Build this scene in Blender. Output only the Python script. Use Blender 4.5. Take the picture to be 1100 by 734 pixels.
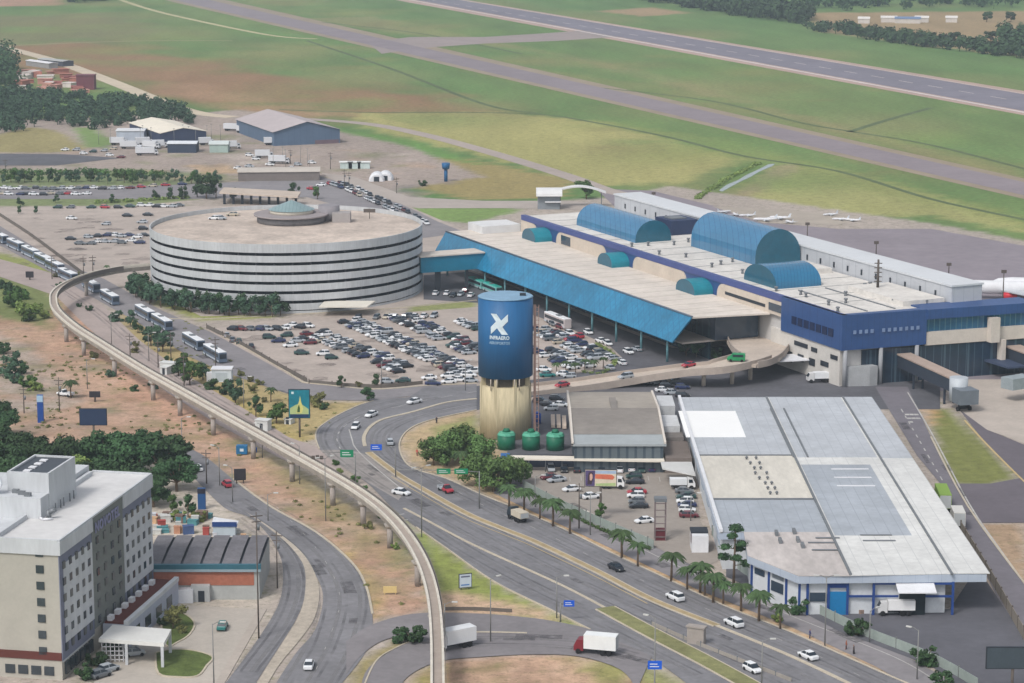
import bpy, math, random
import numpy as np
from mathutils import Vector, Matrix
R = math.radians
random.seed(7)
scn = bpy.context.scene
for o in list(bpy.data.objects): bpy.data.objects.remove(o)

# ------------------------------------------------------------------ camera, sky, sun, exposure
CAM_H, FOC, PITCH = 140.0, 2600.0, math.atan(517 / 2600.0)
cam_d = bpy.data.cameras.new('camera'); cam = bpy.data.objects.new('camera', cam_d)
scn.collection.objects.link(cam); scn.camera = cam
cam.location = (0, 0, CAM_H); cam.rotation_euler = (math.pi / 2 - PITCH, 0, 0)
cam_d.sensor_width = 36; cam_d.lens = FOC / 1100 * 36; cam_d.clip_start = 1; cam_d.clip_end = 20000
SUN_EL, SUN_AZ = R(50), R(215)      # azimuth the light comes from, measured from +Y clockwise
w = bpy.data.worlds.new('World'); scn.world = w; w.use_nodes = True
nt = w.node_tree; bg = nt.nodes['Background']
sky = nt.nodes.new('ShaderNodeTexSky'); sky.sky_type = 'NISHITA'; sky.sun_disc = False
sky.sun_elevation = SUN_EL; sky.sun_rotation = SUN_AZ; sky.dust_density = 3.0; sky.air_density = 1.0
hs = nt.nodes.new('ShaderNodeHueSaturation'); hs.inputs['Saturation'].default_value = 0.35
nt.links.new(sky.outputs[0], hs.inputs['Color']); nt.links.new(hs.outputs[0], bg.inputs['Color'])
bg.inputs['Strength'].default_value = 0.15
sl = bpy.data.lights.new('sun', 'SUN'); sl.energy = 1.5; sl.angle = R(11); sl.color = (1.0, .965, .92)
sun = bpy.data.objects.new('sun', sl); scn.collection.objects.link(sun)
sd = Vector((math.sin(SUN_AZ) * math.cos(SUN_EL), math.cos(SUN_AZ) * math.cos(SUN_EL), math.sin(SUN_EL)))
sun.rotation_euler = (-sd).to_track_quat('-Z', 'Y').to_euler()
scn.view_settings.view_transform = 'Standard'; scn.view_settings.look = 'None'
scn.view_settings.exposure = 0.18; scn.view_settings.gamma = 1.0
scn.render.engine = 'CYCLES'
scn.cycles.volume_bounces = 0; scn.cycles.max_bounces = 4; scn.cycles.diffuse_bounces = 2

# ------------------------------------------------------------------ helpers
def P(px, py, z=0.0):
    "the point at height z that the photo shows at pixel (px, py) of 1100 x 734"
    dx = (px - 550) / FOC; dy = (367 - py) / FOC
    d = Vector((dx, math.cos(PITCH) + dy * math.sin(PITCH), -math.sin(PITCH) + dy * math.cos(PITCH)))
    t = (z - CAM_H) / d.z
    return Vector((d.x * t, d.y * t, z))
def lin(c):
    out = []
    for v in c:
        v = v / 255.0
        out.append(v / 12.92 if v <= .04045 else ((v + .055) / 1.055) ** 2.4)
    return tuple(out)
MATS = {}
def mat(name, rgb, rough=.8, var=.12, scale=.25, metal=0.0, spec=.3, streak=None, bump=0.0, detail=6):
    if name in MATS: return MATS[name]
    m = bpy.data.materials.new(name); m.use_nodes = True; MATS[name] = m
    n = m.node_tree; b = n.nodes['Principled BSDF']
    b.inputs['Roughness'].default_value = rough; b.inputs['Metallic'].default_value = metal
    b.inputs['Specular IOR Level'].default_value = spec
    c = lin(rgb)
    tc = n.nodes.new('ShaderNodeTexCoord'); mp = n.nodes.new('ShaderNodeMapping')
    n.links.new(tc.outputs['Object'], mp.inputs['Vector'])
    if streak: mp.inputs['Scale'].default_value = streak
    nz = n.nodes.new('ShaderNodeTexNoise'); nz.inputs['Scale'].default_value = scale; nz.inputs['Detail'].default_value = detail
    nz.inputs['Roughness'].default_value = .65
    n.links.new(mp.outputs[0], nz.inputs['Vector'])
    rp = n.nodes.new('ShaderNodeValToRGB')
    rp.color_ramp.elements[0].position = .3; rp.color_ramp.elements[1].position = .72
    rp.color_ramp.elements[0].color = tuple(v * (1 - var) for v in c) + (1,)
    rp.color_ramp.elements[1].color = tuple(min(1, v * (1 + var)) for v in c) + (1,)
    n.links.new(nz.outputs['Fac'], rp.inputs[0]); src = rp.outputs[0]
    for k_, (f_, a_) in enumerate(((.13, .55), (6.5, .5))):
        n2 = n.nodes.new('ShaderNodeTexNoise'); n2.inputs['Scale'].default_value = scale * f_; n2.inputs['Detail'].default_value = 3; n.links.new(mp.outputs[0], n2.inputs['Vector'])
        mr = n.nodes.new('ShaderNodeMapRange'); mr.inputs['From Min'].default_value = .3; mr.inputs['From Max'].default_value = .7
        mr.inputs['To Min'].default_value = 1 - var * a_; mr.inputs['To Max'].default_value = 1 + var * a_; n.links.new(n2.outputs['Fac'], mr.inputs['Value'])
        vm = n.nodes.new('ShaderNodeVectorMath'); vm.operation = 'SCALE'; n.links.new(src, vm.inputs[0]); n.links.new(mr.outputs[0], vm.inputs['Scale']); src = vm.outputs[0]
    n.links.new(src, b.inputs['Base Color'])
    if bump:
        bp = n.nodes.new('ShaderNodeBump'); bp.inputs['Strength'].default_value = bump; bp.inputs['Distance'].default_value = .2
        n.links.new(nz.outputs['Fac'], bp.inputs['Height']); n.links.new(bp.outputs[0], b.inputs['Normal'])
    return m
def striped(name, rgb, rgb2, period, axis='X', rough=.5, width=.12, var=.08, spec=.4, metal=0.0, axis2=None, period2=3.0):
    "base colour with thin lines every «period» metres along an axis: sheet joints, glazing bars, cladding"
    if name in MATS: return MATS[name]
    m = mat(name, rgb, rough, var, .12, metal, spec)
    n = m.node_tree; b = n.nodes['Principled BSDF']
    src = b.inputs['Base Color'].links[0].from_socket
    tc = n.nodes.new('ShaderNodeTexCoord'); sx = n.nodes.new('ShaderNodeSeparateXYZ'); n.links.new(tc.outputs['Object'], sx.inputs[0])
    def line(ax, per):
        d = n.nodes.new('ShaderNodeMath'); d.operation = 'DIVIDE'; d.inputs[1].default_value = per
        n.links.new(sx.outputs[ax], d.inputs[0])
        f = n.nodes.new('ShaderNodeMath'); f.operation = 'FRACT'; n.links.new(d.outputs[0], f.inputs[0])
        l = n.nodes.new('ShaderNodeMath'); l.operation = 'LESS_THAN'; l.inputs[1].default_value = width; n.links.new(f.outputs[0], l.inputs[0])
        return l.outputs[0]
    fac = line(axis, period)
    if axis2:
        mx2 = n.nodes.new('ShaderNodeMath'); mx2.operation = 'MAXIMUM'; n.links.new(fac, mx2.inputs[0]); n.links.new(line(axis2, period2), mx2.inputs[1]); fac = mx2.outputs[0]
    mx = n.nodes.new('ShaderNodeMix'); mx.data_type = 'RGBA'; mx.inputs['B'].default_value = lin(rgb2) + (1,)
    n.links.new(fac, mx.inputs['Factor']); n.links.new(src, mx.inputs['A']); n.links.new(mx.outputs['Result'], b.inputs['Base Color'])
    return m
ORD = 'first second third fourth fifth sixth seventh eighth ninth tenth eleventh twelfth thirteenth fourteenth fifteenth sixteenth seventeenth eighteenth nineteenth twentieth'.split()
def ordw(i):
    return ORD[i] if i < 20 else ('twenty-' + ORD[i - 20] if i < 29 else ('thirtieth' if i == 29 else ('thirty-' + ORD[i - 30] if i < 39 else ('fortieth' if i == 39 else 'forty-' + ORD[i - 40]))))
ORI = {}
def tag(o, label=None, cat=None, group=None, kind=None):
    if label: o['label'] = label
    if cat: o['category'] = cat
    if group: o['group'] = group
    if kind: o['kind'] = kind
    return o
def thing(name, label, cat, loc=(0, 0, 0), rz=0.0, group=None):
    o = bpy.data.objects.new(name, None); scn.collection.objects.link(o)
    o.location = loc; o.rotation_euler = (0, 0, rz); o.empty_display_size = .5
    ORI[o.name] = (Vector(loc), rz)
    return tag(o, label, cat, group)
class MB:
    def __init__(s): s.v = []; s.f = []; s.m = []; s.sm = []
    def add(s, vs, fs, mi=0, smooth=False):
        k = len(s.v); s.v += [Vector(v) for v in vs]
        for f in fs: s.f.append([k + i for i in f]); s.m.append(mi); s.sm.append(smooth)
        return s
    def box(s, x0, y0, z0, x1, y1, z1, mi=0, M=None):
        vs = [(x0, y0, z0), (x1, y0, z0), (x1, y1, z0), (x0, y1, z0), (x0, y0, z1), (x1, y0, z1), (x1, y1, z1), (x0, y1, z1)]
        if M: vs = [M @ Vector(v) for v in vs]
        return s.add(vs, [(0, 3, 2, 1), (4, 5, 6, 7), (0, 1, 5, 4), (1, 2, 6, 5), (2, 3, 7, 6), (3, 0, 4, 7)], mi)
    def prism(s, poly, z0, z1, mi=0, mtop=None):
        n = len(poly); vs = [(p[0], p[1], z0) for p in poly] + [(p[0], p[1], z1) for p in poly]
        A = sum(poly[i][0] * poly[(i + 1) % n][1] - poly[(i + 1) % n][0] * poly[i][1] for i in range(n))
        top = list(range(n, 2 * n)); bot = list(range(n))[::-1]
        sides = [(i, (i + 1) % n, n + (i + 1) % n, n + i) for i in range(n)]
        if A < 0: top = top[::-1]; bot = bot[::-1]; sides = [q[::-1] for q in sides]
        s.add(vs, [top], mi if mtop is None else mtop); k = len(s.v) - 2 * n
        for f in [bot] + sides: s.f.append([k + i for i in f]); s.m.append(mi); s.sm.append(False)
        return s
    def cyl(s, p0, p1, r0, r1=None, n=8, mi=0, cap=True, smooth=True):
        p0 = Vector(p0); p1 = Vector(p1); r1 = r0 if r1 is None else r1
        d = (p1 - p0).normalized(); a = d.orthogonal().normalized(); b = d.cross(a)
        vs = [p0 + (a * math.cos(2 * math.pi * i / n) + b * math.sin(2 * math.pi * i / n)) * r0 for i in range(n)]
        vs += [p1 + (a * math.cos(2 * math.pi * i / n) + b * math.sin(2 * math.pi * i / n)) * r1 for i in range(n)]
        s.add(vs, [(i, (i + 1) % n, n + (i + 1) % n, n + i) for i in range(n)], mi, smooth)
        if cap:
            k = len(s.v) - 2 * n
            s.f.append([k + i for i in range(n)][::-1]); s.m.append(mi); s.sm.append(False)
            s.f.append([k + n + i for i in range(n)]); s.m.append(mi); s.sm.append(False)
        return s
    def tube(s, pts, r, n=6, mi=0):
        for a, b in zip(pts[:-1], pts[1:]): s.cyl(a, b, r, r, n, mi)
        return s
    def loft(s, rings, mi=0, caps=True, smooth=False):
        n = len(rings[0]); k = len(s.v)
        for r in rings: s.v += [Vector(p) for p in r]
        for j in range(len(rings) - 1):
            for i in range(n):
                s.f.append([k + j * n + i, k + j * n + (i + 1) % n, k + (j + 1) * n + (i + 1) % n, k + (j + 1) * n + i]); s.m.append(mi); s.sm.append(smooth)
        if caps:
            s.f.append([k + i for i in range(n)][::-1]); s.m.append(mi); s.sm.append(False)
            e = k + (len(rings) - 1) * n
            s.f.append([e + i for i in range(n)]); s.m.append(mi); s.sm.append(False)
        return s
    def mesh(s, name, mats, org=None, rz=0.0):
        vs = s.v
        if org is not None:
            iM = (Matrix.Translation(org) @ Matrix.Rotation(rz, 4, 'Z')).inverted(); vs = [iM @ v for v in vs]
        me = bpy.data.meshes.new(name); me.from_pydata([tuple(v) for v in vs], [], s.f)
        for m in (mats if isinstance(mats, (list, tuple)) else [mats]): me.materials.append(m)
        me.polygons.foreach_set('material_index', s.m); me.polygons.foreach_set('use_smooth', s.sm)
        me.update(); return me
    def build(s, name, mats, parent=None, world=True):
        org, rz = None, 0.0
        if parent is not None and world: org, rz = ORI[parent.name]
        o = bpy.data.objects.new(name, s.mesh(name, mats, org, rz)); scn.collection.objects.link(o)
        if parent is not None: o.parent = parent; ORI[o.name] = ORI[parent.name]
        else: ORI[o.name] = (Vector((0, 0, 0)), 0.0)
        return o
def copy_tree(o, parent=None):
    c = o.copy(); scn.collection.objects.link(c)
    if parent is not None: c.parent = parent
    for ch in [x for x in KIDS.get(o.name, [])]: copy_tree(ch, c)
    return c
KIDS = {}
def freeze(o):
    KIDS[o.name] = list(o.children)
    for ch in o.children: freeze(ch)
def one(mb, name, mats, label, cat, loc=(0, 0, 0), rz=0.0, group=None):
    "a thing that is one mesh, its vertices given round its own base"
    o = mb.build(name, mats); o.location = loc; o.rotation_euler = (0, 0, rz)
    return tag(o, label, cat, group)
def smooth(pts, n=6):
    pts = [Vector(p) for p in pts]; out = []
    for i in range(len(pts) - 1):
        p0 = pts[max(i - 1, 0)]; p1 = pts[i]; p2 = pts[i + 1]; p3 = pts[min(i + 2, len(pts) - 1)]
        for k in range(n):
            t = k / n
            out.append(.5 * ((2 * p1) + (p2 - p0) * t + (2 * p0 - 5 * p1 + 4 * p2 - p3) * t * t + (3 * p1 - p0 - 3 * p2 + p3) * t ** 3))
    out.append(pts[-1]); return out
def G(pts, z=0.0): return [P(x, y, z) for x, y in pts]
def heading(a, b):
    d = P(*b) - P(*a); return math.atan2(d.y, d.x)
def sheet(name, pts, z, m, world=False):
    w_ = [Vector((p[0], p[1], z)) for p in (pts if world else G(pts))]
    mb = MB(); n = len(w_)
    A = sum(w_[i].x * w_[(i + 1) % n].y - w_[(i + 1) % n].x * w_[i].y for i in range(n))
    mb.add(w_, [list(range(n)) if A > 0 else list(range(n))[::-1]])
    return tag(mb.build(name, m), kind='structure')
def ribbon(mb, pts, width, z0, z1, mi=0):
    "a strip of given width along world points (a kerb, a painted line, a wall)"
    pts = [Vector((p[0], p[1], 0)) for p in pts]; L = []; Rr = []
    for i, p in enumerate(pts):
        d = (pts[min(i + 1, len(pts) - 1)] - pts[max(i - 1, 0)]).normalized(); nn = Vector((-d.y, d.x, 0))
        L.append(p + nn * width / 2); Rr.append(p - nn * width / 2)
    if z1 - z0 < .001:
        for i in range(len(pts) - 1):
            mb.add([(*Rr[i].xy, z1), (*Rr[i + 1].xy, z1), (*L[i + 1].xy, z1), (*L[i].xy, z1)], [(0, 1, 2, 3)], mi)
    else:
        mb.loft([[(*Rr[i].xy, z0), (*L[i].xy, z0), (*L[i].xy, z1), (*Rr[i].xy, z1)] for i in range(len(pts))], mi)
    return mb

# ------------------------------------------------------------------ ground, painted with its real patches of grass, dirt and paving
def spaced(a, b, f):
    out = [a]
    while out[-1] < b: out.append(out[-1] + f(out[-1]))
    return out
ys = spaced(330, 9000, lambda y: 2.2 if y < 700 else (3.2 if y < 1100 else (5 if y < 1500 else (9 if y < 2700 else 300))))
xs_ = spaced(0, 4000, lambda x: 2.6 if x < 250 else (5 if x < 600 else 300))
xs = [-x for x in xs_[1:]][::-1] + xs_
X, Y = np.meshgrid(np.array(xs), np.array(ys)); NX = len(xs); NY = len(ys)
def wob(X, Y, s, sd_):
    r = np.random.RandomState(sd_); o = np.zeros_like(X)
    for k in range(7):
        a = r.uniform(0, 6.28); f = s * r.uniform(.5, 2.6); o += np.sin((X * np.cos(a) + Y * np.sin(a)) * f + r.uniform(0, 6.28)) * (.6 / (1 + k * .3))
    return o / 2
def sdist(X, Y, poly):
    d = np.full(X.shape, 1e9); ins = np.zeros(X.shape, bool); n = len(poly)
    for i in range(n):
        ax, ay = poly[i][0], poly[i][1]; bx, by = poly[(i + 1) % n][0], poly[(i + 1) % n][1]
        ex, ey = bx - ax, by - ay; t = np.clip(((X - ax) * ex + (Y - ay) * ey) / (ex * ex + ey * ey + 1e-9), 0, 1)
        d = np.minimum(d, np.hypot(X - ax - t * ex, Y - ay - t * ey))
        c = ((ay > Y) != (by > Y)) & (X < (bx - ax) * (Y - ay) / (by - ay + 1e-12) + ax); ins ^= c
    return np.where(ins, -d, d)
GREEN, OLIVE, BROWN, DIRT, SAND, TAN, LOT = (88, 123, 70), (124, 137, 84), (150, 118, 92), (180, 149, 128), (180, 158, 126), (178, 156, 108), (170, 159, 150)
PATCH = [  # polygon (photo pixels on the ground), colour, edge softness in metres, opacity
 ([(-60, 55), (90, 45), (200, 60), (330, 85), (480, 105), (520, 122), (400, 130), (250, 118), (120, 88), (-60, 62)], (148, 114, 88), 30, .95),
 ([(-60, 18), (110, 14), (170, 30), (120, 46), (-60, 50)], (128, 118, 88), 40, .7),
 ([(-60, -6), (66, -6), (66, 6), (-60, 8)], (188, 138, 124), 12, .8),
 ([(180, 88), (330, 112), (380, 122), (300, 128), (180, 100)], (170, 136, 108), 18, .7),
 ([(380, 122), (520, 120), (640, 130), (800, 170), (740, 196), (640, 200), (560, 178), (400, 140)], (166, 160, 104), 8, .95),
 ([(835, 178), (900, 182), (1010, 212), (1100, 240), (1110, 252), (1000, 232), (880, 232), (780, 214)], (158, 156, 102), 6, .95),
 ([(440, 170), (500, 170), (620, 195), (600, 214), (500, 214), (420, 196)], (158, 140, 94), 6, .9),
 ([(365, 140), (440, 150), (520, 178), (440, 165), (370, 156)], (104, 142, 72), 4, .8),
 ([(640, 130), (780, 150), (1100, 232), (1100, 244), (860, 190), (720, 152)], (134, 142, 84), 8, .6),
 ([(480, 60), (700, 92), (1100, 180), (1100, 196), (800, 140), (500, 76)], (134, 134, 88), 8, .55),
 ([(320, 20), (600, 60), (1100, 196), (1100, 190), (700, 78), (400, 18)], (150, 138, 100), 8, .5),
 ([(860, 14), (1110, 12), (1110, 62), (1000, 50), (880, 34)], (166, 138, 108), 10, .85),
 ([(640, 12), (700, 8), (740, 14), (690, 18)], (180, 142, 118), 8, .7),
 ([(770, 222), (830, 180), (850, 176), (860, 182), (800, 214), (760, 224)], (156, 142, 112), 4, .8),
 ([(735, 218), (800, 176), (830, 174), (775, 205), (745, 222)], (108, 134, 76), 4, .8),
 # town side
 ([(-80, 205), (150, 202), (250, 195), (330, 188), (380, 180), (430, 205), (480, 222), (660, 212), (720, 200), (1000, 240), (1120, 262), (1200, 800), (-200, 800)], LOT, 3, 1),
 ([(-80, 196), (-80, 130), (60, 128), (200, 122), (260, 118), (440, 158), (520, 190), (420, 205), (330, 210), (150, 204)], (162, 148, 140), 4, 1),
 ([(-20, 150), (30, 136), (60, 140), (95, 160), (60, 164), (-20, 164)], (150, 140, 92), 3, .9),
 ([(78, 136), (100, 138), (124, 152), (116, 160), (92, 158)], (112, 140, 76), 3, .9),
 ([(-20, 182), (150, 182), (240, 186), (240, 200), (-20, 200)], (98, 120, 70), 3, .8),
 ([(-20, 212), (60, 212), (200, 206), (215, 214), (150, 221), (-20, 222)], (112, 128, 78), 2, .85),
 ([(200, 178), (240, 176), (262, 186), (220, 188)], (190, 160, 124), 3, .7),
 ([(440, 224), (540, 220), (560, 226), (505, 240), (450, 236)], (116, 146, 74), 3, .9),
 ([(-30, 285), (60, 302), (95, 345), (150, 398), (230, 450), (330, 520), (400, 556), (450, 610), (462, 655), (400, 665), (390, 625), (340, 575), (290, 545), (225, 500), (170, 480), (-40, 480)], DIRT, 3, 1),
 ([(60, 330), (100, 350), (180, 420), (250, 470), (300, 510), (250, 500), (180, 450), (110, 400), (70, 370)], (194, 154, 131), 3, .85),
 ([(-30, 292), (50, 300), (65, 330), (50, 352), (20, 346), (-30, 336)], (112, 124, 76), 2.5, .95),
 ([(-10, 355), (30, 372), (60, 400), (90, 430), (50, 445), (-10, 440)], (168, 156, 146), 3, .8),
 ([(240, 470), (290, 486), (340, 515), (400, 556), (440, 600), (425, 612), (370, 570), (300, 515)], (150, 140, 98), 2.5, .7),
 ([(350, 575), (385, 600), (402, 625), (412, 662), (400, 664), (388, 632)], (178, 154, 104), 1.5, .9),
 ([(-10, 270), (60, 285), (70, 296), (-10, 284)], (136, 144, 74), 1.5, .9),
 ([(130, 330), (165, 345), (200, 372), (250, 398), (290, 416), (340, 432), (395, 432), (372, 446), (350, 458), (338, 474), (310, 470), (230, 430), (150, 378), (128, 356)], (170, 152, 108), 2, .95),
 ([(170, 328), (215, 345), (290, 342), (318, 333), (310, 326), (160, 318)], (150, 154, 88), 1.5, .95),
 ([(200, 415), (260, 430), (330, 470), (318, 480), (240, 440)], (176, 158, 100), 2, .8),
 ([(330, 478), (342, 484), (370, 505), (410, 535), (440, 560), (425, 560), (370, 530), (320, 495)], (172, 160, 150), 2, 1),
 ([(450, 568), (480, 588), (530, 625), (590, 655), (636, 680), (560, 664), (470, 662), (462, 610)], (138, 148, 76), 1.5, .95),
 ([(462, 640), (490, 636), (540, 645), (580, 655), (600, 668), (540, 662), (470, 660)], (196, 166, 142), 2, .95),
 ([(418, 545), (448, 575), (460, 600), (445, 600), (425, 570)], (120, 140, 72), 1.5, .8),
 ([(430, 480), (436, 464), (462, 452), (514, 440), (520, 470), (560, 500), (600, 530), (560, 545), (520, 532), (480, 514), (447, 504)], SAND, 1.5, 1),
 ([(462, 460), (514, 446), (514, 470), (480, 478)], (146, 152, 96), 1.5, .8),
 ([(530, 530), (600, 548), (700, 600), (800, 650), (920, 706), (1010, 745), (960, 745), (850, 690), (740, 640), (640, 590), (550, 552)], (196, 164, 128), 1.2, .95),
 ([(478, 708), (560, 703), (640, 706), (720, 745), (420, 745)], (190, 158, 134), 2, 1),
 ([(600, 706), (690, 712), (760, 745), (660, 745)], (136, 140, 78), 2, .8),
 ([(436, 740), (460, 716), (478, 712), (478, 745)], (150, 146, 80), 1, .9),
 ([(365, 745), (385, 712), (424, 690), (446, 686), (440, 694), (404, 712), (390, 745)], (152, 140, 98), 1, 1),
 ([(996, 440), (1020, 440), (1055, 475), (1092, 512), (1060, 522), (1020, 520)], (122, 126, 74), 1.2, 1),
 ([(985, 432), (1005, 440), (1012, 462), (1002, 456)], (186, 150, 112), 1, .8),
 ([(1030, 565), (1100, 562), (1110, 660), (1095, 665), (1050, 590)], (166, 142, 118), 1.5, 1),
 ([(440, 325), (470, 316), (512, 322), (512, 334), (440, 338)], (136, 142, 86), 1.2, .9),
 ([(100, 480), (200, 500), (260, 560), (290, 610), (290, 660), (262, 700), (230, 745), (80, 745)], (186, 176, 164), 2, 1),
 ([(165, 700), (200, 698), (228, 705), (216, 728), (176, 726)], (110, 130, 62), .8, .95),
 ([(172, 664), (196, 660), (209, 672), (196, 690), (178, 694)], (124, 142, 66), .8, .95),
]
col = np.zeros(X.shape + (3,)); col[:] = lin(GREEN)
tint = wob(X, Y, .006, 3)[..., None] * .5 + wob(X, Y, .02, 4)[..., None] * .35
ol = np.array(lin(OLIVE)); col = col + (ol - col) * np.clip(.35 + .55 * tint, 0, 1)
# belts mown parallel to the runway, and drier ground in irregular tongues
rdir = P(1100, 110) - P(470, 0); rn = Vector((-rdir.y, rdir.x, 0)).normalized(); across = X * rn.x + Y * rn.y + wob(X, Y, .012, 61) * 9
belt = (np.sin(across * .145) * .5 + np.sin(across * .051 + 1.3) * .6)[..., None]
col = col * (1 + .07 * belt); dry = np.clip(wob(X, Y, .018, 77) * .8 + np.sin(across * .033) * .5 - .15, 0, 1)[..., None]
col = col + (np.array(lin((148, 140, 96))) - col) * dry * .55
for i, (pg, c, soft, op) in enumerate(PATCH):
    wp = [(v.x, v.y) for v in G([(x, y) for x, y in pg])]
    sdv = sdist(X, Y, wp) + wob(X, Y, 1.6 / soft, 20 + i) * soft * .8
    a = np.clip(.5 - sdv / (2 * soft), 0, 1); a = (a * a * (3 - 2 * a) * op)[..., None]
    col = col * (1 - a) + np.array(lin(c)) * a
def blotches(poly, num, cols, rmin, rmax, op, sd_):
    rg = random.Random(sd_); w_ = [(v.x, v.y) for v in G(poly)]; x0_, x1_ = min(p[0] for p in w_), max(p[0] for p in w_); y0_, y1_ = min(p[1] for p in w_), max(p[1] for p in w_); done = 0; global col
    ins = sdist(X, Y, w_) < 0
    while done < num:
        cx, cy = rg.uniform(x0_, x1_), rg.uniform(y0_, y1_)
        if sdist(np.array([cx]), np.array([cy]), w_)[0] > 0: continue
        done += 1; rr = rg.uniform(rmin, rmax); el = rg.uniform(.3, 1); an = rg.uniform(0, 3.14); dx_ = (X - cx) * math.cos(an) + (Y - cy) * math.sin(an); dy_ = -(X - cx) * math.sin(an) + (Y - cy) * math.cos(an)
        a = np.clip(1.2 - np.hypot(dx_, dy_ / el) / rr + wob(X, Y, .5, done) * .35, 0, 1); a = (a * ins * op)[..., None]
        col = col * (1 - a) + np.array(lin(rg.choice(cols))) * a
blotches([(-30, 345), (60, 325), (95, 345), (150, 398), (230, 450), (330, 520), (400, 556), (450, 610), (462, 655), (400, 665), (340, 575), (225, 500), (-30, 470)], 170, [(150, 122, 104), (132, 124, 88), (196, 166, 146), (168, 132, 112), (140, 130, 118), (118, 122, 80)], 2.5, 8, .6, 5)
blotches([(-30, 180), (80, 160), (260, 140), (440, 160), (500, 200), (430, 216), (240, 205), (-30, 210)], 120, [(138, 126, 120), (190, 178, 168), (120, 116, 114), (176, 150, 130), (122, 128, 88)], 4, 14, .6, 6)
blotches([(0, 0), (420, 0), (1100, 110), (1100, 235), (700, 195), (400, 125), (0, 100)], 150, [(84, 122, 64), (140, 132, 88), (104, 140, 78), (132, 124, 84), (128, 142, 80)], 12, 60, .4, 8)
blotches([(478, 708), (560, 703), (640, 706), (720, 745), (420, 745)], 30, [(150, 122, 104), (132, 128, 84), (200, 172, 150)], 1.5, 5, .6, 9)
gm = MB()
me = bpy.data.meshes.new('ground')
verts = np.stack([X.ravel(), Y.ravel(), np.zeros(X.size)], 1)
idx = np.arange(NX * NY).reshape(NY, NX)
quads = np.stack([idx[:-1, :-1], idx[:-1, 1:], idx[1:, 1:], idx[1:, :-1]], -1).reshape(-1, 4)
me.vertices.add(len(verts)); me.vertices.foreach_set('co', verts.ravel())
me.loops.add(quads.size); me.loops.foreach_set('vertex_index', quads.ravel().astype(np.int32))
me.polygons.add(len(quads)); me.polygons.foreach_set('loop_start', (np.arange(len(quads)) * 4).astype(np.int32))
me.update(calc_edges=True)
ca = me.color_attributes.new('surface', 'FLOAT_COLOR', 'POINT')
ca.data.foreach_set('color', np.concatenate([col.reshape(-1, 3), np.ones((X.size, 1))], 1).ravel().astype(np.float32))
gmat = bpy.data.materials.new('ground'); gmat.use_nodes = True; n = gmat.node_tree; b = n.nodes['Principled BSDF']
b.inputs['Roughness'].default_value = .95; b.inputs['Specular IOR Level'].default_value = .1
at = n.nodes.new('ShaderNodeAttribute'); at.attribute_name = 'surface'
def gnoise(scale, lo, hi, src, det=8, stretch=None):
    tc = n.nodes.new('ShaderNodeTexCoord'); nz = n.nodes.new('ShaderNodeTexNoise'); nz.inputs['Scale'].default_value = scale; nz.inputs['Detail'].default_value = det
    nz.inputs['Roughness'].default_value = .7
    if stretch:
        mp = n.nodes.new('ShaderNodeMapping'); mp.inputs['Scale'].default_value = stretch; mp.inputs['Rotation'].default_value = (0, 0, R(68))
        n.links.new(tc.outputs['Object'], mp.inputs[0]); n.links.new(mp.outputs[0], nz.inputs['Vector'])
    else: n.links.new(tc.outputs['Object'], nz.inputs['Vector'])
    mr = n.nodes.new('ShaderNodeMapRange'); mr.inputs['From Min'].default_value = .3; mr.inputs['From Max'].default_value = .7; mr.inputs['To Min'].default_value = lo; mr.inputs['To Max'].default_value = hi
    n.links.new(nz.outputs['Fac'], mr.inputs['Value'])
    vm = n.nodes.new('ShaderNodeVectorMath'); vm.operation = 'SCALE'; n.links.new(src, vm.inputs[0]); n.links.new(mr.outputs[0], vm.inputs['Scale'])
    return vm.outputs[0]
tuft = n.nodes.new('ShaderNodeTexNoise'); tuft.inputs['Scale'].default_value = .22; tuft.inputs['Detail'].default_value = 9; tuft.inputs['Roughness'].default_value = .75
tcx = n.nodes.new('ShaderNodeTexCoord'); n.links.new(tcx.outputs['Object'], tuft.inputs['Vector'])
tr = n.nodes.new('ShaderNodeMapRange'); tr.inputs['From Min'].default_value = .52; tr.inputs['From Max'].default_value = .66; tr.inputs['To Max'].default_value = .55; n.links.new(tuft.outputs['Fac'], tr.inputs['Value'])
tmx = n.nodes.new('ShaderNodeMix'); tmx.data_type = 'RGBA'; tmx.inputs['B'].default_value = lin((116, 116, 78)) + (1,); n.links.new(tr.outputs[0], tmx.inputs['Factor']); n.links.new(at.outputs['Color'], tmx.inputs['A'])
tuft2 = n.nodes.new('ShaderNodeTexNoise'); tuft2.inputs['Scale'].default_value = .8; tuft2.inputs['Detail'].default_value = 6; tuft2.inputs['Roughness'].default_value = .8; n.links.new(tcx.outputs['Object'], tuft2.inputs['Vector'])
tr2 = n.nodes.new('ShaderNodeMapRange'); tr2.inputs['From Min'].default_value = .53; tr2.inputs['From Max'].default_value = .62; tr2.inputs['To Max'].default_value = .5; n.links.new(tuft2.outputs['Fac'], tr2.inputs['Value'])
tmx2 = n.nodes.new('ShaderNodeMix'); tmx2.data_type = 'RGBA'; tmx2.inputs['B'].default_value = lin((98, 98, 66)) + (1,); n.links.new(tr2.outputs[0], tmx2.inputs['Factor']); n.links.new(tmx.outputs['Result'], tmx2.inputs['A'])
s_ = gnoise(.35, .76, 1.24, tmx2.outputs['Result']); s_ = gnoise(.03, .86, 1.12, s_, 5, (1, .25, 1)); s_ = gnoise(2.2, .9, 1.1, s_, 3)
n.links.new(s_, b.inputs['Base Color'])
me.materials.append(gmat); go = bpy.data.objects.new('ground', me); scn.collection.objects.link(go); tag(go, kind='structure')

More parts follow.
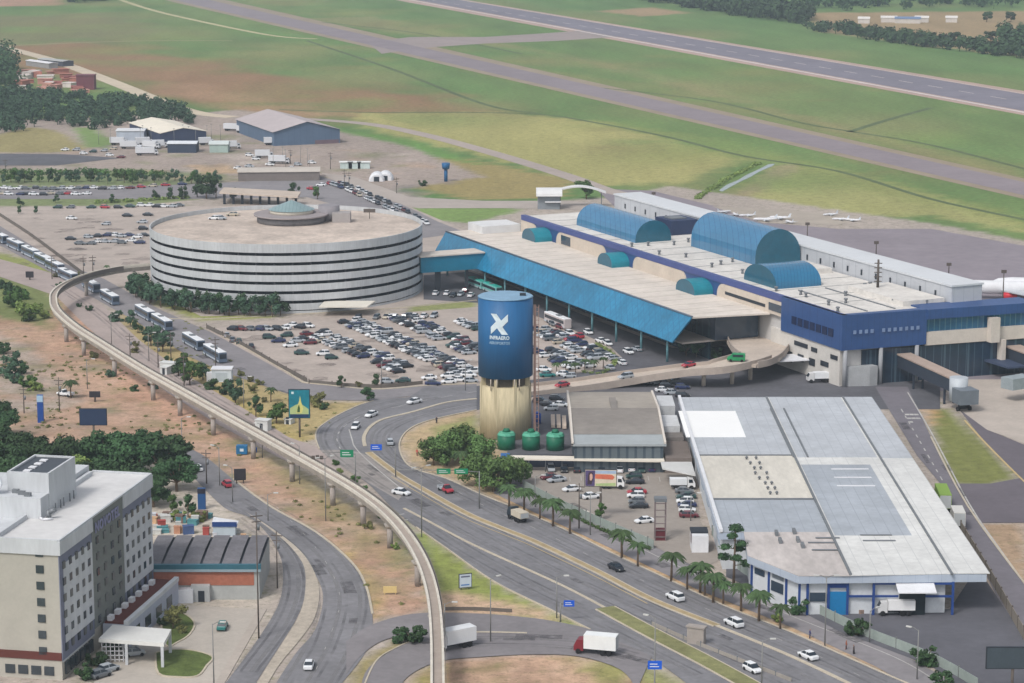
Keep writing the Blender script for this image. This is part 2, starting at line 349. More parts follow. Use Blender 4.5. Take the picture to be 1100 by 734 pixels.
# ------------------------------------------------------------------ roads, aprons, runway: sheets a little above each other
ASP = mat('asphalt', (121, 120, 123), .9, .2, .12, streak=None, detail=8)
ASP2 = mat('asphalt_old', (132, 128, 130), .9, .14, .1, detail=8)
ASPD = mat('asphalt_dark', (92, 92, 97), .85, .2, .1, detail=8)
CONC = mat('concrete_paving', (176, 166, 156), .9, .1, .15, detail=8)
CONB = mat('concrete_brown', (168, 148, 130), .9, .14, .15, detail=8)
LOTM = mat('lot_paving', (172, 160, 151), .9, .16, .12, detail=8)
KERB = mat('kerb', (186, 176, 158), .85, .12, .8)
PAINT = mat('road_paint', (178, 176, 172), .7, .2, .8)
YEL = mat('yellow_paint', (190, 168, 118), .7, .12, 1.2)
RUN = mat('runway_asphalt', (122, 118, 128), .9, .12, .03, detail=8)
GRASSM = mat('verge_grass', (124, 124, 84), .95, .3, .5, detail=8)
SANDM = mat('verge_sand', (166, 148, 114), .95, .2, .5, detail=8)

# runway and taxiway: straight strips along the same bearing
def strip(name, a0, a1, b0, b1, z, m, ext=.6):
    "a straight strip between near edge a0-a1 and far edge b0-b1 (photo pixels), run on past the frame"
    A0, A1, B0, B1 = P(*a0), P(*a1), P(*b0), P(*b1); d = A1 - A0; e = B1 - B0
    return sheet(name, [A0 - d * ext, A1 + d * ext, B1 + e * ext, B0 - e * ext], z, m, world=True)
strip('runway_shoulder', (424, 0), (1100, 124), (500, 0), (1100, 98), .04, mat('shoulder', (176, 152, 140), .9, .1, .05))
strip('runway', (446, 0), (1100, 119.5), (492, 0), (1100, 101.5), .08, RUN)
lm = MB()
for q0, q1, wd in (((440, 0), (1100, 121), 3.2), ((494, 0), (1100, 101), 1.2)):
    A, B_ = P(*q0), P(*q1); d = B_ - A; ribbon(lm, [A - d * .6, B_ + d * .6], wd, .12, .12)
A, B_ = P(462, 0), P(1100, 110); d = B_ - A
for k in range(-10, 40):
    a = A + d * (k / 30); ribbon(lm, [a, a + d * .016], 1.0, .12, .12)
tag(lm.build('runway_markings', mat('runway_paint', (206, 196, 192), .8, .1, .2)), kind='structure')
strip('taxiway_shoulder', (150, -6), (1100, 214), (215, -6), (1100, 192), .04, mat('shoulder2', (150, 136, 116), .9, .1, .05))
strip('taxiway', (160, -6), (1100, 210), (197, -6), (1100, 196), .08, mat('taxiway_asphalt', (136, 126, 130), .9, .1, .04))
sheet('taxiway_link', [(395, 46), (440, 40), (520, 40), (585, 36), (640, 32), (690, 38), (600, 44), (520, 47), (450, 52), (410, 58)], .06, mat('link_asphalt', (150, 138, 134), .9, .1, .05))
def track(name, pts, wd, z, m):
    mb = MB(); ribbon(mb, smooth([P(*p) for p in pts]), wd, z, z); return tag(mb.build(name, m), kind='structure')
PALE = mat('pale_track', (196, 182, 160), .95, .1, .1)
track('perimeter_road', [(-40, 42), (0, 50), (60, 66), (120, 88), (180, 112), (215, 122), (250, 126)], 11, .05, PALE)
track('dirt_track', [(118, -4), (160, 10), (210, 22), (290, 38), (340, 42)], 6, .05, mat('track2', (178, 172, 132), .95, .1, .1))
track('grass_track', [(-40, 52), (60, 47), (160, 44), (250, 44)], 4, .05, mat('track3', (150, 142, 108), .95, .1, .1))
track('airside_road', [(262, 124), (330, 128), (400, 134), (460, 146), (520, 162), (580, 180), (620, 193), (650, 204), (690, 214)], 9, .05, mat('grey_track', (164, 152, 144), .95, .1, .1))
for nm, pts, wd in (('drainage_ditch', [(300, 118), (400, 121), (500, 121), (580, 123), (640, 132), (720, 148), (800, 168), (900, 184), (1000, 214), (1110, 238)], 3.2), ('drainage_ditch', [(620, 92), (760, 108), (860, 132), (918, 142), (1000, 156), (1110, 184)], 3.0),
                    ('drainage_ditch', [(912, 142), (950, 130), (1000, 116)], 4), ('drainage_ditch', [(345, 24), (450, 36), (560, 58)], 3), ('drainage_ditch', [(330, 44), (420, 74), (520, 112), (580, 122)], 3.5)):
    track(nm, pts, wd, .05, mat('ditch_grass', (90, 104, 68), .95, .2, .1))
sheet('drainage_pond', [(772, 205), (780, 199), (793, 193.5), (802, 188), (815, 182), (826, 176.5), (833, 176), (829, 179), (816, 184.5), (806, 190.5), (795, 195.5), (784, 201.5), (776, 206)], .06, mat('pond_water', (140, 152, 150), .2, .1, .2))
sheet('apron', [(640, 203), (700, 205), (770, 222), (830, 240), (900, 246), (1000, 246), (1110, 266), (1110, 330), (1110, 420), (1010, 420), (850, 330), (660, 222)], .04, mat('apron_asphalt', (136, 128, 134), .9, .12, .04, detail=8))
sheet('apron_pad', [(765, 222), (850, 226), (930, 234), (900, 242), (820, 240)], .07, mat('pad', (166, 156, 144), .9, .1, .1))
# town side
sheet('garage_lot', [(-60, 228), (40, 222), (150, 222), (240, 222), (330, 214), (430, 218), (505, 250), (520, 300), (512, 322), (430, 330), (318, 338), (216, 340), (160, 312), (100, 302), (60, 284), (-60, 238)], .03, LOTM)
sheet('car_park', [(222, 354), (318, 341), (430, 336), (512, 330), (570, 338), (640, 364), (664, 382), (655, 394), (600, 404), (512, 413), (455, 415), (330, 410), (300, 400)], .03, LOTM)
sheet('terminal_forecourt', [(455, 296), (505, 292), (560, 312), (640, 344), (722, 374), (790, 372), (850, 395), (910, 410), (1010, 410), (1010, 440), (940, 440), (920, 432), (740, 428), (700, 425), (610, 418), (512, 441), (512, 415), (600, 405), (660, 395), (668, 384), (655, 372), (610, 352), (560, 334), (520, 326), (455, 322)], .06, ASPD)
sheet('bus_road', [(-40, 232), (0, 243), (60, 280), (112, 300), (172, 333), (228, 358), (290, 392), (325, 412), (400, 419), (455, 415), (512, 413), (512, 420), (440, 426), (401, 431), (345, 430), (320, 427), (290, 417), (240, 400), (200, 382), (150, 348), (100, 320), (60, 296), (0, 264), (-40, 250)], .09, ASP2)
sheet('side_road', [(-40, 268), (50, 292), (85, 308), (110, 328), (150, 366), (200, 403), (260, 438), (310, 470), (345, 482), (372, 506), (352, 516), (300, 492), (230, 454), (180, 422), (130, 384), (90, 348), (60, 318), (-40, 284)], .06, mat('side_asphalt', (166, 152, 146), .9, .12, .12, detail=8))
up = [(512, 441), (462, 452), (438, 463), (429, 478), (434, 495), (447, 505), (480, 515), (520, 533), (560, 549), (610, 571), (660, 596), (720, 624), (780, 652), (850, 680), (940, 720), (1010, 750)]
lo = [(440, 427), (401, 431), (383, 437), (362, 447), (349, 455), (341, 462), (339, 471), (343, 483), (365, 500), (395, 520), (420, 545), (447, 567), (480, 590), (530, 625), (590, 655), (640, 680), (700, 708), (770, 760)]
sheet('avenue', [(v.x, v.y) for v in smooth(G(up), 5)] + [(v.x, v.y) for v in reversed(smooth(G(lo), 5))] + [(v.x, v.y) for v in G([(455, 417), (512, 415)])], .12, ASP, world=True)
sheet('truck_road', [(v.x, v.y) for v in smooth(G([(372, 690), (395, 674), (428, 663), (462, 659), (515, 660), (555, 663), (594, 668), (640, 679), (700, 706)]), 4)] +
      [(v.x, v.y) for v in smooth(G([(684, 742), (666, 720), (621, 706), (568, 704), (512, 707), (478, 710), (452, 719), (434, 732), (428, 748)]), 4)] + [(v.x, v.y) for v in smooth(G([(386, 748), (392, 724), (408, 708), (432, 694), (448, 688), (430, 684), (405, 692), (385, 708), (372, 725)]), 3)], .16, mat('asphalt_mid', (126, 122, 124), .9, .14, .12, detail=8), world=True)
oL = [(180, 488), (205, 510), (240, 535), (262, 550), (282, 565), (303, 580), (324, 598), (341, 622), (347, 645), (338, 678), (318, 702), (297, 734), (284, 760)]
oR = [(200, 480), (222, 492), (250, 515), (291, 545), (339, 572), (377, 604), (393, 630), (400, 660), (398, 690), (384, 714), (368, 734), (352, 760)]
sheet('curved_road', [(v.x, v.y) for v in smooth(G(oL), 5)] + [(v.x, v.y) for v in reversed(smooth(G(oR), 5))], .10, ASP, world=True)
iL = [(205, 510), (240, 545), (268, 556), (288, 575), (301, 598), (304, 620), (299, 650), (275, 690), (238, 740), (224, 760)]
iR = [(232, 528), (262, 548), (284, 562), (310, 584), (326, 606), (329, 632), (320, 662), (300, 695), (275, 734), (262, 760)]
sheet('slip_road', [(v.x, v.y) for v in smooth(G(iL), 5)] + [(v.x, v.y) for v in reversed(smooth(G(iR), 5))], .06, ASP, world=True)
sheet('service_road', [(540, 508), (640, 556), (760, 616), (860, 653), (960, 698), (1040, 742), (1000, 750), (940, 716), (850, 674), (750, 634), (630, 577), (530, 530)], .06, ASP2)
sheet('showroom_car_park', [(545, 497), (712, 497), (746, 500), (752, 560), (778, 600), (752, 612), (640, 555), (560, 520)], .09, mat('lot_grey', (150, 142, 134), .9, .1, .15, detail=8))
sheet('storage_yard', [(575, 425), (620, 418), (735, 424), (735, 500), (545, 500), (545, 470)], .05, ASPD)
sheet('warehouse_yard', [(780, 605), (860, 640), (900, 655), (1020, 655), (1050, 610), (1110, 700), (1110, 760), (1060, 760), (1000, 716), (900, 678), (850, 652), (780, 620)], .09, mat('yard_asphalt', (92, 92, 98), .9, .14, .1, detail=8))
sheet('airside_strip', [(940, 416), (975, 416), (1000, 470), (1040, 545), (1110, 640), (1110, 700), (1070, 640), (1040, 580), (1010, 520), (985, 490)], .12, mat('airside_asphalt', (116, 112, 118), .9, .12, .1, detail=8))
sheet('airside_concrete', [(1012, 408), (1110, 408), (1110, 480), (1060, 462), (1025, 440)], .08, CONC)
sheet('airside_apron', [(1030, 440), (1060, 462), (1110, 482), (1110, 562), (1040, 562), (1020, 520), (1064, 520), (1096, 514), (1060, 478)], .10, mat('apron_dark', (104, 98, 104), .9, .1, .1))
sheet('hotel_forecourt', [(104, 700), (150, 660), (190, 650), (282, 655), (262, 690), (232, 745), (100, 745)], .05, mat('forecourt', (178, 170, 160), .9, .1, .2))
sheet('beyond_road', [(-20, 165), (70, 166), (130, 170), (60, 178), (-20, 178)], .05, ASPD)
sheet('back_street', [(-20, 202), (160, 200), (250, 196), (345, 190), (380, 200), (420, 214), (470, 238), (500, 250), (455, 256), (380, 226), (330, 212), (200, 214), (-20, 214)], .05, ASP2)
sheet('link_road', [(345, 186), (380, 190), (440, 212), (520, 216), (600, 216), (640, 218), (640, 226), (560, 224), (450, 224), (380, 206)], .07, mat('link_grey', (168, 158, 150), .9, .1, .1))
# kerbs, medians and painted lines
kb = MB()
for pts, wd in (([(325, 411), (400, 418.5), (455, 415), (512, 412)], .5), ([(228, 355), (290, 389), (325, 411)], .5), ([(512, 441), (462, 452), (438, 463), (429, 478), (434, 495), (447, 505), (480, 515), (520, 533), (560, 549), (610, 571), (660, 596), (720, 624), (780, 652), (850, 680), (940, 720), (1010, 750)], .35),
                ([(401, 431), (383, 437), (362, 447), (349, 455), (341, 462), (339, 471), (343, 483)], .35), ([(250, 515), (291, 545), (339, 572), (377, 604), (393, 630), (400, 660)], .45), ([(447, 567), (480, 590), (530, 625), (590, 655), (634, 677)], .3),
                ([(160, 342), (216, 343), (318, 338), (430, 331), (512, 323)], .5), ([(1000, 470), (1040, 545), (1110, 640)], .4), ([(448, 687), (425, 697), (404, 711), (390, 740)], .3)):
    ribbon(kb, smooth(G(pts), 5), wd, 0, .24)
tag(kb.build('kerbs', KERB), kind='structure')
def median(name, pts, wd, m, kerbm=KERB):
    w_ = smooth(G(pts), 6); mb = MB(); ribbon(mb, w_, wd, .02, .26, 0)
    o = tag(mb.build(name, kerbm), kind='structure')
    if wd > 1.2:
        m2 = MB(); ribbon(m2, w_, wd - .7, .22, .30, 0); tag(m2.build(name + '_planting', m), kind='structure')
    return o
median('median', [(512, 429), (480, 433), (444, 443), (412, 451), (398, 459), (391, 470), (392, 480)], .9, SANDM)
median('central_median', [(396, 487), (425, 509), (450, 524), (500, 552), (540, 569), (575, 583), (640, 614), (700, 645), (770, 673)], 1.9, SANDM)
median('central_median', [(770, 673), (850, 706), (930, 744)], .8, SANDM)
median('lower_median', [(434, 547), (455, 558), (510, 587), (600, 628), (650, 654)], .6, SANDM)
median('lower_median', [(650, 654), (700, 681), (760, 712), (820, 745)], 4.4, GRASSM)
median('truck_road_median', [(478, 682), (510, 680), (566, 681)], .5, SANDM)
sheet('curve_island', [(v.x, v.y) for v in smooth(G([(262, 549), (290, 567), (318, 588), (334, 608), (343, 634), (338, 664), (322, 688), (300, 715), (282, 745)]), 5)] +
      [(v.x, v.y) for v in reversed(smooth(G([(262, 549), (286, 566), (310, 586), (326, 608), (328, 634), (322, 660), (303, 692), (285, 720), (270, 745)]), 5))], .14, mat('gravel_pale', (176, 166, 152), .95, .2, .6, detail=8), world=True)
pm = MB()
def dashes(pts, wd=.18, on=3, off=4, z=.13):
    w_ = smooth(G(pts), 8); L = 0; seg = []
    for a, b_ in zip(w_[:-1], w_[1:]):
        dd = (b_ - a).length; t = 0
        while t < dd:
            ph = (L + t) % (on + off)
            st = min(1.0, dd - t)
            if ph < on: ribbon(pm, [a.lerp(b_, t / dd), a.lerp(b_, (t + st) / dd)], wd, z, z)
            t += st
        L += dd
dashes([(375, 462), (378, 472), (382, 482), (400, 500), (430, 525)], .3, 9, 0, .15)
dashes([(430, 437), (395, 445), (372, 457), (362, 470), (366, 484)], .2, 3, 5, .15)
dashes([(470, 517), (520, 544), (580, 571), (640, 601), (720, 638), (800, 672), (880, 706), (950, 740)], .13, 2, 9, .15)
dashes([(512, 421), (450, 432), (415, 441)], .2, 3, 5, .15)
dashes([(640, 566), (740, 614), (850, 662), (960, 706), (1010, 735)], .25, 9, 0, .08)
dashes([(975, 422), (1003, 470), (1040, 540), (1070, 585), (1110, 640)], .35, 9, 0, .15)
dashes([(968, 440), (990, 478), (1020, 530)], .3, 3, 4, .15)
dashes([(297, 545), (340, 590), (365, 640), (352, 690), (330, 740)], .1, 2, 9, .13)
for k in range(7):  # white painted characters on the airside lane
    c_ = P(972 + (k % 3) * 5 + (k // 3) * 2, 446 + (k // 3) * 4)
    ribbon(pm, [c_, c_ + Vector((1.1, 0, 0))], 1.6, .15, .15)
for c_ in (P(432, 560), P(428, 554)):   # lane arrow
    ribbon(pm, [c_, c_ + Vector((1.2, 1.0, 0))], .5, .15, .15)
for r0, r1 in (((590, 520), (745, 520)),):
    for k in range(12):
        a = P(600 + k * 12, 512 + (k % 2)); ribbon(pm, [a, a + Vector((0, -4.2, 0))], .15, .12, .12)
tag(pm.build('road_markings', PAINT), kind='structure')
ym = MB()
ribbon(ym, smooth(G([(1036, 452), (1060, 478), (1096, 514), (1120, 536)]), 5), .5, .16, .16)
w_ = smooth(G([(425, 511), (450, 526), (500, 554), (540, 571), (575, 585), (640, 616), (700, 647)]), 6)
ribbon(ym, [p + Vector((-.9, -1.3, 0)) for p in w_], .22, .15, .15)
tag(ym.build('yellow_markings', YEL), kind='structure')

def worn(name, rgb, lo_, hi_, scale, streak=None):
    "a thin coat that shows through in patches: tyre polish, oil, repairs"
    m = mat(name, rgb, .9, .15, .3); n_ = m.node_tree; b_ = n_.nodes['Principled BSDF']
    tc_ = n_.nodes.new('ShaderNodeTexCoord'); nz_ = n_.nodes.new('ShaderNodeTexNoise'); nz_.inputs['Scale'].default_value = scale; nz_.inputs['Detail'].default_value = 7; nz_.inputs['Roughness'].default_value = .7
    n_.links.new(tc_.outputs['Object'], nz_.inputs['Vector']); mr_ = n_.nodes.new('ShaderNodeMapRange'); mr_.inputs['From Min'].default_value = .38; mr_.inputs['From Max'].default_value = .68
    mr_.inputs['To Min'].default_value = lo_; mr_.inputs['To Max'].default_value = hi_; n_.links.new(nz_.outputs['Fac'], mr_.inputs['Value']); n_.links.new(mr_.outputs[0], b_.inputs['Alpha']); return m
PALEW = worn('tyre_polish', (142, 140, 139), .0, .45, .12); DARKW = worn('tyre_track', (98, 97, 100), .0, .45, .1); REPAIR = worn('repair_patch', (100, 98, 101), .1, .7, .5)
wm, dm = MB(), MB()
def lanes(pts, offs, z=.145):
    w_ = smooth(G(pts), 6)
    for k_, off in enumerate(offs):
        q_ = []
        for i, p in enumerate(w_):
            d = (w_[min(i + 1, len(w_) - 1)] - w_[max(i - 1, 0)]).normalized(); q_.append(p + Vector((-d.y, d.x, 0)) * off)
        ribbon(wm if k_ % 2 == 0 else dm, q_, .85 if k_ % 2 == 0 else .55, z + .004 * k_, z + .004 * k_)
mainl = [(392, 497), (430, 522), (480, 550), (540, 582), (600, 612), (660, 640), (720, 668), (800, 704), (860, 732)]
lanes(mainl, (-4.6, -3.6, -1.2, 0, 2.2, 3.4), .125)
lanes([(455, 504), (490, 523), (560, 558), (640, 596), (720, 634), (800, 670), (880, 702), (950, 734)], (-3.4, -2.3, -.6, .6, 2.4, 3.4), .125)
lanes([(445, 556), (500, 592), (560, 625), (640, 664), (700, 694), (760, 724)], (-2.2, -1, .8, 2.0), .125)
lanes([(470, 427), (430, 433), (392, 444), (366, 456), (358, 470), (366, 486), (392, 506)], (-3.2, -2.0, .4, 1.6), .125)
lanes([(506, 434), (450, 446), (418, 458), (406, 472), (416, 492), (450, 508)], (-1.6, -.4, 1.4, 2.6), .125)
lanes([(262, 537), (310, 566), (350, 600), (370, 640), (360, 690), (335, 735)], (-5, -3.6, -1, .4, 3, 4.2), .105)
lanes([(262, 556), (296, 584), (314, 620), (304, 664), (262, 722)], (-1.8, -.6, 1.2, 2.2), .065)
lanes([(470, 690), (540, 688), (620, 692), (680, 706)], (-3.4, -2.2, .6, 1.8, 3.4), .165)
lanes([(60, 306), (105, 336), (150, 375), (200, 411), (260, 447), (310, 478)], (-1.6, -.4, 1.4), .065)
tag(wm.build('tyre_polish', PALEW), kind='structure'); tag(dm.build('tyre_tracks', DARKW), kind='structure')
rp_ = MB(); rg_ = random.Random(31)
for pts, n_, z in ((mainl, 9, .15), ([(262, 537), (310, 566), (350, 600), (370, 640), (360, 690), (335, 735)], 7, .135), ([(540, 510), (640, 563), (760, 622), (860, 660), (960, 704)], 8, .085), ([(960, 440), (1000, 500), (1040, 570)], 6, .15), ([(470, 690), (540, 688), (620, 692), (680, 706)], 5, .195), ([(140, 345), (230, 390), (320, 422)], 6, .115)):
    w_ = smooth(G(pts), 6)
    for k_ in range(n_):
        i = rg_.randrange(1, len(w_) - 1); d = (w_[i + 1] - w_[i - 1]).normalized(); c_ = w_[i] + Vector((-d.y, d.x, 0)) * rg_.uniform(-3.4, 3.4); ribbon(rp_, [c_, c_ + d * rg_.uniform(2, 9)], rg_.uniform(.8, 2.6), z + k_ * .0015, z + k_ * .0015)
tag(rp_.build('asphalt_repairs', REPAIR), kind='structure')
ls = MB()
for k_ in range(60):
    c_ = P(rg_.uniform(250, 560), rg_.uniform(348, 408)); a = rg_.uniform(0, 3.1); r_ = rg_.uniform(1.5, 5)
    ls.add([(c_.x + r_ * rg_.uniform(.5, 1) * math.cos(q * .785), c_.y + r_ * rg_.uniform(.4, 1) * math.sin(q * .785), .05 + k_ * .0005) for q in range(8)], [list(range(8))])
for k_ in range(50):
    c_ = P(rg_.uniform(20, 155), rg_.uniform(232, 285)); r_ = rg_.uniform(1.5, 6)
    ls.add([(c_.x + r_ * rg_.uniform(.5, 1) * math.cos(q * .785), c_.y + r_ * rg_.uniform(.4, 1) * math.sin(q * .785), .05 + k_ * .0005) for q in range(8)], [list(range(8))])
tag(ls.build('lot_stains', worn('lot_stain', (134, 124, 118), .05, .5, .25)), kind='structure')

sheet('avenue_concrete', [(v.x, v.y) for v in smooth(G([(344, 484), (366, 484), (390, 488), (416, 506), (440, 522)]), 4)] + [(v.x, v.y) for v in smooth(G([(428, 538), (404, 524), (380, 510), (364, 500), (350, 490)]), 4)], .124, mat('avenue_concrete', (146, 140, 136), .9, .16, .2, detail=8), world=True)
hb = MB()
for k in range(10):
    a = P(626 + k * 7.0, 549 + k * 3.6); hb.prism([(a.x - .9, a.y + .3), (a.x + .4, a.y - 1.5), (a.x + 1.5, a.y - 1.1), (a.x + .2, a.y + .7)], .1, .16)
tag(hb.build('kerbside_slabs', mat('slab_pale', (204, 198, 188), .8, .08, .6)), kind='structure')
for pts in ([(167, 702), (180, 699), (204, 699), (228, 706), (222, 716), (212, 727), (190, 728), (170, 724)], [(172, 664), (186, 660), (198, 660), (209, 670), (204, 682), (192, 690), (178, 694)]):
    w_ = smooth(G(pts + pts[:1]), 4); m_ = MB(); ribbon(m_, w_, .35, 0, .24); tag(m_.build('lawn_kerb', KERB), kind='structure')
    sheet('hotel_lawn', [(v.x, v.y) for v in w_[:-1]], .12, mat('lawn', (92, 106, 56), .95, .35, .5, detail=8), world=True)
m_ = MB(); ribbon(m_, smooth(G([(282, 655), (262, 690), (232, 742)]), 5), 1.6, .0, .14); tag(m_.build('pavement', CONC), kind='structure')

# ================================================================== buildings
WHITE = mat('white_roof', (212, 212, 212), .7, .09, .06, detail=8)
WHITEP = mat('white_paint', (216, 217, 220), .6, .06, .3)
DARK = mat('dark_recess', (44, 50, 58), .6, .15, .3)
GLASS = mat('window_glass', (46, 62, 78), .15, .15, .8, spec=.6)
TYRE = mat('tyre', (34, 34, 36), .9, .05, 2)
STEEL = mat('grey_steel', (120, 124, 128), .5, .08, 1, metal=.3)
POLEM = mat('pole_steel', (128, 128, 126), .6, .06, 1)
WOODP = mat('pole_dark', (92, 84, 78), .9, .1, 1)
# ---- round parking garage
GC = Vector((-74.7, 794.0, 0)); GR = 45.0
def ring(r, z, n=128, c=GC): return [(c.x + r * math.cos(2 * math.pi * i / n), c.y + r * math.sin(2 * math.pi * i / n), z) for i in range(n)]
def annulus(mb, c, r0, r1, z0, z1, n=128, mi=0, a0=0, a1=2 * math.pi, sm=True):
    full = a1 - a0 > 6.28; k = n if full else n + 1
    A = [a0 + (a1 - a0) * i / n for i in range(k)]
    rr = [[(c.x + r * math.cos(a), c.y + r * math.sin(a), z) for r, z in ((r0, z0), (r1, z0), (r1, z1), (r0, z1))] for a in A]
    if full: rr.append(rr[0])
    return mb.loft(rr, mi, not full, False)
t = thing('parking_garage', 'huge round multi-storey parking garage banded in pale concrete', 'parking garage', GC)
gconc = mat('garage_concrete', (184, 187, 189), .85, .12, .5, streak=(1, 1, .1), detail=8)
groof = mat('garage_roof', (190, 176, 164), .9, .26, .11, detail=9)
z = 1.0
for k in range(7):
    zb = 21.8 - 2.0 - k * 3.02
    if k == 0: z0, z1 = 19.3, 22.0
    else: z0, z1 = 19.3 - 3.05 * k, 19.3 - 3.05 * k + 2.05
    m_ = MB(); annulus(m_, GC, GR - .35, GR, z0, z1); m_.build('parapet_band', gconc, t)
m_ = MB(); annulus(m_, GC, GR - .32, GR - .02, 0, .7); m_.build('plinth', gconc, t)
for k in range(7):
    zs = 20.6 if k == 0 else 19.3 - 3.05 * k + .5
    m_ = MB(); m_.prism(ring(GR - .5, 0), zs - .35, zs); m_.build('roof_deck' if k == 0 else 'floor_slab', groof if k == 0 else DARK, t)  # lower slabs coloured dark: the shade inside the open floors is painted on
m_ = MB(); annulus(m_, GC, GR - 3.7, GR - 3.5, .0, 20.2, 96); m_.build('shade_lining', DARK, t)  # added dark lining that stands in for the shade behind the gaps
for k in range(48):
    a = 2 * math.pi * k / 48
    m_ = MB(); x, y = GC.x + (GR - 1.2) * math.cos(a), GC.y + (GR - 1.2) * math.sin(a); m_.cyl((x, y, 0), (x, y, 20.2), .3, n=6); m_.build('column', mat('garage_column_shaded', (84, 86, 90), .9, .1, .5), t)  # column colour darkened to imitate shade between the bands
ctr = P(313, 238, 20.6)
m_ = MB(); m_.cyl(ctr, ctr + Vector((0, 0, 2.3)), 11.5, 11.5, 40, 0); cr = m_.build('ramp_drum', mat('drum_wall', (116, 114, 116), .7, .2, .3), t)
m_ = MB(); m_.cyl(ctr + Vector((0, 0, 2.3)), ctr + Vector((0, 0, 2.8)), 12.6, 12.6, 40); m_.build('drum_roof', mat('drum_roof', (148, 140, 140), .8, .1, .3), t)
m_ = MB(); m_.cyl(ctr + Vector((0, 1.5, 2.8)), ctr + Vector((0, 1.5, 4.0)), 7.4, 7.4, 32); m_.build('skylight_curb', mat('cream', (214, 206, 190), .8, .06, .4), t)
m_ = MB(); m_.cyl(ctr + Vector((0, 1.5, 4.0)), ctr + Vector((0, 1.5, 7.0)), 7.8, .4, 24, 0, True, False); m_.build('skylight', striped('skylight_glass', (128, 150, 152), (100, 122, 126), 1.2, 'X', .3, .1), t)
m_ = MB(); m_.cyl(ctr + Vector((12.5, 3, 0)), ctr + Vector((12.5, 3, 5.2)), 3.6, 3.6, 20); m_.build('water_tank', mat('tank_grey', (138, 134, 138), .8, .1, .4), t)
m_ = MB(); m_.box(ctr.x + 14, ctr.y - 3, 20.6, ctr.x + 20, ctr.y + 3, 23.8); m_.build('stair_house', mat('stair_grey', (160, 154, 152), .8, .08, .4), t)
m_ = MB(); m_.cyl(ctr + Vector((26, 6, 0)), ctr + Vector((26, 6, 3.6)), .12); m_.box(ctr.x + 24, ctr.y + 5.8, 22.8, ctr.x + 28, ctr.y + 6.2, 24.0); m_.build('sign_frame', WOODP, t)
e = P(368, 338, 0)
m_ = MB(); m_.prism([(e.x - 7, e.y - 4), (e.x + 8, e.y - 4), (e.x + 10, e.y + 6), (e.x - 6, e.y + 6)], 2.9, 3.3)
one(m_, 'entrance_canopy', mat('canopy_cream', (214, 208, 196), .8, .06, .4), 'cream flat canopy over the entrance at the foot of the round garage', 'canopy')

# ---- terminal, in its own frame: a runs along the building (towards the camera), b away from the car park
TO = P(744, 341, 14); TO.z = 0
U = Vector((.4147, -.91, 0)).normalized(); N = Vector((.91, .4147, 0)).normalized()
def T(a, b, z=0.0): return TO + U * a + N * b + Vector((0, 0, z))
BLUE = striped('blue_cladding', (44, 76, 126), (36, 64, 108), 1.6, 'X', .45, .05, .1)
PURP = mat('violet_fascia', (70, 82, 134), .5, .08, .3)
CYAN = striped('blue_glazing', (32, 118, 156), (24, 98, 134), 1.5, 'X', .25, .07, .24, .6, 0, 'Y', 2.2)  # strong mottling in the colour imitates uneven sky reflection
TEAL = mat('teal_cladding', (28, 124, 140), .4, .1, .5)
BEIGE = mat('beige_panel', (196, 184, 170), .8, .1, .2, detail=8)
TROOF = mat('canopy_roof', (206, 197, 187), .85, .13, .09, detail=8)
MROOF = mat('main_roof', (204, 200, 194), .85, .16, .12, detail=8)
term = thing('airport_terminal', 'long airport terminal with sloping blue glass front and vaulted blue skylights', 'terminal', T(-60, 30))
def tbox(mb, a0, b0, z0, a1, b1, z1, mi=0):
    return mb.prism([T(a0, b0), T(a1, b0), T(a1, b1), T(a0, b1)], z0, z1, mi)
m_ = MB(); m_.prism([T(-165, 23.5), T(41.5, 23.5), T(45, 78), T(38, 78), T(36, 60), T(-165, 60)], 19.0, 19.5); m_.build('main_roof', MROOF, term)
m_ = MB(); tbox(m_, -164.5, 24, 0, 40.5, 60, 18.9); m_.build('main_hall', mat('hall_wall', (190, 188, 186), .8, .08, .2), term)
m_ = MB()
m_.prism([T(-165.3, 23.0), T(41.8, 23.0), T(41.8, 24.6), T(-165.3, 24.6)], 18.2, 19.9); m_.build('violet_parapet', PURP, term)
# arched blue wall between lower roof and parapet, beige panels with rounded ends, teal dormers
m_ = MB(); tbox(m_, -165, 23.3, 13.9, 8, 23.9, 18.2); m_.build('clerestory_wall', BLUE, term)
for a0, a1, rl, rr in ((-165, -152.5, 0, 1), (-137, -100, 1, 1), (-81, -46, 1, 1), (-27, 14, 1, 1)):
    pts = []; h = 4.1; rr_ = 3.4
    pts.append((a0, 0)); pts.append((a1, 0))
    for i in range(7):
        q = i / 6 * math.pi / 2
        if rr: pts.append((a1 - rr_ + rr_ * math.cos(q), h - rr_ + rr_ * math.sin(q)))
    if not rr: pts.append((a1, h))
    for i in range(7):
        q = i / 6 * math.pi / 2
        if rl: pts.append((a0 + rr_ - rr_ * math.sin(q), h - rr_ + rr_ * math.cos(q)))
    if not rl: pts.append((a0, h))
    m_ = MB(); m_.loft([[T(a, 22.9, 14 + zz) for a, zz in pts], [T(a, 23.28, 14 + zz) for a, zz in pts]]); pn = m_.build('clerestory_panel', BEIGE, term)
    if a0 > -30:
        m_ = MB(); tbox(m_, -22, 22.8, 15.3, 1, 22.88, 16.2); m_.build('slot_window', DARK, pn)
        m_ = MB(); tbox(m_, 3, 22.8, 15.0, 10, 22.88, 17.2); m_.build('slot_window', GLASS, pn)
    if a0 == -137:
        m_ = MB(); tbox(m_, -133, 22.8, 14.4, -126, 22.88, 17.4); m_.build('slot_window', GLASS, pn)
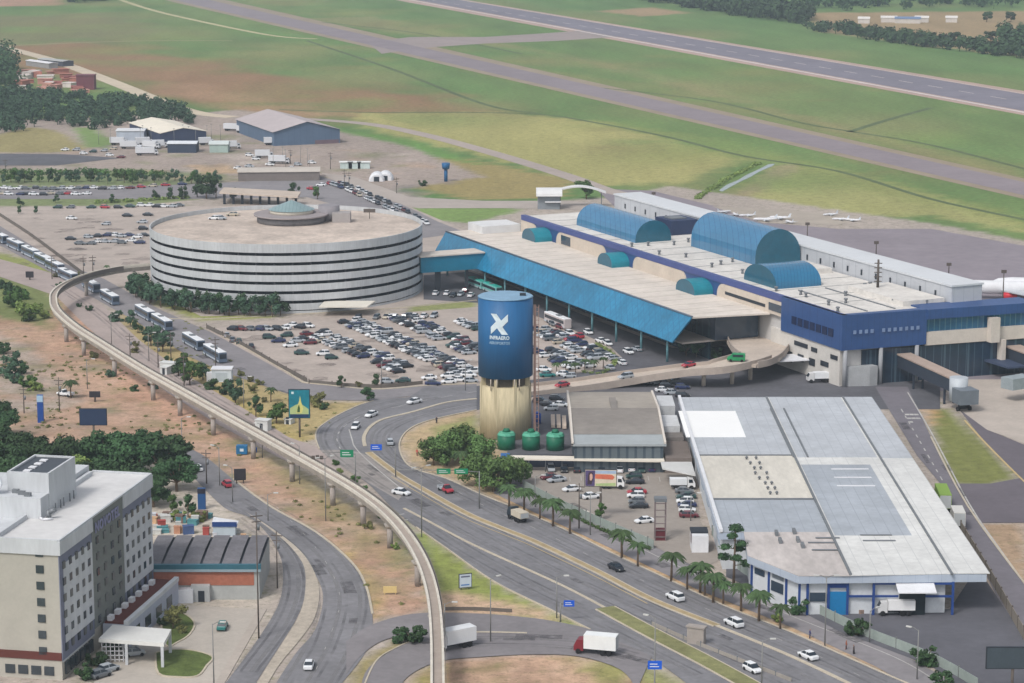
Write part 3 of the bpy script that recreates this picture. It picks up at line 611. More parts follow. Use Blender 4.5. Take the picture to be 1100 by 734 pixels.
def barrel(name, a0, a1, b0, b1, z0, wall, rise, along, m, mend, parent, n=14, thick=0):
    "a barrel vault; «along» says which way its axis runs"
    mb = MB(); me_ = MB(); rings = []
    for e in (0, 1):
        r = []
        for i in range(n + 1):
            q = math.pi * i / n; c, s = math.cos(q), math.sin(q)
            if along == 'a': r.append(T(a0 if e == 0 else a1, (b0 + b1) / 2 - c * (b1 - b0) / 2, z0 + wall + s * rise))
            else: r.append(T((a0 + a1) / 2 - c * (a1 - a0) / 2, b0 if e == 0 else b1, z0 + wall + s * rise))
        lo0 = Vector(r[0]); lo0.z = z0; lo1 = Vector(r[-1]); lo1.z = z0
        rings.append([lo0] + r + [lo1])
    k = len(rings[0])
    v = rings[0] + rings[1]
    mb.add(v, [(i, i + 1, k + i + 1, k + i) for i in range(k - 1)], 0, False)
    o = mb.build(name, m, parent)
    for e in (0, 1):
        q = MB(); off = (U if along == 'a' else N) * (.05 if e == 0 else -.05)
        q.add([p + off for p in rings[e]], [list(range(k))]); q.build('end_wall', mend, o)
    return o
VBLUE = striped('vault_sheet', (62, 116, 152), (44, 92, 128), 1.5, 'X', .2, .08, .1, .6)
VEND = mat('vault_end', (22, 88, 110), .25, .12, .4, spec=.6)
for a0, a1 in ((-151.5, -141), (-94, -84), (-41.5, -30)):
    barrel('teal_dormer', a0, a1, 17.0, 23.4, 14.05, .8, 3.2, 'b', TEAL, VEND, term)
barrel('roof_vault', -138, -95, 31, 44, 19.5, 1.0, 6.0, 'a', VBLUE, VEND, term)
barrel('roof_vault', -82, -41.5, 44.2, 60, 19.5, 2.6, 8.0, 'a', VBLUE, VEND, term)
barrel('roof_vault', -21, -2.5, 28.5, 43.5, 19.5, .8, 5.0, 'b', striped('vault_sheet_b', (40, 106, 142), (26, 84, 120), 1.0, 'X', .2, .1, .1, .6), VEND, term)
m_ = MB(); tbox(m_, -116, 49.2, 19.5, -104.5, 59, 24.2); pl = m_.build('plant_room', mat('navy_wall', (42, 56, 88), .6, .1, .4), term)
m_ = MB(); tbox(m_, -113, 51, 24.2, -107.5, 56.5, 24.6); m_.build('hatch', STEEL, pl)
# white high hall at the back
m_ = MB(); tbox(m_, -168, 60.5, 0, 38, 70.6, 24.3); hh = m_.build('high_hall', striped('white_sheet_wall', (178, 181, 186), (162, 166, 172), 3.0, 'X', .6, .05, .06), term)
m_ = MB(); tbox(m_, -168.4, 60.2, 24.3, 38.3, 71, 24.8); m_.build('high_hall_roof', mat('roof_pale', (200, 203, 206), .7, .05, .1), term)
for k in range(26):
    a = -160 + k * 7.6
    m_ = MB(); tbox(m_, a, 60.3, 20.6, a + .7, 60.46, 22.2); m_.build('vent', DARK, hh)
# roof clutter
rng = random.Random(5)
for k in range(34):
    a = rng.uniform(-90, 38); bb = rng.uniform(25, 58)
    if -83 < a < -40 and bb > 43: continue
    if -22 < a < -1 and bb > 27: continue
    m_ = MB(); m_.cyl(T(a, bb, 19.5), T(a, bb, 20.5), .45, .3, 8); m_.cyl(T(a, bb, 20.5), T(a, bb, 20.9), .6, .5, 8); m_.build('roof_ventilator', STEEL, term)
for a0, a1, b0, b1 in ((-34, -20, 50, 58), (8, 36, 46, 59.6)):
    m_ = MB(); tbox(m_, a0, b0, 19.5, a1, b1, 21.0); m_.build('raised_roof', MROOF, term)
for bb in (33, 42):
    m_ = MB(); tbox(m_, 2, bb, 19.5, 38, bb + .3, 19.8); m_.build('roof_gutter', STEEL, term)
for k in range(16):
    a = -150 + k * 11.5
    m_ = MB(); tbox(m_, a, 24.8, 19.5, a + .12, 59.5, 19.58); m_.build('sheet_seam', STEEL, term)
# lower canopy roof and sloping glass front
m_ = MB(); m_.prism([T(-176, -.6), T(0, 0), T(3.6, 23), T(-176, 23)], 13.6, 14.05); m_.build('canopy_roof', TROOF, term)
m_ = MB(); tbox(m_, -178, 8.5, 0, -165.6, 23, 16.6); m_.build('end_block', WHITE, term)
for k in range(24):
    a = -172 + k * 7.3
    m_ = MB(); tbox(m_, a, .2, 14.05, a + .1, 22.6, 14.1); m_.build('sheet_seam', mat('seam_beige', (176, 166, 156), .8, .1, .5), term)
TF = P(722, 368, 7); TFL = T(-176, -5.2, 7)
top = [T(-176, -.7, 14.1), T(0, -.1, 14.1)]
m_ = MB(); m_.add([TFL, TF, top[1], top[0]], [(0, 1, 2, 3)])
m_.add([p + Vector((0, 0, -.25)) + N * .25 for p in (TFL, TF, top[1], top[0])], [(3, 2, 1, 0)])
m_.build('sloping_glass_front', CYAN, term)
m_ = MB(); m_.tube([top[0] + Vector((0, 0, .05)), top[1] + Vector((0, 0, .05))], .3); m_.build('front_gutter', mat('gutter', (84, 100, 116), .5, .05, 1), term)
for k in range(11):
    a = -168 + k * 16
    m_ = MB(); m_.cyl(T(a, -3.6, 0), T(a, -3.6, 7.6), .35, n=8); m_.build('canopy_column', mat('teal_column', (96, 142, 150), .6, .1, 1), term)
m_ = MB(); tbox(m_, -170, 9, 0, -6, 9.3, 13.5); m_.build('arrivals_glass', striped('dark_glazing', (34, 58, 72), (60, 88, 98), 3, 'X', .2, .06, .2, .6, 0, 'Y', 3), term)
m_ = MB(); tbox(m_, -165, -1, 5.6, -4, 22, 6.1); m_.build('upper_kerb_deck', CONC, term)
m_ = MB(); tbox(m_, -6, 9, 6.1, -3, 23, 13.5); m_.build('departures_wall', GLASS, term)
# blue end block facing the camera
m_ = MB(); m_.prism([T(10, 22.8), T(41.9, 22.8), T(43.9, 48.6), T(41, 48.6), T(40, 24), T(10, 24)], 10.2, 19.9); bb_ = m_.build('blue_corner', BLUE, term)
for k in range(12):
    b0 = 26 + k * 1.75
    if k == 4: continue
    m_ = MB(); m_.prism([T(42.2 + (b0 - 23) * .077, b0), T(42.3 + (b0 - 23) * .077, b0), T(42.3 + (b0 - 22) * .077, b0 + .9), T(42.2 + (b0 - 22) * .077, b0 + .9)], 14.6, 15.6); m_.build('porthole', mat('porthole', (120, 140, 176), .3, .1, 1), bb_)
for k in range(7):
    m_ = MB(); tbox(m_, 16 + k * 3.2, 22.6, 13.2, 18.4 + k * 3.2, 22.78, 15.4); m_.build('strip_window', mat('blue_window', (28, 40, 72), .25, .15, .5), bb_)
m_ = MB(); tbox(m_, 4, 23.2, 0, 40.5, 24, 10.2); ww = m_.build('white_base_wall', mat('base_white', (198, 194, 188), .8, .08, .3), term)
for a0, a1, z0, z1 in ((17, 24, 7.4, 8.6), (26, 29, 7.2, 8.4), (19, 22, 3.2, 5.2), (25, 28, 3.2, 5.2), (31, 35, 4.2, 5.6), (36, 39.5, 7.0, 8.2), (12, 16, 2, 5)):
    m_ = MB(); tbox(m_, a0, 23.0, z0, a1, 23.16, z1); m_.build('dark_window', DARK, ww)
m_ = MB(); m_.prism([T(41, 30), T(43, 48.6), T(46, 80), T(42, 80), T(38, 30)], 0, 9.6); m_.build('ground_floor_glass', striped('ground_glazing', (30, 48, 66), (64, 84, 98), 2.4, 'X', .2, .08, .2, .6, 0, 'Y', 2.4), term)
for bb in (24.2, 35, 46):
    m_ = MB(); m_.cyl(T(41.6 + (bb - 24) * .08, bb, 0), T(41.6 + (bb - 24) * .08, bb, 10.2), .6, n=10); m_.build('base_column', mat('col_shaded', (150, 152, 156), .7, .08, 1), term)  # white columns dimmed in their colour for the shadow at the terminal base
m_ = MB(); m_.prism([T(41, 24), T(43.5, 31), T(43.5, 33.5), T(41, 33)], 0, 5.5); m_.build('gate_kiosk', mat('kiosk_shaded', (158, 160, 162), .8, .12, .5), term)  # kiosk walls toned down too, shadow put into the colour
# right wing
R0, R1 = P(992, 333, 19.5), P(1110, 325, 19.5)
def rw(t_, off): p = R0.lerp(R1, t_); p = p - U * -off; return Vector((p.x, p.y, 0))
def wing(name, off, z0, z1, m, t0=0.0, t1=1.0, dep=4):
    mb = MB(); mb.prism([rw(t0, off), rw(t1, off), rw(t1, off) - U * dep, rw(t0, off) - U * dep], z0, z1); return mb.build(name, m, term)
wing('wing_roof', 2.2, 17.2, 19.9, BLUE, 0, 1, 9)
wing('wing_glass', .2, 13.4, 17.2, striped('wing_glazing', (40, 96, 132), (90, 130, 150), 1.6, 'X', .2, .14, .2, .6), 0, 1, 8)
wing('wing_gallery', 1.4, 9.8, 13.4, mat('wing_beige', (196, 188, 178), .8, .08, .3), 0, 1, 9)
wing('wing_lower_glass', -.4, 4.4, 9.8, striped('wing_glazing_low', (38, 78, 106), (74, 112, 130), 1.6, 'X', .2, .14, .2, .6), 0, 1, 7)
wing('wing_dark_base', -3, 0, 4.4, DARK, 0, 1, 5)
wing('service_shaft', 3.2, 9.6, 16.5, mat('wing_beige', (196, 188, 178)), .56, .64, 2)
wing('service_shaft', 3.2, 3.0, 10.2, mat('wing_beige', (196, 188, 178)), .66, .70, 2)
wing('stair_tower', 3.0, 4.0, 17.0, WHITEP, .93, 1.0, 3)
wing('wing_apron_roof', 12, 4.0, 4.5, mat('slate_roof', (60, 72, 96), .7, .1, .4), .55, 1, 12)
# elevated roadway to departures
ramp_pts = [(-20, 0)]
rw_c = [((560, 421), .2), ((620, 414), .6), ((680, 405), 2.0), ((730, 398), 4.0), ((770, 394), 5.4), ((800, 387), 6.0), ((812, 383), 6.0)]
cen = smooth([P(p[0], p[1], zz) for p, zz in rw_c], 8)
t = thing('elevated_roadway', 'pale curving ramp road climbing on pillars to the departures level', 'ramp', (cen[20].x, cen[20].y, 0))
def rails(pts, wd, z_of):
    L = []; Rr = []
    for i, p in enumerate(pts):
        d = pts[min(i + 1, len(pts) - 1)] - pts[max(i - 1, 0)]; d.z = 0; d.normalize(); nn = Vector((-d.y, d.x, 0))
        L.append(p + nn * wd / 2); Rr.append(p - nn * wd / 2)
    return L, Rr
L, Rr = rails(cen, 9.5, None)
m_ = MB(); m_.loft([[Rr[i] - Vector((0, 0, min(.9, Rr[i].z - .02))), L[i] - Vector((0, 0, min(.9, L[i].z - .02))), L[i], Rr[i]] for i in range(len(cen))]); m_.build('deck', mat('ramp_deck', (188, 175, 162), .9, .14, .2, detail=8), t)
for S_ in (L, Rr):
    m_ = MB(); ww_ = [(p + Vector((0, 0, 0))) for p in S_]
    Li, Ri = rails(ww_, .3, None)
    m_.loft([[Ri[i] - Vector((0, 0, min(1.0, Ri[i].z - .02))), Li[i] - Vector((0, 0, min(1.0, Li[i].z - .02))), Li[i] + Vector((0, 0, .95)), Ri[i] + Vector((0, 0, .95))] for i in range(len(ww_))])
    m_.build('parapet', mat('ramp_parapet', (168, 156, 146), .9, .1, .4), t)
for i in range(22, len(cen), 7):
    m_ = MB(); m_.cyl((cen[i].x, cen[i].y, 0), (cen[i].x, cen[i].y, cen[i].z - .9), .6, n=10); m_.build('pillar', BEIGE, t)
c0 = P(842, 383, 6); m_ = MB(); m_.prism([P(x, y, 5.97) for x, y in ((770, 350), (822, 344), (842, 350), (848, 372), (838, 385), (812, 392), (803, 391), (790, 378), (783, 370), (778, 360))], 5.1, 5.97); m_.build('forecourt_deck', mat('ramp_deck'  , (196, 180, 164)), t)
for pts in ([(795, 382), (787, 375), (783, 368), (780, 360), (772, 352), (764, 348)], [(814, 392), (828, 389), (840, 382), (848, 372)]):
    w_ = smooth([P(x, y, 5.97) for x, y in pts], 4); La, Ra = rails(w_, .3, None)
    m_ = MB(); m_.loft([[Ra[i] - Vector((0, 0, .9)), La[i] - Vector((0, 0, .9)), La[i] + Vector((0, 0, .95)), Ra[i] + Vector((0, 0, .95))] for i in range(len(w_))]); m_.build('parapet', mat('ramp_parapet', (168, 156, 146)), t)
m_ = MB(); m_.prism([P(836, 380, 4.6), P(880, 381, 4.6), P(884, 386, 4.6), P(838, 388, 4.6)], 4.3, 4.6)
one(m_, 'door_canopy', WHITEP, 'thin white door canopy on the blue terminal corner beside the ramp', 'canopy')
t = thing('covered_footbridge', 'turquoise covered footbridge joining the round garage to the terminal', 'footbridge', T(-143, -14))
m_ = MB(); tbox(m_, -147.5, -25, 6.8, -139.5, -2.5, 12.0); m_.build('gallery', mat('turquoise_glass', (22, 118, 148), .3, .1, .4, spec=.6), t)
m_ = MB(); tbox(m_, -148, -25.5, 12.0, -139, -2.2, 12.4); m_.build('gallery_roof', TROOF, t)
for bb in (-19, -18, -8):
    m_ = MB(); m_.box(-.5, -.5, 0, .5, .5, 6.8, M=Matrix.Translation(T(-141, bb))); m_.build('pier', DARK, t)
# jet bridges
def jetbridge(A, B_, wd, label, apparatus=True):
    d = B_ - A; L_ = d.length; rz = math.atan2(d.y, d.x)
    t = thing('jet_bridge', label, 'jet bridge', (A.x, A.y, 0), rz, 'jet bridges on the apron')
    D_ = mat('bridge_side', (52, 60, 72), .5, .1, .4); TP = mat('bridge_top', (168, 150, 138), .8, .08, .4)
    m_ = MB(); m_.box(0, -wd / 2, 4.2, L_, wd / 2, 7.6); m_.build('tunnel', D_, t, False)
    m_ = MB(); m_.box(-.3, -wd / 2 - .3, 7.6, L_ + .3, wd / 2 + .3, 8.0); m_.build('tunnel_roof', TP, t, False)
    m_ = MB(); m_.box(-1.5, -wd / 2 - 1, 3.5, .0, wd / 2 + 1, 8.4); m_.build('portal', WHITEP, t, False)
    for x in (L_ * .45, L_ - 4):
        m_ = MB(); m_.box(x, -1.6, 0, x + .5, -1.1, 4.2); m_.box(x, 1.1, 0, x + .5, 1.6, 4.2); m_.build('support', D_, t, False)
    if apparatus:
        m_ = MB(); m_.cyl((L_ + 1.5, 0, 2.0), (L_ + 1.5, 0, 8.2), 2.4, n=16); m_.build('rotunda', mat('rotunda', (176, 182, 188), .5, .08, .5), t, False)
        m_ = MB(); m_.box(L_ + 3, -2.6, 2.2, L_ + 8, 2.6, 6.0); m_.build('cab', mat('cab_grey', (104, 112, 120), .5, .1, .5), t, False)
        m_ = MB(); m_.cyl((L_ + 5, -2, .6), (L_ + 5, -1.3, .6), .6); m_.cyl((L_ + 5, 1.3, .6), (L_ + 5, 2, .6), .6); m_.box(L_ + 4.6, -1.5, .6, L_ + 5.4, 1.5, 2.2); m_.build('wheel_bogie', TYRE, t, False)
        m_ = MB(); m_.box(L_ - 1, 2.4, 3.4, L_ + 3.4, 10, 6.4, M=Matrix.Rotation(R(18), 4, 'Z')); m_.build('side_arm', mat('arm_grey', (146, 156, 160), .5, .1, .5), t, False)
a_ = P(955, 380, 6); b_ = P(1027, 413, 6)
jetbridge(Vector((a_.x, a_.y, 0)), Vector((b_.x, b_.y, 0)), 3.6, 'jet bridge reaching from the blue corner to a pale drum on wheels')
a_ = P(1070, 372, 6); b_ = P(1140, 398, 6)
jetbridge(Vector((a_.x, a_.y, 0)), Vector((b_.x, b_.y, 0)), 4.2, 'jet bridge leaving the right edge of the photo by the beige gallery', False)

# ---- water tower
c = Vector((P(543, 319, 35).x, P(543, 319, 35).y + 1, 0)); TR = 6.75
t = thing('water_tower', 'tall water tower, blue cylinder above a cream fluted shaft', 'water tower', c)
m_ = MB(); m_.cyl(c + Vector((0, 0, 15.4)), c + Vector((0, 0, 35)), TR, TR, 56); tk = m_.build('tank', mat('tank_blue', (28, 90, 138), .5, .12, .35, spec=.35, streak=(1, 1, .08), detail=8), t)
m_ = MB(); m_.cyl(c + Vector((0, 0, 35)), c + Vector((0, 0, 35.25)), TR + .12, TR - .3, 56); m_.build('tank_lid', mat('lid', (128, 164, 190), .5, .12, .3), tk)
m_ = MB(); m_.box(c.x + 3.5, c.y - 1, 35.2, c.x + 5, c.y + .4, 35.8); m_.build('hatch', DARK, tk)
CREAM = mat('cream_shaft', (184, 172, 142), .85, .2, .35, streak=(1, 1, .15), detail=8)
m_ = MB(); m_.cyl(c, c + Vector((0, 0, 13.2)), TR - .3, TR - .38, 36, 0, True, True); m_.build('shaft', CREAM, t)
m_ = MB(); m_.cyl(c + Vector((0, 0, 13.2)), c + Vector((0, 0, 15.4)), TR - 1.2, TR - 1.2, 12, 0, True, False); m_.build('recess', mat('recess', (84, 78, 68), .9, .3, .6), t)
for k in range(8):
    a = 2 * math.pi * (k + .5) / 8; r_ = TR - .5
    m_ = MB(); m_.prism([(c.x + math.cos(a) * (r_ + .15) - math.sin(a) * .35, c.y + math.sin(a) * (r_ + .15) + math.cos(a) * .35), (c.x + math.cos(a) * (r_ + .15) + math.sin(a) * .35, c.y + math.sin(a) * (r_ + .15) - math.cos(a) * .35),
                         (c.x + math.cos(a) * (r_ - 1.0) + math.sin(a) * .35, c.y + math.sin(a) * (r_ - 1) - math.cos(a) * .35), (c.x + math.cos(a) * (r_ - 1.0) - math.sin(a) * .35, c.y + math.sin(a) * (r_ - 1) + math.cos(a) * .35)], 0, 15.4); m_.build('rib', CREAM, t)
m_ = MB(); m_.box(c.x + 6.9, c.y - 1.2, 0, c.x + 7.5, c.y - .5, 33); m_.box(c.x + 8.1, c.y - 1.2, 0, c.x + 8.25, c.y - .6, 33)
for k in range(30): m_.box(c.x + 6.9, c.y - 1.0, 1 + k * 1.08, c.x + 8.2, c.y - .8, 1.1 + k * 1.08)
m_.build('ladder', mat('ladder', (150, 122, 112), .7, .1, 1), t)
m_ = MB()
for k, px in enumerate((-3.6, -2.1, 2.2, 3.4)): m_.cyl((c.x + px, c.y - 5.6, 12.5), (c.x + px, c.y - 6.4, 15.4), .12)
m_.build('pipes', BEIGE, t)
# emblem: a four-armed pinwheel and two lines of letters, wrapped on the tank
def wrap(u, v, r=TR + .06):   # u metres to the right of the emblem centre, v up
    th = -math.pi / 2 - R(13) + u / TR
    return (c.x + r * math.cos(th), c.y + r * math.sin(th), v)
EMB = mat('emblem_white', (206, 220, 226), .6, .05, 1)
m_ = MB(); cz = 29.2; s_ = 2.55
arms = [[(-1, 1), (-.25, 1.0), (.42, .12), (.05, -.12), (-.30, .42)], ]
for q in range(4):
    cs, sn = [(1, 0), (0, 1), (-1, 0), (0, -1)][q]
    for poly in ([(-1.0, 1.0), (-.30, 1.0), (.22, .40), (-.24, .08)], [(-.24, .08), (.22, .40), (.40, .20), (.09, -.02)]):
        pts = [(x * cs - y * sn, x * sn + y * cs) for x, y in poly]
        m_.add([wrap(x * s_ * .84, cz + y * s_, TR + .13 + q * .012) for x, y in pts], [(0, 1, 2, 3)] if True else [])
m_.build('pinwheel_emblem', EMB, tk)
def letters(txt, name, m, size, depth, place, parent, spacing=1.0):
    cu = bpy.data.curves.new(name, 'FONT'); cu.body = txt; cu.size = size; cu.align_x = 'CENTER'; cu.space_character = spacing; cu.extrude = depth; cu.resolution_u = 2; cu.offset = size * .03
    ob = bpy.data.objects.new(name, cu); scn.collection.objects.link(ob); bpy.context.view_layer.update()
    me_ = bpy.data.meshes.new_from_object(ob); bpy.data.objects.remove(ob)
    vs = [v.co.copy() for v in me_.vertices]; fs = [list(p.vertices) for p in me_.polygons]; bpy.data.meshes.remove(me_)
    mb = MB(); mb.add([place(v) for v in vs], fs); return mb.build(name, m, parent)
letters('INFRAERO', 'lettering', EMB, 1.25, .01, lambda v: wrap(v.x * .86, 25.4 + v.y, TR + .06 + max(v.z, 0)), tk)
letters('AEROPORTOS', 'lettering', mat('lettering_dim', (140, 170, 196), .6, .05, 1), .95, .01, lambda v: wrap(v.x * .86, 24.2 + v.y, TR + .06 + max(v.z, 0)), tk)

# ---- green tanks beside the tower
GTM = mat('green_tank', (24, 104, 78), .5, .1, .4)
first = None
for k, (px, py) in enumerate(((544, 482), (570.5, 482.5), (596.5, 483))):
    lab = ('dark green domed tank nearest the cream tower shaft', 'dark green domed tank between two others like it', 'dark green domed tank nearest the grey shed')[k]
    p = P(px, py)
    t = thing('green_tank', lab, 'tank', p, 0, 'green tanks by the water tower')
    m_ = MB(); m_.cyl((0, 0, 0), (0, 0, 3.5), 2.2, 2.2, 10); m_.build('body', GTM, t, False)
    m_ = MB(); m_.cyl((0, 0, 3.5), (0, 0, 4.1), 2.3, 1.9, 10, smooth=False); m_.build('lid', mat('green_lid', (80, 160, 132), .5, .08, .5), t, False)
    m_ = MB(); m_.cyl((0, .8, 4.1), (0, .8, 4.8), 1.0, .7, 10); m_.build('dome', GTM, t, False)
m_ = MB(); a = P(527, 468); m_.box(a.x - .0, a.y - .6, 0, a.x + 5, a.y - .1, 2.3); m_.box(a.x, a.y - 1.2, .8, a.x + 1.6, a.y, 3.0)
one(m_, 'pipe_manifold', mat('pipe_green', (30, 84, 66), .6, .1, .5), 'dark green pump housing at the foot of the cream tower shaft', 'pump')

# ---- grey gabled shed
t = thing('gabled_shed', 'grey shed with a sagging stained roof in front of the ramp', 'shed', (24.5, 570, 0))
m_ = MB(); x0, x1, y0, y1 = 14.2, 35.5, 547.0, 602.0
m_.box(x0 + .3, y0 + .3, 0, x1 - .3, y1 - .3, 6.8); m_.build('walls', striped('shed_glazing', (88, 98, 104), (62, 74, 84), 2.0, 'X', .5, .3, .1), t)
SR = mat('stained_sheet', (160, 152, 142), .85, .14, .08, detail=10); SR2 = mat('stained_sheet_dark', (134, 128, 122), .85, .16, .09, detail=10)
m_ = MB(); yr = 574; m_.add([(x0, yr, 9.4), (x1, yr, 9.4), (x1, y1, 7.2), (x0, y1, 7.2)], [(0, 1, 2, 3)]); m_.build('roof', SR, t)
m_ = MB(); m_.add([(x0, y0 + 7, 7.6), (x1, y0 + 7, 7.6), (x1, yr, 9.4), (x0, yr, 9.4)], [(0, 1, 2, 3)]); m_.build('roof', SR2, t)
m_ = MB(); m_.add([(x0, y0, 6.9), (x1 + .4, y0, 6.9), (x1 + .4, y0 + 7.1, 7.55), (x0, y0 + 7.1, 7.55)], [(0, 1, 2, 3)]); m_.box(x0, y0 - .1, 6.4, x1 + .4, y0 + .1, 6.9); m_.build('eaves_sheet', mat('eaves', (156, 162, 164), .7, .08, .3), t)
for x in (x0 - .1, x1 + .1):
    m_ = MB(); m_.prism([(x - .25, y0), (x + .25, y0), (x + .25, y1), (x - .25, y1)], 6.5, 7.0); m_.loft([[(x - .25, yy, zz - .6), (x + .25, yy, zz - .6), (x + .25, yy, zz + .25), (x - .25, yy, zz + .25)] for yy, zz in ((y0, 7.2), (yr, 9.4), (y1, 7.4))]); m_.build('gable_trim', mat('trim_pale', (206, 198, 188), .8, .06, .4), t)
m_ = MB(); m_.box((x0 + x1) / 2 - .8, yr - 1, 9.4, (x0 + x1) / 2 + .8, yr + 12, 9.0); m_.build('ridge_seam', SR2, t)
# long white awning over the row of cars
t = thing('carport', 'long low white awning over dark parked cars below the grey shed', 'carport', P(620, 500))
A = P(548, 489, 3.4); B_ = P(713, 491.5, 3.4)
m_ = MB(); m_.prism([(A.x, A.y - 3.2), (B_.x, B_.y - 3.2), (B_.x, B_.y), (A.x, A.y)], 3.0, 3.4); m_.build('awning_roof', mat('awning', (222, 214, 200), .8, .05, .3), t)
m_ = MB(); C1 = P(710, 500, 3.2); C2 = P(742, 512, 3.2); m_.prism([(C1.x, C1.y - 5), (C2.x + 1, C2.y - 1), (C2.x + 1, C1.y + 1), (C1.x, C1.y + 1)], 3.5, 3.8); m_.build('awning_roof', mat('awning_grey', (196, 196, 194), .8, .05, .3), t)
m_ = MB(); m_.box(A.x - 2.2, A.y - 3, 0, A.x - .1, A.y, 3.9); m_.build('blue_end_box', mat('box_blue', (40, 98, 158), .6, .08, .5), t)
for k in range(10):
    x = A.x + .5 + k * (B_.x - A.x - 1) / 9; m_ = MB(); m_.cyl((x, A.y - 3, 0), (x, A.y - 3, 3.0), .1, n=6); m_.build('post', STEEL, t)
m_ = MB(); m_.box(A.x, A.y + 1.6, 0, B_.x, A.y + 1.9, 3.0); m_.build('back_wall', mat('back_navy', (38, 46, 62), .7, .1, .5), t)
# low service rooms between shed and warehouse
t = thing('service_rooms', 'small flat-roofed rooms squeezed between grey shed and white warehouse', 'building', P(728, 480))
for px0, py0, px1, py1, hz, cc in ((712, 446, 727, 458, 6, (206, 208, 210)), (708, 425, 722, 436, 5, (196, 198, 200)), (713, 458, 731, 470, 4.5, (128, 122, 118)), (715, 474, 738, 492, 3.8, (122, 112, 106))):
    a = P(px0, py1, hz); b2 = P(px1, py0, hz); m_ = MB(); m_.box(a.x, a.y, 0, b2.x, b2.y, hz); m_.build('room', mat('room_%d' % (px0 + py0), cc, .8, .1, .5), t)

# ---- white warehouse, lower right
WH = 8.0
def w8(px, py): v = P(px, py, WH); return Vector((v.x, v.y, 0))
k0 = w8(729, 427); k1 = Vector((k0.x - .4, P(767, 572, WH).y, 0)); kn = Vector((P(799, 572, WH).x, k1.y, 0)); k2 = w8(803, 597); k3 = w8(858, 619); k4 = w8(1060, 617); k5 = Vector((k4.x + .6, k0.y - .5, 0))
t = thing('warehouse', 'big white warehouse with patchwork flat metal roofs along the avenue', 'warehouse', ((k0.x + k5.x) / 2, (k3.y + k0.y) / 2, 0))
q = [k0, k1, kn, k2, k3, k4, k5]
m_ = MB(); ins = [k0 + Vector((1, -1, 0)), k1 + Vector((1, 1.0, 0)), kn + Vector((.8, 1.0, 0)), k2 + Vector((.8, .6, 0)), k3 + Vector((.6, 1.2, 0)), Vector((k4.x - 7.5, k4.y + 1.2, 0)), Vector((k5.x - 7.5, k5.y - 1, 0))]
m_.prism(ins, 0, WH - .9); wl = m_.build('walls', mat('wh_wall', (200, 204, 208), .7, .08, .3), t)
m_ = MB(); m_.prism(q, WH - 1.5, WH - .05); m_.build('fascia', striped('wh_fascia', (172, 182, 196), (156, 168, 186), 2.5, 'X', .5, .04, .05), t)
RWH = striped('wh_roof_white', (206, 206, 203), (188, 189, 188), 3.0, 'X', .75, .05, .13); RCR = mat('wh_roof_cream', (206, 201, 190), .85, .13, .2, streak=(1, .25, 1), detail=9)
RGR = striped('wh_roof_grey', (178, 182, 187), (162, 167, 173), 2.4, 'X', .7, .06, .12); RG2 = striped('wh_roof_grey_b', (160, 166, 173), (146, 152, 160), 2.4, 'X', .7, .06, .12)
RST = mat('wh_roof_stained', (184, 177, 173), .85, .2, .16, streak=(1, .3, 1), detail=10)
def roofpoly(pts, zz, m, nm='roof_sheet', world=False):
    w_ = pts if world else [P(x, y, WH) for x, y in pts]
    mb = MB(); mb.prism([(v.x, v.y) for v in w_], WH + zz - .12, WH + zz); return mb.build(nm, m, t)
q2 = [Vector((v.x, v.y, 0)) for v in q]
ymid1 = P(760, 490, WH).y; ymid2 = P(760, 537, WH).y; ymid3 = P(800, 572, WH).y
xs1 = P(887, 560, WH).x - 1.6; 
xL = k0.x; xR = k5.x; xA = P(913, 617, WH).x; xA0 = P(832, 430, WH).x
xB = P(1022, 617, WH).x
roofpoly([Vector((xL, ymid1, 0)), Vector((xA, ymid1, 0)), Vector((xA, k0.y, 0)), Vector((xL, k0.y, 0))], .05, RGR, world=True)
roofpoly([Vector((xL, ymid2, 0)), Vector((xA, ymid2, 0)), Vector((xA, ymid1, 0)), Vector((xL, ymid1, 0))], .10, RCR, world=True)
roofpoly([Vector((xL, ymid3, 0)), Vector((xA, ymid3, 0)), Vector((xA, ymid2, 0)), Vector((xL, ymid2, 0))], .02, RG2, world=True)
roofpoly([kn, k2, k3, Vector((xA, k3.y, 0)), Vector((xA, ymid3, 0))], .08, RST, world=True)
roofpoly([Vector((xA, k3.y, 0)), Vector((xB, k4.y, 0)), Vector((xB, k0.y - .3, 0)), Vector((xA, k0.y, 0))], .13, RWH, world=True)
ya, yb = P(930, 576, WH).y, P(930, 500, WH).y
roofpoly([Vector((xA + .6, ya, 0)), Vector((xB - 3.2, ya, 0)), Vector((xB - 3.2, yb, 0)), Vector((xA + .6, yb, 0))], .17, RG2, world=True)
yc = P(930, 492, WH).y
roofpoly([Vector((xA + .6, yc, 0)), Vector((xB - .6, yc, 0)), Vector((xB - .6, k0.y - .5, 0)), Vector((xA + .6, k0.y - .2, 0))], .17, RGR, world=True)
roofpoly([Vector((xB, k4.y, 0)), Vector((xR, k4.y, 0)), Vector((xR, k5.y, 0)), Vector((xB, k0.y - .3, 0))], .19, RWH, world=True)
roofpoly([Vector((xB + .3, yc - 1, 0)), Vector((xR, yc - 1, 0)), Vector((xR, k5.y, 0)), Vector((xB + .3, k5.y, 0))], .23, RGR, world=True)
pa = P(737, 470, WH); pb = P(790, 442, WH)
roofpoly([Vector((pa.x, pa.y, 0)), Vector((pb.x, pa.y, 0)), Vector((pb.x, pb.y, 0)), Vector((pa.x, pb.y, 0))], .12, mat('fresh_white', (238, 238, 236), .6, .02, .3), 'fresh_sheet', True)
SEAM = mat('seam_dark', (112, 116, 120), .7, .1, .5)
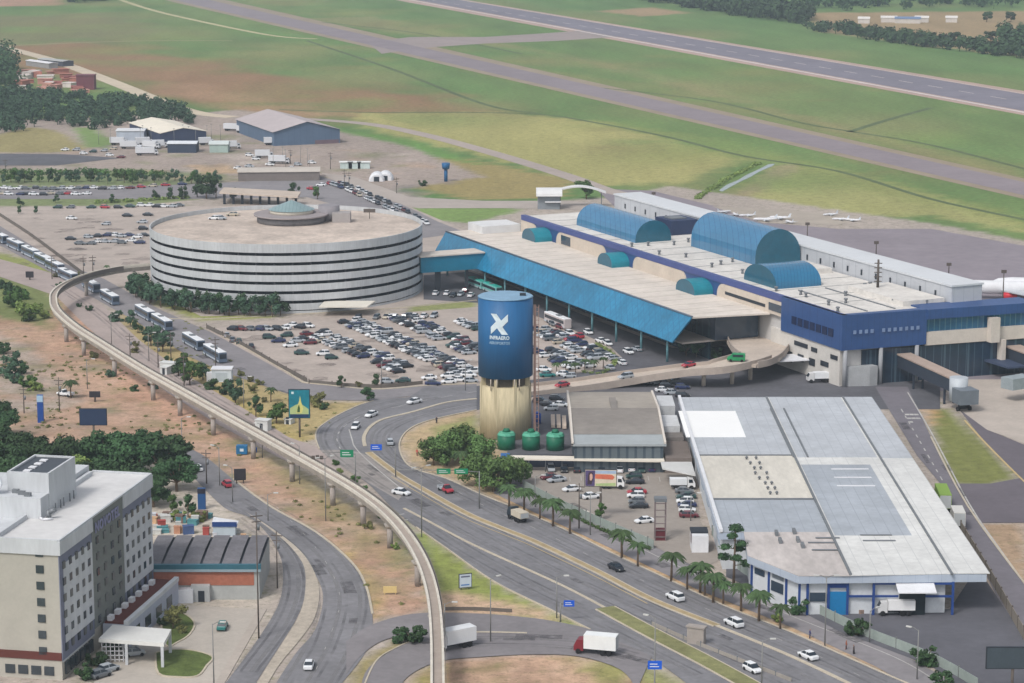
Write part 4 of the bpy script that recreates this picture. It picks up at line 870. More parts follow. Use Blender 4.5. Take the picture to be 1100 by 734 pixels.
for x, ww_ in ((xA, .45), (xB, .4)):
    m_ = MB(); m_.box(x - ww_ / 2, k3.y + .2, WH + .1, x + ww_ / 2, k0.y - .6, WH + .45); m_.build('valley_gutter', SEAM, t)
for yy in (ymid1, ymid2):
    m_ = MB(); m_.box(xL + .2, yy - .2, WH + .0, xA - .3, yy + .2, WH + .35); m_.build('step_flashing', SEAM, t)
m_ = MB(); m_.box(xL - .2, k1.y, WH - .2, xL + .5, k0.y, WH + .6); m_.build('edge_parapet', WHITEP, t)
rng = random.Random(3)
for k in range(16):
    p = P(803 + (k % 2) * 9 + (k // 2) * 3.4 + rng.uniform(-2, 2), 494 + (k // 2) * 5.4, WH); m_ = MB(); m_.cyl(p + Vector((0, 0, .1)), p + Vector((0, 0, .5)), .2, .2, 6); m_.cyl(p + Vector((0, 0, .5)), p + Vector((0, 0, .85)), .4, .2, 8); m_.build('turbine_vent', SEAM, t)
for px, py in ((834, 575), (838, 583), (853, 573), (857, 582), (862, 588)):
    p = P(px, py, WH); m_ = MB(); m_.box(p.x - .3, p.y - 1.2, WH + .1, p.x + .3, p.y + .9, WH + .9); m_.build('roof_box', SEAM, t)
for x0_, x1_, y_, cc in ((893, 933, 505, 0), (896, 936, 514, 0), (899, 940, 523, 0), (924, 958, 576, 1), (927, 962, 582, 1), (868, 896, 584, 1), (872, 900, 592, 1), (876, 902, 579, 1)):
    a = P(x0_, y_, WH); b2 = P(x1_, y_, WH); m_ = MB(); m_.box(a.x, a.y - .3, WH + .18, b2.x, a.y + .3, WH + .3); m_.build('skylight_strip', WHITEP if cc == 0 else SEAM, t)
for k in range(10):  # paired dark gutters on the far grey roof
    pass
for xx in (828, 842):
    a = P(xx, 440, WH); b2 = P(xx + 22, 492, WH); m_ = MB(); m_.box(a.x - .2, b2.y, WH + .1, a.x + .2, a.y, WH + .4); m_.build('roof_gutter', SEAM, t)
m_ = MB()
BLU = mat('wh_blue', (34, 66, 128), .6, .1, .5)
def front(px0, px1, z0, z1, m, name, prot=.15):
    y = k3.y + 1.2; a = P(px0, 640, 3).x; 
    s0 = (px0 - 550) / FOC; s1 = (px1 - 550) / FOC
    dist = P(550, 640, 4); dd = (y * math.cos(PITCH) + (CAM_H - 4) * math.sin(PITCH))
    mb = MB(); mb.box(s0 * dd, y - prot, z0, s1 * dd, y + .05, z1); return mb.build(name, m, t)
for px in (866, 888.5, 909, 937, 1022):
    front(px, px + 2.6, 0, 6.6, BLU, 'blue_pilaster', .35)
front(870, 888, 2.7, 4.4, GLASS, 'window'); front(891, 909, 0, 4.6, mat('gate_cyan', (24, 116, 170), .5, .1, .4), 'painted_gate', .2); front(891, 909, 5.4, 6.9, BLU, 'blue_band', .2)
front(937, 1022, 6.0, 6.7, BLU, 'blue_band', .2); front(912, 965, 3.5, 3.9, BLU, 'blue_line', .2); front(994, 1022, 3.5, 3.9, BLU, 'blue_line', .2)
front(966, 994, 0, 5.0, mat('dock_dark', (32, 42, 48), .8, .1, .5), 'loading_door', .22)
y = k3.y + 1.2; dd = y * math.cos(PITCH) + (CAM_H - 6) * math.sin(PITCH); s0 = (962 - 550) / FOC * dd; s1 = (1003 - 550) / FOC * dd
m_ = MB(); m_.loft([[(s0, y, 6.2), (s1, y, 6.2), (s1, y, 6.4), (s0, y, 6.4)], [(s0, y - 3.6, 5.3), (s1, y - 3.6, 5.3), (s1, y - 3.6, 5.5), (s0, y - 3.6, 5.5)]]); m_.build('dock_awning', WHITEP, t)
d_ = (k3 - k2); nrm = Vector((d_.y, -d_.x, 0)).normalized()
def side(f0, f1, z0, z1, m, nm, A_=None, B2=None, off=.12):
    A_ = ins[3] if A_ is None else A_; B2 = ins[4] if B2 is None else B2
    a = A_.lerp(B2, f0); b2 = A_.lerp(B2, f1); d = (b2 - a).normalized(); n_ = Vector((d.y, -d.x, 0)); 
    mb = MB(); mb.prism([a, b2, b2 + n_ * off, a + n_ * off], z0, z1); return mb.build(nm, m, t)
for f0 in (0.0, .35, .7, .96): side(f0, f0 + .04, 0, 6.5, BLU, 'blue_pilaster')
side(.42, .66, 2.6, 4.6, GLASS, 'window'); side(.08, .28, 4.6, 5.8, GLASS, 'window'); side(.44, .66, 5.2, 6.2, mat('vent_grey', (120, 128, 136), .6, .1, 1), 'louvre')
for k in range(8): side(.05 + k * .12, .10 + k * .12, 3.0, 5.4, mat('side_panel', (150, 168, 184), .5, .1, 1), 'side_window', k0 + Vector((1, -1, 0)), k1 + Vector((1, 1.0, 0)))
for py in (470, 488, 505, 523):
    p = P(940 + (py - 432) * .63, py, 4); m_ = MB(); m_.box(xR - 6.4, p.y - .9, 3.6, xR + 1.5, p.y + .9, 4.6); m_.build('dock_hood', WHITEP, t)
# ---- hotel
HO = P(64, 583, 25); HO.z = 0; hu = (P(164, 510, 25) - P(64, 583, 25)); HL = hu.length; hu.normalize(); hn = Vector((-hu.y, hu.x, 0))
def H(s, d, z=0.0): return HO + hu * s + hn * d + Vector((0, 0, z))
hotel = thing('hotel', 'grey and white seven-storey hotel block with a flat white roof', 'hotel', H(24, 9))
HW = mat('hotel_white', (192, 195, 198), .8, .1, .3, streak=(1, 1, .2)); HG = mat('hotel_beige', (172, 168, 158), .8, .06, .3); HO_ = mat('hotel_olive', (118, 122, 118), .8, .06, .3)
HB = mat('hotel_greyblue', (118, 122, 140), .8, .06, .3); HR = mat('hotel_roof', (206, 205, 204), .8, .1, .1, detail=8); HBR = mat('hotel_brown', (96, 52, 46), .8, .1, .5)
HGL = mat('hotel_glass', (58, 66, 72), .2, .2, .8, spec=.6)
HG2 = mat('hotel_curtain', (96, 98, 98), .4, .2, .8)
def hbox(s0, d0, z0, s1, d1, z1, m, nm, parent=None):
    mb = MB(); mb.prism([H(s0, d0), H(s1, d0), H(s1, d1), H(s0, d1)], z0, z1); return mb.build(nm, m, parent or hotel)
body = hbox(.3, .5, 0, HL - .3, 19, 22.6, HG, 'walls')
hbox(0, 0, 22.6, 15.8, 19.5, 25.0, HW, 'parapet_band'); hbox(31.6, 0, 22.6, HL, 19.5, 25, HW, 'parapet_band')
hbox(15.8, .25, 4.4, 31.6, 19, 24.9, HO_, 'olive_bay')
hbox(.6, .6, 25.0, HL - .6, 12, 25.06, HR, 'roof')
hbox(.2, .1, 25, HL - .2, .5, 25.35, HW, 'coping'); hbox(0, .5, 25, .5, 19, 25.35, HW, 'coping'); hbox(HL - .5, .5, 25, HL, 12, 25.35, HW, 'coping')
hbox(HL - 14, 11, 25.0, HL - 3, 11.7, 25.9, HW, 'upstand'); hbox(-.0, 11.2, 25.05, 13, 12, 25.9, HW, 'upstand')
hbox(HL - 12, 12, 25, HL - 2, 18, 26.8, HW, 'roof_room')
# grey-blue frames with white window panels
for s0, s1 in ((.3, 15.8), (31.6, HL - .3)):
    hbox(s0, .32, 3.6, s1, .5, 22.6, HB, 'frame_panel')
    hbox(s0 + (1.6 if s0 < 5 else .2), .22, 6.4, s1 - .1, .32, 20.6, HW, 'white_panel')
nw = 0
for s0, s1, cols in ((.3, 15.8, 5), (15.8, 31.6, 4), (31.6, HL - .3, 5)):
    for r_ in range(6):
        zz = 5.0 + r_ * 2.95
        for c_ in range(cols):
            ss = s0 + (s1 - s0) * (c_ + .62) / (cols + .25); off = .05 if cols == 4 else .12
            nw += 1
            o = hbox(ss - .55, off, zz, ss + .55, off + (.2), zz + 1.35, (HGL, HGL, HG2)[(nw * 7 + r_ * 3) % 3 if nw % 4 else 2], 'window')
for r_ in range(7): hbox(-.0 + .12, 3.2, 3.2 + r_ * 2.95 + 1.3, .35, 4.6, 3.2 + r_ * 2.95 + 2.7, HGL, 'window')
hbox(.12, .5, 3.6, .35, 12, 5.0, HBR, 'brown_band'); 
for c_ in range(4): hbox(.16, 2 + c_ * 2.4, .8, .35, 3.8 + c_ * 2.4, 2.4, HGL, 'window')
for c_ in range(6): hbox(1.4 + c_ * 2.3, .1, .8, 3.0 + c_ * 2.3, .5, 3.0, HGL, 'shopfront')
hbox(.5, .4, 3.2, 15.8, .5, 4.2, HW, 'ledge')
tall = hbox(17.5, 8.7, 25, 30.5, 16.6, 32, HW, 'lift_tower')
hbox(18.0, 9.2, 32.0, 30.0, 16.1, 32.1, mat('solar_dark', (52, 58, 66), .4, .1, .5), 'dark_roof', tall)
for s_, d_ in (((20, 14.5), (20, 12.5)), ):
    pass
for k in range(4): hbox(19.0 + k * 2.6, 13.2 - .3, 32.1, 20.2 + k * 2.6, 14.2, 32.3, WHITEP, 'roof_hatch', tall)
hbox(17.5, 8.7, 32.0, 30.5, 9.1, 32.4, HW, 'tower_coping', tall); hbox(17.5, 16.2, 32.0, 30.5, 16.6, 32.4, HW, 'tower_coping', tall); hbox(17.5, 9.1, 32.0, 17.9, 16.2, 32.4, HW, 'tower_coping', tall); hbox(30.1, 9.1, 32.0, 30.5, 16.2, 32.4, HW, 'tower_coping', tall)
low = hbox(13.6, 8.8, 25, 17.4, 24, 28.8, HW, 'plant_room')
for k in range(3): hbox(14.3 + k * .9, 11 + k * 1.5, 28.8, 15.0 + k * .9, 12.2 + k * 1.5, 29.5, STEEL, 'air_unit', low)
hbox(17.4, 16.7, 25, 30, 24, 28.8, HW, 'plant_room')
m_ = MB(); p = H(15.0, 18.2, 30.9); q_ = p - hu * .4; m_.cyl(q_, p, 1.7, 1.7, 24); m_.build('round_sign', mat('sign_white', (214, 220, 226), .5, .05, 1), hotel)
m_ = MB(); m_.cyl(q_ - hu * .1, q_ - hu * .02, 1.15, 1.15, 24); m_.build('sign_disc', mat('sign_blue', (36, 96, 168), .5, .05, 1), hotel)
m_ = MB(); p = H(14, 7.5, 25); m_.cyl(p, p + Vector((0, 0, 1.6)), .5, .4, 8); m_.cyl(p + Vector((0, 0, 1.2)), p + Vector((1.2, 0, 1.8)), .45, .45, 8); m_.build('roof_camera', STEEL, hotel)
m_ = MB(); m_.tube([H(13.5, 9, 25.3), H(12.5, 8, 25.3), H(13.2, 6.5, 25.3)], .25); m_.build('duct', WHITEP, hotel)
for s_, d_ in ((19, 8.2), (21.5, 8.2), (23, 8.2), (26, 8.2), (28, 8.2)): 
    m_ = MB(); m_.cyl(H(s_, d_, 25), H(s_, d_, 26.6), .12); m_.build('roof_pipe', STEEL, hotel)
letters('NOVOTEL', 'lettering', mat('letter_violet', (138, 140, 172), .5, .05, 1), 2.6, .05, lambda v: H(23.2 + v.x * .98, .02 - v.z, 22.0 + v.y), hotel, 1.1)
# hotel annex and entrance canopy
t = thing('hotel_annex', 'low hotel wing with a brown roof strip along the tower foot', 'annex', H(38, -3))
mb = MB(); mb.prism([H(19, .0), H(19, -4.8), H(47, -4.8), H(47, .0)], 0, 4.4); mb.build('walls', mat('annex_wall', (168, 174, 188), .8, .08, .4), t)
mb = MB(); mb.prism([H(19.4, -.2), H(19.4, -4.0), H(46.6, -4.0), H(46.6, -.2)], 4.4, 4.7); mb.build('roof', HBR, t)
mb = MB(); mb.prism([H(19, -4.0), H(19, -4.9), H(47.2, -4.9), H(47.2, -4.0)], 4.4, 5.2); mb.build('coping', HW, t)
for k in range(7): mb = MB(); mb.prism([H(20 + k * 3.7, -.5), H(21.4 + k * 3.7, -.5), H(21.4 + k * 3.7, -1.4), H(20 + k * 3.7, -1.4)], 4.7, 5.6); mb.build('roof_light', WHITEP, t)
for k in range(4): mb = MB(); mb.prism([H(22 + k * 6, -4.8), H(25 + k * 6, -4.8), H(25 + k * 6, -4.9), H(22 + k * 6, -4.9)], 1.0, 3.0); mb.build('window', HGL, t)
e0, e1, e2, e3 = P(108, 674, 4.6), P(121, 671, 4.6), P(184, 676, 4.6), P(176, 691, 4.6); e0 = P(106, 686, 4.6)
t = thing('porte_cochere', 'white flat canopy on posts over the hotel driveway', 'canopy', ((e0.x + e2.x) / 2, (e0.y + e2.y) / 2, 0))
mb = MB(); mb.prism([e0, e3, e2, e1], 3.9, 4.6); mb.build('roof', mat('canopy_white', (214, 214, 210), .7, .05, .3), t)
for p in (e0.lerp(e3, .42), e0.lerp(e3, .97), e1.lerp(e2, .97), e1.lerp(e2, .4)):
    mb = MB(); mb.box(p.x - .25, p.y - .05, 0, p.x + .25, p.y + .45, 3.9); mb.build('post', HW, t)
mb = MB()
for k in range(6): x = e0.x + .4 + k * .75; mb.box(x, e0.y + .3, .2, x + .12, e0.y + .4, 3.9)
for k in range(5): mb.box(e0.x + .4, e0.y + .3, .5 + k * .8, e0.x + 4.4, e0.y + .4, .62 + k * .8)
mb.build('trellis', WHITEP, t)

# ---- brick depot behind the hotel
t = thing('brick_depot', 'brick depot with a dark six-bay roof and teal eaves beside the hotel', 'building', (-60, 458, 0))
bx0, bx1, by0, by1 = P(152, 607, 7).x, P(278, 607, 7).x, 448.6, 469
m_ = MB(); m_.box(bx0, by0, 0, bx1, by1, 6.4); wl = m_.build('walls', mat('depot_wall', (166, 168, 166), .85, .1, .3), t)
m_ = MB(); m_.box(bx0 + 1.2, by0 - .1, 2.9, bx1 - 1.0, by0 - .02, 5.6); m_.build('brick_panel', mat('brick', (164, 104, 84), .9, .12, 1.5), t)
m_ = MB(); m_.box(bx0 - .2, by0 - .5, 6.2, bx1 + .4, by0 + .4, 7.1); m_.build('teal_eaves', mat('teal_eave', (52, 98, 112), .6, .08, .5), t)
m_ = MB(); m_.box(bx0 - .2, by0 - .6, 5.7, bx1 + .4, by0 + .3, 6.2); m_.build('eave_strip', mat('strip_grey', (140, 156, 164), .6, .06, .5), t)
for k in range(6):
    w0 = bx0 + (bx1 - bx0) * k / 6; w1 = bx0 + (bx1 - bx0) * (k + 1) / 6
    m_ = MB(); m_.add([(w0 + .25, by0 + .4, 6.8), (w1 - .25, by0 + .4, 6.8), (w1 - .25, (by0 + by1) / 2, 7.3), (w0 + .25, (by0 + by1) / 2, 7.3), (w0 + .25, by1, 7.1), (w1 - .25, by1, 7.1)], [(0, 1, 2, 3), (3, 2, 5, 4)]); m_.build('roof_bay', mat('slate_dark', (112, 110, 114), .85, .22, .3, detail=9), t)
m_ = MB(); m_.box(bx0, by0 + .3, 6.4, bx1, by1, 6.7); m_.build('roof_valley', DARK, t)
m_ = MB(); m_.box(bx0 + 3, by0 - 2.4, 0, bx0 + 10, by0 - .4, 2.6); m_.build('lean_to', WHITEP, t)
a = P(206, 645); m_ = MB(); m_.box(a.x, a.y - 1, 0, a.x + 3.6, a.y + 3, 3.2); m_.box(a.x + 1.4, a.y - 1.1, 0, a.x + 2.6, a.y - 1.02, 2.2, 1)
one(m_, 'gate_lodge', [mat('lodge', (176, 178, 178), .8, .08, .5), DARK], 'small pale gate lodge in front of the brick depot wall', 'hut')
a = P(242, 574); t = thing('kiosk', 'small kiosk with a dark blue fascia and slanted white roof by the curve', 'kiosk', a)
m_ = MB(); m_.box(-4.5, -3, 0, 4.5, 2.5, 3); m_.build('walls', mat('kiosk_wall', (170, 182, 190), .7, .08, .4), t, False)
m_ = MB(); m_.box(-4.8, -3.3, 3, 5.2, -2.9, 4.4); m_.build('fascia', mat('kiosk_blue', (34, 62, 116), .6, .06, .5), t, False)
m_ = MB(); m_.add([(-5, -2.9, 4.2), (5.2, -2.9, 3.6), (5.2, 3, 3.4), (-5, 3, 4.6)], [(0, 1, 2, 3)]); m_.box(-5, -2.9, 3.0, 5.2, 2.8, 3.3); m_.build('roof', WHITEP, t, False)
t.scale = (.52, .6, .72)
# ---- monorail
bp = [(170, 283), (158, 284), (130, 287), (100, 293), (75, 302), (61, 311), (57, 320), (61, 333), (80, 350), (105, 366), (150, 394), (200, 422), (250, 450), (300, 478), (345, 503), (385, 527), (415, 550), (438, 576), (455, 606), (465, 640), (469, 680), (470, 734), (470, 790)]
bw = [P(x, y, 7.0) for x, y in bp]; bc = smooth(bw, 7)
t = thing('monorail_viaduct', 'slender pale elevated guideway curving across the whole foreground on piers', 'viaduct', (bc[80].x, bc[80].y, 0))
VC = mat('guideway_concrete', (168, 162, 154), .9, .2, .5, detail=8)
L1, R1_ = rails(bc, 1.3, None); L2, R2 = rails(bc, 2.2, None)
dz = lambda v, z: v + Vector((0, 0, z))
m_ = MB(); m_.loft([[dz(R1_[i], -1.9), dz(L1[i], -1.9), dz(L2[i], -.5), dz(R2[i], -.5)] for i in range(len(bc))]); m_.build('beam', VC, t)
for off, nm in ((.98, 'rail_wall'), (-.98, 'rail_wall')):
    La, Ra = rails(bc, 2 * off + .42, None); Lb, Rb = rails(bc, 2 * off - .42, None)
    m_ = MB(); m_.loft([[dz(La[i], -.5), dz(Lb[i], -.5), dz(Lb[i], .15), dz(La[i], .15)] for i in range(len(bc))]); m_.build(nm, mat('rail_wall', (206, 200, 188), .85, .12, .6), t)
La, Ra = rails(bc, 1.5, None); m_ = MB()
m_.loft([[dz(Ra[i], -.5), dz(La[i], -.5), dz(La[i], -.3), dz(Ra[i], -.3)] for i in range(len(bc))]); m_.build('track_bed', mat('track_bed', (162, 150, 140), .9, .1, .4), t)
La, Ra = rails(bc, 2.9, None); Lb, Rb = rails(bc, 2.75, None)
m_ = MB(); m_.loft([[dz(La[i], -.9), dz(Lb[i], -.9), dz(Lb[i], .5), dz(La[i], .5)] for i in range(14, len(bc))]); m_.build('walkway_rail', mat('rail_grey', (112, 106, 102), .8, .1, .5), t)
for (px, py) in ((74, 368), (100, 380), (130, 405), (162, 428), (198, 445), (236, 468), (276, 493), (317, 518), (354, 545), (384, 566), (412, 590), (428, 630), (440, 690), (96, 318)):
    g = P(px, py); b_ = min(bc, key=lambda v: (v.xy - g.xy).length)
    m_ = MB(); m_.cyl((b_.x, b_.y, 0), (b_.x, b_.y, 4.2), .62, .62, 12); pr = m_.build('pier', mat('pier_concrete', (156, 148, 142), .9, .1, .3), t)
    m_ = MB(); m_.cyl((b_.x, b_.y, 4.2), (b_.x, b_.y, 5.1), .65, 1.3, 12); m_.build('pier_cap', VC, pr)

# ---- hangar and background buildings
t = thing('hangar', 'blue hangar with a shallow pink-grey gable roof beside the airfield', 'hangar', (-115, 1235, 0))
a0, a1, a2 = P(294, 142, 7), P(365, 139, 7), P(254, 128, 7); a0.z = a1.z = a2.z = 0; dd_ = a2 - a0; r0 = (a0 + a1) / 2; b3 = a1 + dd_; r1 = r0 + dd_
m_ = MB(); m_.add([dz(a0, 0), dz(a1, 0), dz(b3, 0), dz(a2, 0), dz(a0, 7), dz(a1, 7), dz(b3, 7), dz(a2, 7), dz(r0, 11.3), dz(r1, 11.3)], [(0, 1, 5, 8, 4), (1, 2, 6, 5), (2, 3, 7, 9, 6), (3, 0, 4, 7)]); m_.build('walls', striped('hangar_wall', (84, 104, 128), (72, 92, 118), 3, 'X', .6, .05, .08), t)
e_ = (a1 - a0).normalized() * .8; f_ = (a0 - a2).normalized() * .8
for s0_, s1_, r_s, r_e, sg in ((a0, a2, r0, r1, -1), (a1, b3, r0, r1, 1)):
    m_ = MB(); v_ = [dz(s0_ + f_ + e_ * sg, 6.9), dz(s1_ - f_ + e_ * sg, 6.9), dz(r_e - f_, 11.6), dz(r_s + f_, 11.6)]; m_.add(v_, [(0, 1, 2, 3) if sg < 0 else (3, 2, 1, 0)]); m_.build('roof', mat('hangar_roof', (178, 168, 168), .8, .07, .05, detail=8), t)
m_ = MB(); m_.prism([a1.lerp(a0, .02), a1.lerp(a0, .38), a1.lerp(a0, .38) + f_ * .2, a1.lerp(a0, .02) + f_ * .2], 0, 2.0); m_.build('base_panel', mat('rust_panel', (112, 96, 104), .8, .1, .5), t)
def gable(name, label, cat, base_px, wx, wy, rz, h, rise, wallc, roofc, group=None, axis='x'):
    p = P(*base_px); t = thing(name, label, cat, p, rz, group)
    m_ = MB(); x, y = wx / 2, wy / 2
    m_.add([(-x, -y, 0), (x, -y, 0), (x, y, 0), (-x, y, 0), (-x, -y, h), (x, -y, h), (x, y, h), (-x, y, h), (-x, 0, h + rise), (x, 0, h + rise)], [(0, 1, 5, 4), (1, 2, 6, 9, 5), (2, 3, 7, 6), (3, 0, 4, 8, 7)])
    m_.build('walls', mat('w%s' % (wallc,), wallc, .8, .1, .3), t, False)
    for sg in (-1, 1):
        m_ = MB(); m_.loft([[(-x - .4, sg * (y + .4), h - .1), (x + .4, sg * (y + .4), h - .1), (x + .4, sg * (y + .4), h + .15), (-x - .4, sg * (y + .4), h + .15)], [(-x - .4, 0, h + rise), (x + .4, 0, h + rise), (x + .4, 0, h + rise + .25), (-x - .4, 0, h + rise + .25)]])
        m_.build('roof', mat('r%s' % (roofc,), roofc, .8, .08, .15, detail=8), t, False)
    return t
gable('warehouse', 'cream-roofed depot with a dark navy side in the middle of the lorry yard', 'warehouse', (180, 148), 55, 24, R(-65), 5.5, 2.2, (54, 64, 90), (222, 214, 198))
gable('low_building', 'small white-roofed office with dark walls below the cream-roofed depot', 'building', (197, 163), 14, 11, 0, 4.5, .6, (56, 66, 84), (214, 218, 222))
gable('low_building', 'pale grey box-shaped store left of the cream-roofed depot', 'building', (142, 151), 14, 12, 0, 5.5, .5, (170, 178, 190), (206, 208, 210))
gable('tent', 'pale green-white marquee with dark bays right of the small office', 'tent', (236, 163), 9, 8, 0, 4, 1.2, (158, 176, 170), (196, 204, 202))
gable('low_building', 'long low beige shed close behind the round garage', 'building', (300, 192), 36, 16, R(4), 4, .6, (120, 112, 108), (190, 182, 172))
gable('low_building', 'white flat-roofed cabin at the right end of the beige shed', 'building', (325, 192), 7, 5, 0, 3.2, .3, (210, 212, 214), (224, 226, 228))
for k, (px, py, s_, lab) in enumerate(((372, 176, (5, 3), 'pale container at the left end of a row beyond the street'), (381, 176, (5, 3), 'pale container second in the row beyond the street'), (391, 176, (6, 3), 'pale container at the right end of the row beyond the street'))):
    gable('container_hut', lab, 'container', (px, py + 5), 5.5, 3, 0, 3, .2, (186, 200, 198), (220, 222, 220), 'huts beyond the street')
for px, py, lab in ((405, 194, 'white domed tent left of its pair on the tarmac beyond the street'), (414, 193, 'white domed tent right of its pair on the tarmac beyond the street')):
    p = P(px, py); t = thing('dome_tent', lab, 'tent', p, 0, 'domed tents'); m_ = MB()
    m_.loft([[(-3.6 * math.cos(q) * sc, yy, 3.9 * math.sin(q) * sc) for q in [math.pi * i / 8 for i in range(9)]] for yy, sc in ((-4, .8), (-2.5, 1), (3, 1), (4.5, .8))], 0, True); m_.build('cover', WHITEP, t, False)
    m_ = MB(); m_.box(-1.2, -4.1, 0, 1.2, -3.95, 2.2); m_.build('door', DARK, t, False)
# far brick yard
gable('brick_block', 'plum-coloured brick block standing in the far rubble yard', 'building', (93, 96), 11, 8, 0, 9, .3, (110, 62, 70), (120, 76, 84))
gable('low_building', 'long white-roofed shed at the far airfield fence', 'building', (45, 72), 34, 7, R(-52), 3.5, .5, (150, 150, 150), (220, 220, 222))
gable('low_building', 'grey-roofed shed beside the far airfield fence', 'building', (60, 70), 30, 9, R(-45), 3.5, .5, (70, 74, 84), (170, 172, 170))
rng = random.Random(11)
hutp = sorted((rng.uniform(18, 86), rng.uniform(78, 100)) for _ in range(30))
for k in range(30):
    px, py = hutp[k]; p = P(px, py); m_ = MB(); w1, d1, h1 = rng.uniform(4, 11), rng.uniform(4, 9), rng.uniform(1.5, 3.5)
    m_.prism([(-w1 / 2, -d1 / 2), (w1 / 2, -d1 / 2 + rng.uniform(-1, 1)), (w1 / 2, d1 / 2), (-w1 / 2 + 1, d1 / 2)], 0, h1); m_.prism([(-w1 / 2 - .3, -d1 / 2 - .3), (w1 / 2 + .3, -d1 / 2 - .3), (w1 / 2 + .3, d1 / 2 + .3), (-w1 / 2 - .3, d1 / 2 + .3)], h1, h1 + .3)
    cc = rng.choice([(168, 108, 96), (156, 96, 90), (190, 140, 126), (176, 116, 100), (206, 196, 190)])
    one(m_, 'hut', mat('hut%s' % (cc,), cc, .9, .15, .3), 'low hut, %s from the left in the far crowded yard' % ordw(k), 'hut', p, rng.uniform(-.5, .5), 'red huts in the far yard')
# old airport kiosk with arched roof behind the terminal
t = thing('gatehouse', 'grey gatehouse with a white barrel roof beyond the terminal', 'gatehouse', P(588, 224))
m_ = MB(); m_.box(-4, -3, 0, 5, 4, 5.5); m_.build('walls', mat('gate_wall', (130, 136, 142), .8, .1, .4), t, False)
m_ = MB(); m_.loft([[(-4.6 * 1 + 0, 5 * -math.cos(q), 5.6 + 3 * math.sin(q)) for q in [math.pi * i / 8 for i in range(9)]], [(6, 5 * -math.cos(q), 5.6 + 3 * math.sin(q)) for q in [math.pi * i / 8 for i in range(9)]]]); m_.build('barrel_roof', WHITE, t, False)
m_ = MB(); m_.box(-1, -4.4, 3.0, 5.5, -3, 3.4); m_.build('door_canopy', WHITEP, t, False)
t = thing('arched_canopy', 'thin white arched canopy springing from the gatehouse roof', 'canopy', P(622, 222))
m_ = MB(); sec = []
for i in range(13):
    q = i / 12; x = -10 + 21 * q; zz = 5.2 + 3.0 * math.sin(math.pi * (q * .85 + .1)); sec.append([(x, -2.5, zz), (x, 2.5, zz), (x, 2.5, zz + .5), (x, -2.5, zz + .5)])
m_.loft(sec); m_.build('arch_roof', WHITE, t, False)
for x in (-8, 9): m_ = MB(); m_.box(x, -.2, 0, x + .4, .2, 5.6); m_.build('post', STEEL, t, False)
m_ = MB(); p = P(479, 195); t = thing('blue_water_tank', 'small blue T-shaped water tank on a post in the field', 'water tank', p)
m_.cyl((0, 0, 0), (0, 0, 5.6), .8, .8, 10); m_.build('post', mat('tank_cyan', (24, 92, 140), .5, .08, .5), t, False)
m_ = MB(); m_.cyl((0, 0, 5.6), (0, 0, 8.2), 1.6, 1.9, 14); m_.build('tank', mat('tank_cyan', (24, 92, 140)), t, False)
# street roof behind the garage
t = thing('viaduct_station', 'low covered platform with dark openings behind the round garage', 'platform', P(270, 212))
a, b_ = P(238, 204, 5), P(322, 208, 5)
m_ = MB(); m_.prism([(a.x, a.y - 8), (b_.x, b_.y - 10), (b_.x, b_.y + 6), (a.x, a.y + 8)], 4.4, 5.0); m_.build('roof', mat('platform_roof', (186, 172, 158), .85, .1, .2), t)
for k in range(9): x = a.x + 2 + k * (b_.x - a.x - 4) / 8; m_ = MB(); m_.box(x - .5, a.y - 8, 0, x + .5, a.y - 7, 4.4); m_.build('column', DARK, t)

# ================================================================== walls, fences
def fence(name, label, cat, pts, h, m, post_m=None, step=6, group=None, th=.12):
    w_ = smooth(G(pts), 5); c_ = w_[len(w_) // 2]
    t = thing(name, label, cat, (c_.x, c_.y, 0), 0, group)
    m_ = MB(); ribbon(m_, w_, th, 0, h); m_.build('panel', m, t)
    if post_m:
        L_ = 0; nxt = 0
        for a, b2 in zip(w_[:-1], w_[1:]):
            while nxt < L_ + (b2 - a).length:
                p = a.lerp(b2, (nxt - L_) / (b2 - a).length); mm = MB(); mm.box(p.x - .12, p.y - .12, 0, p.x + .12, p.y + .12, h + .3); mm.build('post', post_m, t); nxt += step
            L_ += (b2 - a).length
    return t
WALLG = mat('wall_greygreen', (142, 152, 146), .9, .1, .3); 
fence('boundary_wall', 'long grey-green wall curving below the white warehouse', 'wall', [(765, 575), (790, 610), (840, 640), (880, 660), (930, 684), (1000, 712), (1050, 740)], 1.9, WALLG, mat('wall_post', (112, 116, 114), .9, .1, .4), 9)
fence('boundary_wall', 'grey-green wall along the showroom car park', 'wall', [(562, 525), (600, 545), (650, 568), (702, 590)], 2.0, WALLG, mat('wall_post', (112, 116, 114)), 6)
fence('boundary_fence', 'dark low fence bounding the diagonal side of the big car park', 'fence', [(222, 353), (260, 372), (300, 395), (330, 411)], 1.3, mat('fence_dark', (104, 98, 92), .9, .1, .5), WOODP, 7)
fence('boundary_fence', 'dark low fence along the near edge of the big car park', 'fence', [(332, 412), (400, 417), (454, 413)], 1.0, mat('fence_dark', (104, 98, 92)), WOODP, 7)
fence('boundary_fence', 'dark wall slanting between the buses and the upper left car park', 'fence', [(-10, 226), (30, 252), (60, 274), (92, 298)], 1.4, mat('fence_dark', (104, 98, 92)), None)
fence('airside_fence', 'grey mesh fence beside the airside lane on the far right', 'fence', [(1032, 572), (1060, 618), (1100, 688)], 2.4, mat('mesh_fence', (132, 124, 114), .9, .1, .5), WOODP, 6)
fence('retaining_wall', 'thin dark wall at the edge of the truck road', 'wall', [(478, 656), (510, 656), (550, 658)], .7, mat('fence_dark', (104, 98, 92)))
fence('guard_rail', 'grey barrier in the middle of the avenue at the bottom right', 'barrier', [(700, 672), (750, 694), (850, 733)], .8, mat('barrier', (152, 146, 138), .9, .1, .5), STEEL, 5)
